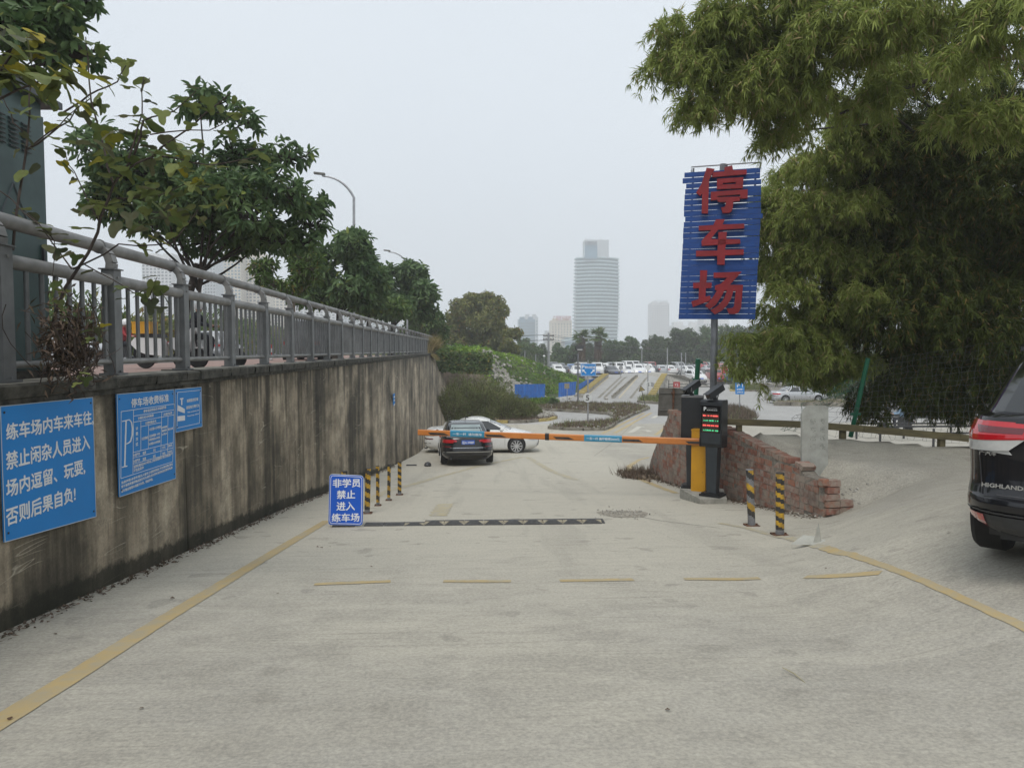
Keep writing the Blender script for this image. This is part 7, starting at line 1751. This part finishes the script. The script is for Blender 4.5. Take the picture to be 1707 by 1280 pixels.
# ------------------------------------------------------------------ litter and debris on the driveway
def on_road(px, py): return Vector(road_xy(px, py))
random.seed(1)
p = on_road(1350, 909); m = MB()
m.prism([p + Vector(v) for v in ((-.22, 0, .015), (.02, -.03, .015), (.10, .02, .09), (-.05, .06, .10))], (0, .01, .012)); m.prism([p + Vector(v) for v in ((.03, -.02, .02), (.14, .0, .02), (.11, .02, .27), (.09, .02, .2))], (.01, .01, 0)); m.prism([p + Vector(v) for v in ((-.02, -.05, .012), (.22, -.04, .012), (.20, .05, .05), (.02, .04, .04))], (0, 0, .01))
m.build('torn_packaging', 'slab', label='torn cream packaging scraps lying on the yellow line', cat='litter')
p = on_road(713, 777); m = MB(); m.lathe((p.x, p.y, p.z), [(.10, 0), (.13, .05), (.09, .12), (.03, .15)], 9); m.build('stone', 'dark_metal', label='dark stone lying between the black sedan and the bollards', cat='stone')
p = on_road(686, 776); m = MB(); m.box(p + Vector((0, 0, .02)), (.35, .10, .03)); m.build('flattened_bottle', 'dark_metal', label='flat dark scrap lying by the wall behind the bollards', cat='litter')
LF = []
for v in range(3): me = leaf_mesh(v); me.materials.append(M['dead']); LF.append(me)
simple('dead_leaf', (.10, .06, .035), .9, scale=30); simple('straw', (.40, .36, .24), .8)
for me in LF: me.materials.clear(); me.materials.append(M['dead_leaf'])
for i, (px, py) in enumerate(((528, 912), (535, 913), (548, 911), (290, 997), (78, 1038), (90, 1058), (235, 1183), (465, 990), (1378, 948), (1110, 1184), (620, 946), (12, 1202), (1583, 888), (690, 800))):
    p = on_road(px, py); o = bpy.data.objects.new('fallen_leaf', LF[i % 3]); link(o); o.location = p + Vector((0, 0, .012)); o.rotation_euler = (random.uniform(-.3, .3), random.uniform(-.3, .3), random.uniform(0, 6)); o.scale = (random.uniform(.02, .04),) * 3
    tag(o, 'small dry brown leaf lying on the concrete driveway', 'leaf', 'dry leaves scattered on the driveway')
p = on_road(1326, 1129); m = MB(); m.tube([p + Vector((-.03, .12, .01)), p + Vector((0, .02, .018)), p + Vector((.02, -.09, .01))], [.003, .005, .002], 5); m.build('straw', 'straw', label='short pale straw lying on the open concrete', cat='straw')
n_ = 1600; yy = rng.uniform(4.5, 24, n_); X = np.array([xbase(y) for y in yy]) + np.abs(rng.normal(size=n_)) * .07 + .03
blades('wall_foot_litter', np.column_stack([X, yy, zground(X, yy) + .015]), rng.normal(size=(n_, 3)) * np.array([1, 1, .25]), .05, .02, 'dead', None, 'lance', kind='stuff')
n_ = 1500; yy = rng.uniform(11.2, 20.5, n_); X = np.array([interp(y, WLY, WLX) for y in yy]) - .08 - np.abs(rng.normal(size=n_)) * .12
blades('wall_foot_litter', np.column_stack([X, yy, zroad(yy) + .015]), rng.normal(size=(n_, 3)) * np.array([1, 1, .25]), .06, .02, 'dead', None, 'lance', kind='stuff')
pp = np.column_stack([rng.normal(4.6, .28, 260), rng.normal(19.8, .5, 260)]); stones('rubble', pp[:110], .03, .11, 'soil', lambda x, y: float(zroad(y)) + .05)
pp = np.column_stack([rng.uniform(4.2, 4.95, 120), rng.uniform(19.2, 20.8, 120)]); weeds('dry_weeds', pp, .35, 10, 'dead', .02, base=lambda X, Y: zroad(Y))
p = on_road(1040, 857); pp = np.column_stack([rng.normal(p.x, .22, 160), rng.normal(p.y, .3, 160)]); stones('gravel', pp, .008, .035, 'stone_rubble', lambda x, y: gz2(x, y) + .012)
pp = np.column_stack([rng.normal(5.9, .25, 150), rng.normal(11.45, .12, 150)]); stones('gravel', pp, .01, .05, 'stone_rubble', lambda x, y: gz2(x, y))
# ------------------------------------------------------------------ distant buildings
simple('tower_glass', (.05, .12, .14), .15, scale=.05, var=.25, stretch=(3, 3, 12)); simple('tower_band', (.40, .50, .51), .5, scale=.2, var=.05); simple('tower_wall', (.42, .45, .46), .6, scale=.3, var=.05)
simple('cream_wall', (.55, .49, .38), .7, scale=.3, var=.05); simple('white_wall', (.58, .58, .57), .7, scale=.3, var=.05); simple('pane_dark', (.09, .11, .13), .2, scale=.5, var=.3); simple('blue_glass', (.10, .20, .27), .15, scale=.1, var=.15); simple('far_red', (.35, .08, .07), .7)
YT_ = 640.0
def tx(px, Y=YT_): return at_hy(px, Y, 0).x
def tz(py, Y=YT_, px=990): return at_y(px, py, Y).z
tw = empty('glass_tower', (tx(994), YT_, LOT), label='tall curved glass tower with pale floor bands and a block on its roof', cat='tower')
cx, hw = tx(994.5), (tx(1030.5) - tx(958.5)) / 2; zt = tz(431); zb_ = tz(590); NFL = 27; fh = (zt - zb_) / NFL
def tower_ring(z, grow=0.0):
    t = (z - zb_) / (zt - zb_); xl = tx(957.0 + 4.0 * t) - grow; xr_ = tx(1028 + 3 * math.sin(t * 2.6)) + grow; d = 24 + grow; P = []
    P.append((xl, YT_ + 10)); 
    for k in range(15):
        u = k / 14; P.append((xl + (xr_ - xl) * u, YT_ - 4 - d * .55 * math.sin(math.pi * (u * .85 + .12)) ** .8 + 8))
    P.append((xr_, YT_ + 12)); return [(x, y, z) for x, y in P]
m = MB(); rings = [tower_ring(zb_ + fh * k) for k in range(NFL + 1)]
for a, c in zip(rings[:-1], rings[1:]):
    for j in range(len(a)): m.quad(a[j], a[(j + 1) % len(a)], c[(j + 1) % len(a)], c[j])
m.quad(*rings[-1]); m.build('glass_body', 'tower_glass', tw)
for k in range(NFL + 1):
    z = zb_ + fh * k; r1 = tower_ring(z, 1.3); m = MB(); m.prism([Vector((x, y, z - .55)) for x, y, _ in r1], (0, 0, 1.1)); m.build('floor_band', 'tower_band', tw)
m = MB(); m.box(((tx(972) + tx(1011)) / 2, YT_ - 1, (tz(431) + tz(403)) / 2), (tx(1011) - tx(972), 14, tz(403) - tz(433))); m.build('roof_block', 'tower_wall', tw)
m = MB(); m.box(((tx(971) + tx(991)) / 2, YT_ - 9, (tz(433) + tz(414)) / 2), (tx(991) - tx(971), 6, tz(414) - tz(436))); m.build('roof_glass', 'blue_glass', tw)
for k, ch in enumerate('绿都城'): text(ch, 4.6, (tx(971 + k * 6.3), YT_ - 8.3, tz(412)), (1, 0, 0), (0, 0, 1), 'pane_dark', tw, bold=.03, ext=.1)
m = MB(); [m.tube([(tx(x_), YT_, tz(403)), (tx(x_), YT_, tz(396))], .2, 4) for x_ in (975, 982, 1000)]; m.build('aerial', 'tower_wall', tw, kind='stuff')
# ground floor canopy left of the tower
m = MB(); m.prism([(tx(930), 600, tz(567, 600)), (tx(950), 600, tz(561, 600)), (tx(962), 600, tz(559, 600)), (tx(962), 600, tz(564, 600)), (tx(932), 600, tz(568.5, 600))], (0, 20, 0)); pod = empty('tower_podium', (tx(945), 600, LOT), label='low wing with a sweeping pale roof at the foot of the glass tower', cat='building'); m.build('roof', 'tower_band', pod)
m = MB(); m.box(((tx(933) + tx(960)) / 2, 610, tz(580, 600)), (tx(960) - tx(933), 18, 18)); m.build('glass_wall', 'blue_glass', pod)
def block(name, label, x0, x1, top, Y, wall_, win, nx_, nf_, d=20, side=.0, gap=.5, base=-3, strips=False):
    X0, X1, Z = tx(x0, Y), tx(x1, Y), at_y((x0 + x1) / 2, top, Y).z; rt = empty(name, ((X0 + X1) / 2, Y, base), label=label, cat='building')
    m = MB(); m.box(((X0 + X1) / 2, Y + d / 2, (Z + base) / 2), (X1 - X0, d, Z - base)); m.build('wall', wall_, rt)
    m = MB(); w = (X1 - X0) / nx_; h = (Z - base) / nf_
    for i in range(nx_):
        for j in range(nf_):
            if j > nf_ - 2: continue
            m.box((X0 + w * (i + .5), Y - .06, base + h * (j + .55)), (w * gap, .2, h * (.92 if strips else .5)))
            if strips and i % 2 == 0: pass
    m.build('window', win, rt, kind='stuff')
    m = MB()
    for i in range(2): m.box((X0 + (X1 - X0) * (.25 + .5 * i), Y + d / 2, Z + h * .4), ((X1 - X0) * .28, d * .5, h * .9))
    m.build('roof_house', wall_, rt); return rt, X0, X1, Z, h
block('office_building', 'low blue glass office block far left of the tower', 864, 892, 532, 700, 'blue_glass', 'tower_glass', 8, 12, gap=.8)
block('office_building', 'paler block just behind the blue glass office block', 874, 897, 528, 760, 'tower_wall', 'blue_glass', 5, 12)
rt, X0, X1, Z, h = block('hospital_building', 'cream building with faint red lettering on its roof', 919, 953, 534, 620, 'cream_wall', 'pane_dark', 7, 13, gap=.35)
text('广西医科医院', 4.2, (X0 + 1, 618, Z + .3), (1, 0, 0), (0, 0, 1), 'far_red', rt, bold=.03, ext=.1, width=(X1 - X0) - 2)
block('office_building', 'small grey block between the cream building and the trees', 909, 919, 556, 640, 'tower_wall', 'pane_dark', 4, 6)
rt, X0, X1, Z, h = block('white_tower', 'white high rise with rows of small windows between tower and sign', 1086, 1115, 505, 800, 'white_wall', 'pane_dark', 8, 22, gap=.4)
text('锦江宾馆大厦', 4.0, (X0 + 2, 798, Z + .3), (1, 0, 0), (0, 0, 1), 'tower_wall', rt, ext=.1, width=(X1 - X0) - 4)
block('pale_block', 'long pale low block right of the white high rise', 1118, 1175, 543, 820, 'white_wall', 'pane_dark', 12, 6, gap=.4)
block('pale_block', 'pale block with window grid just below the parking sign', 1172, 1215, 531, 700, 'white_wall', 'pane_dark', 10, 8, gap=.5)
for (x0, x1, top, Y, w_, nx_, nf_, lb) in ((376, 404, 422, 420, 'cream_wall', 5, 32, 'cream residential tower left of the pair with roof pavilions'), (404, 442, 423, 430, 'cream_wall', 6, 32, 'cream residential tower right of the pair with roof pavilions'), (343, 362, 430, 520, 'tower_wall', 4, 30, 'slim blue grey residential tower'), (318, 345, 440, 560, 'white_wall', 5, 30, 'pale residential tower behind the tree trunk'), (240, 290, 425, 480, 'white_wall', 8, 32, 'wide pale tower behind the sapling'), (270, 318, 462, 600, 'tower_wall', 6, 26, 'lower grey tower between the pale ones'), (356, 376, 448, 580, 'white_wall', 4, 28, 'narrow white tower beside the cream pair'), (442, 480, 470, 520, 'cream_wall', 6, 24, 'shorter cream tower behind the light green tree'), (480, 560, 500, 600, 'white_wall', 12, 20, 'wide distant white housing block behind the street trees'), (560, 640, 512, 640, 'tower_wall', 12, 18, 'pale grey housing block behind the far street trees'), (640, 700, 535, 700, 'white_wall', 9, 12, 'low distant white block behind the last street tree')):
    block('residential_tower', lb, x0, x1, top, Y, w_, 'blue_glass' if nx_ % 2 else 'pane_dark', nx_, nf_, gap=.55)
# ------------------------------------------------------------------ haze
b = MB(); b.box((0, 500, 90), (1900, 1160, 190)); me = b.mesh('haze', [])if False else None
hz = MB(); hz.box((0, 440, (LOT - 1.2 + 170) / 2), (1500, 1060, 170 - (LOT - 1.2)))
t = NT('haze_air'); t.n.remove(t.b); pv = t.n.new('ShaderNodeVolumePrincipled'); pv.inputs['Color'].default_value = (.97, .985, 1.0, 1); pv.inputs['Density'].default_value = .0012; pv.inputs['Anisotropy'].default_value = .3; t.l.new(pv.outputs[0], t.out.inputs['Volume']); M['haze_air'] = t.m
o = hz.build('haze', 'haze_air', kind='stuff');
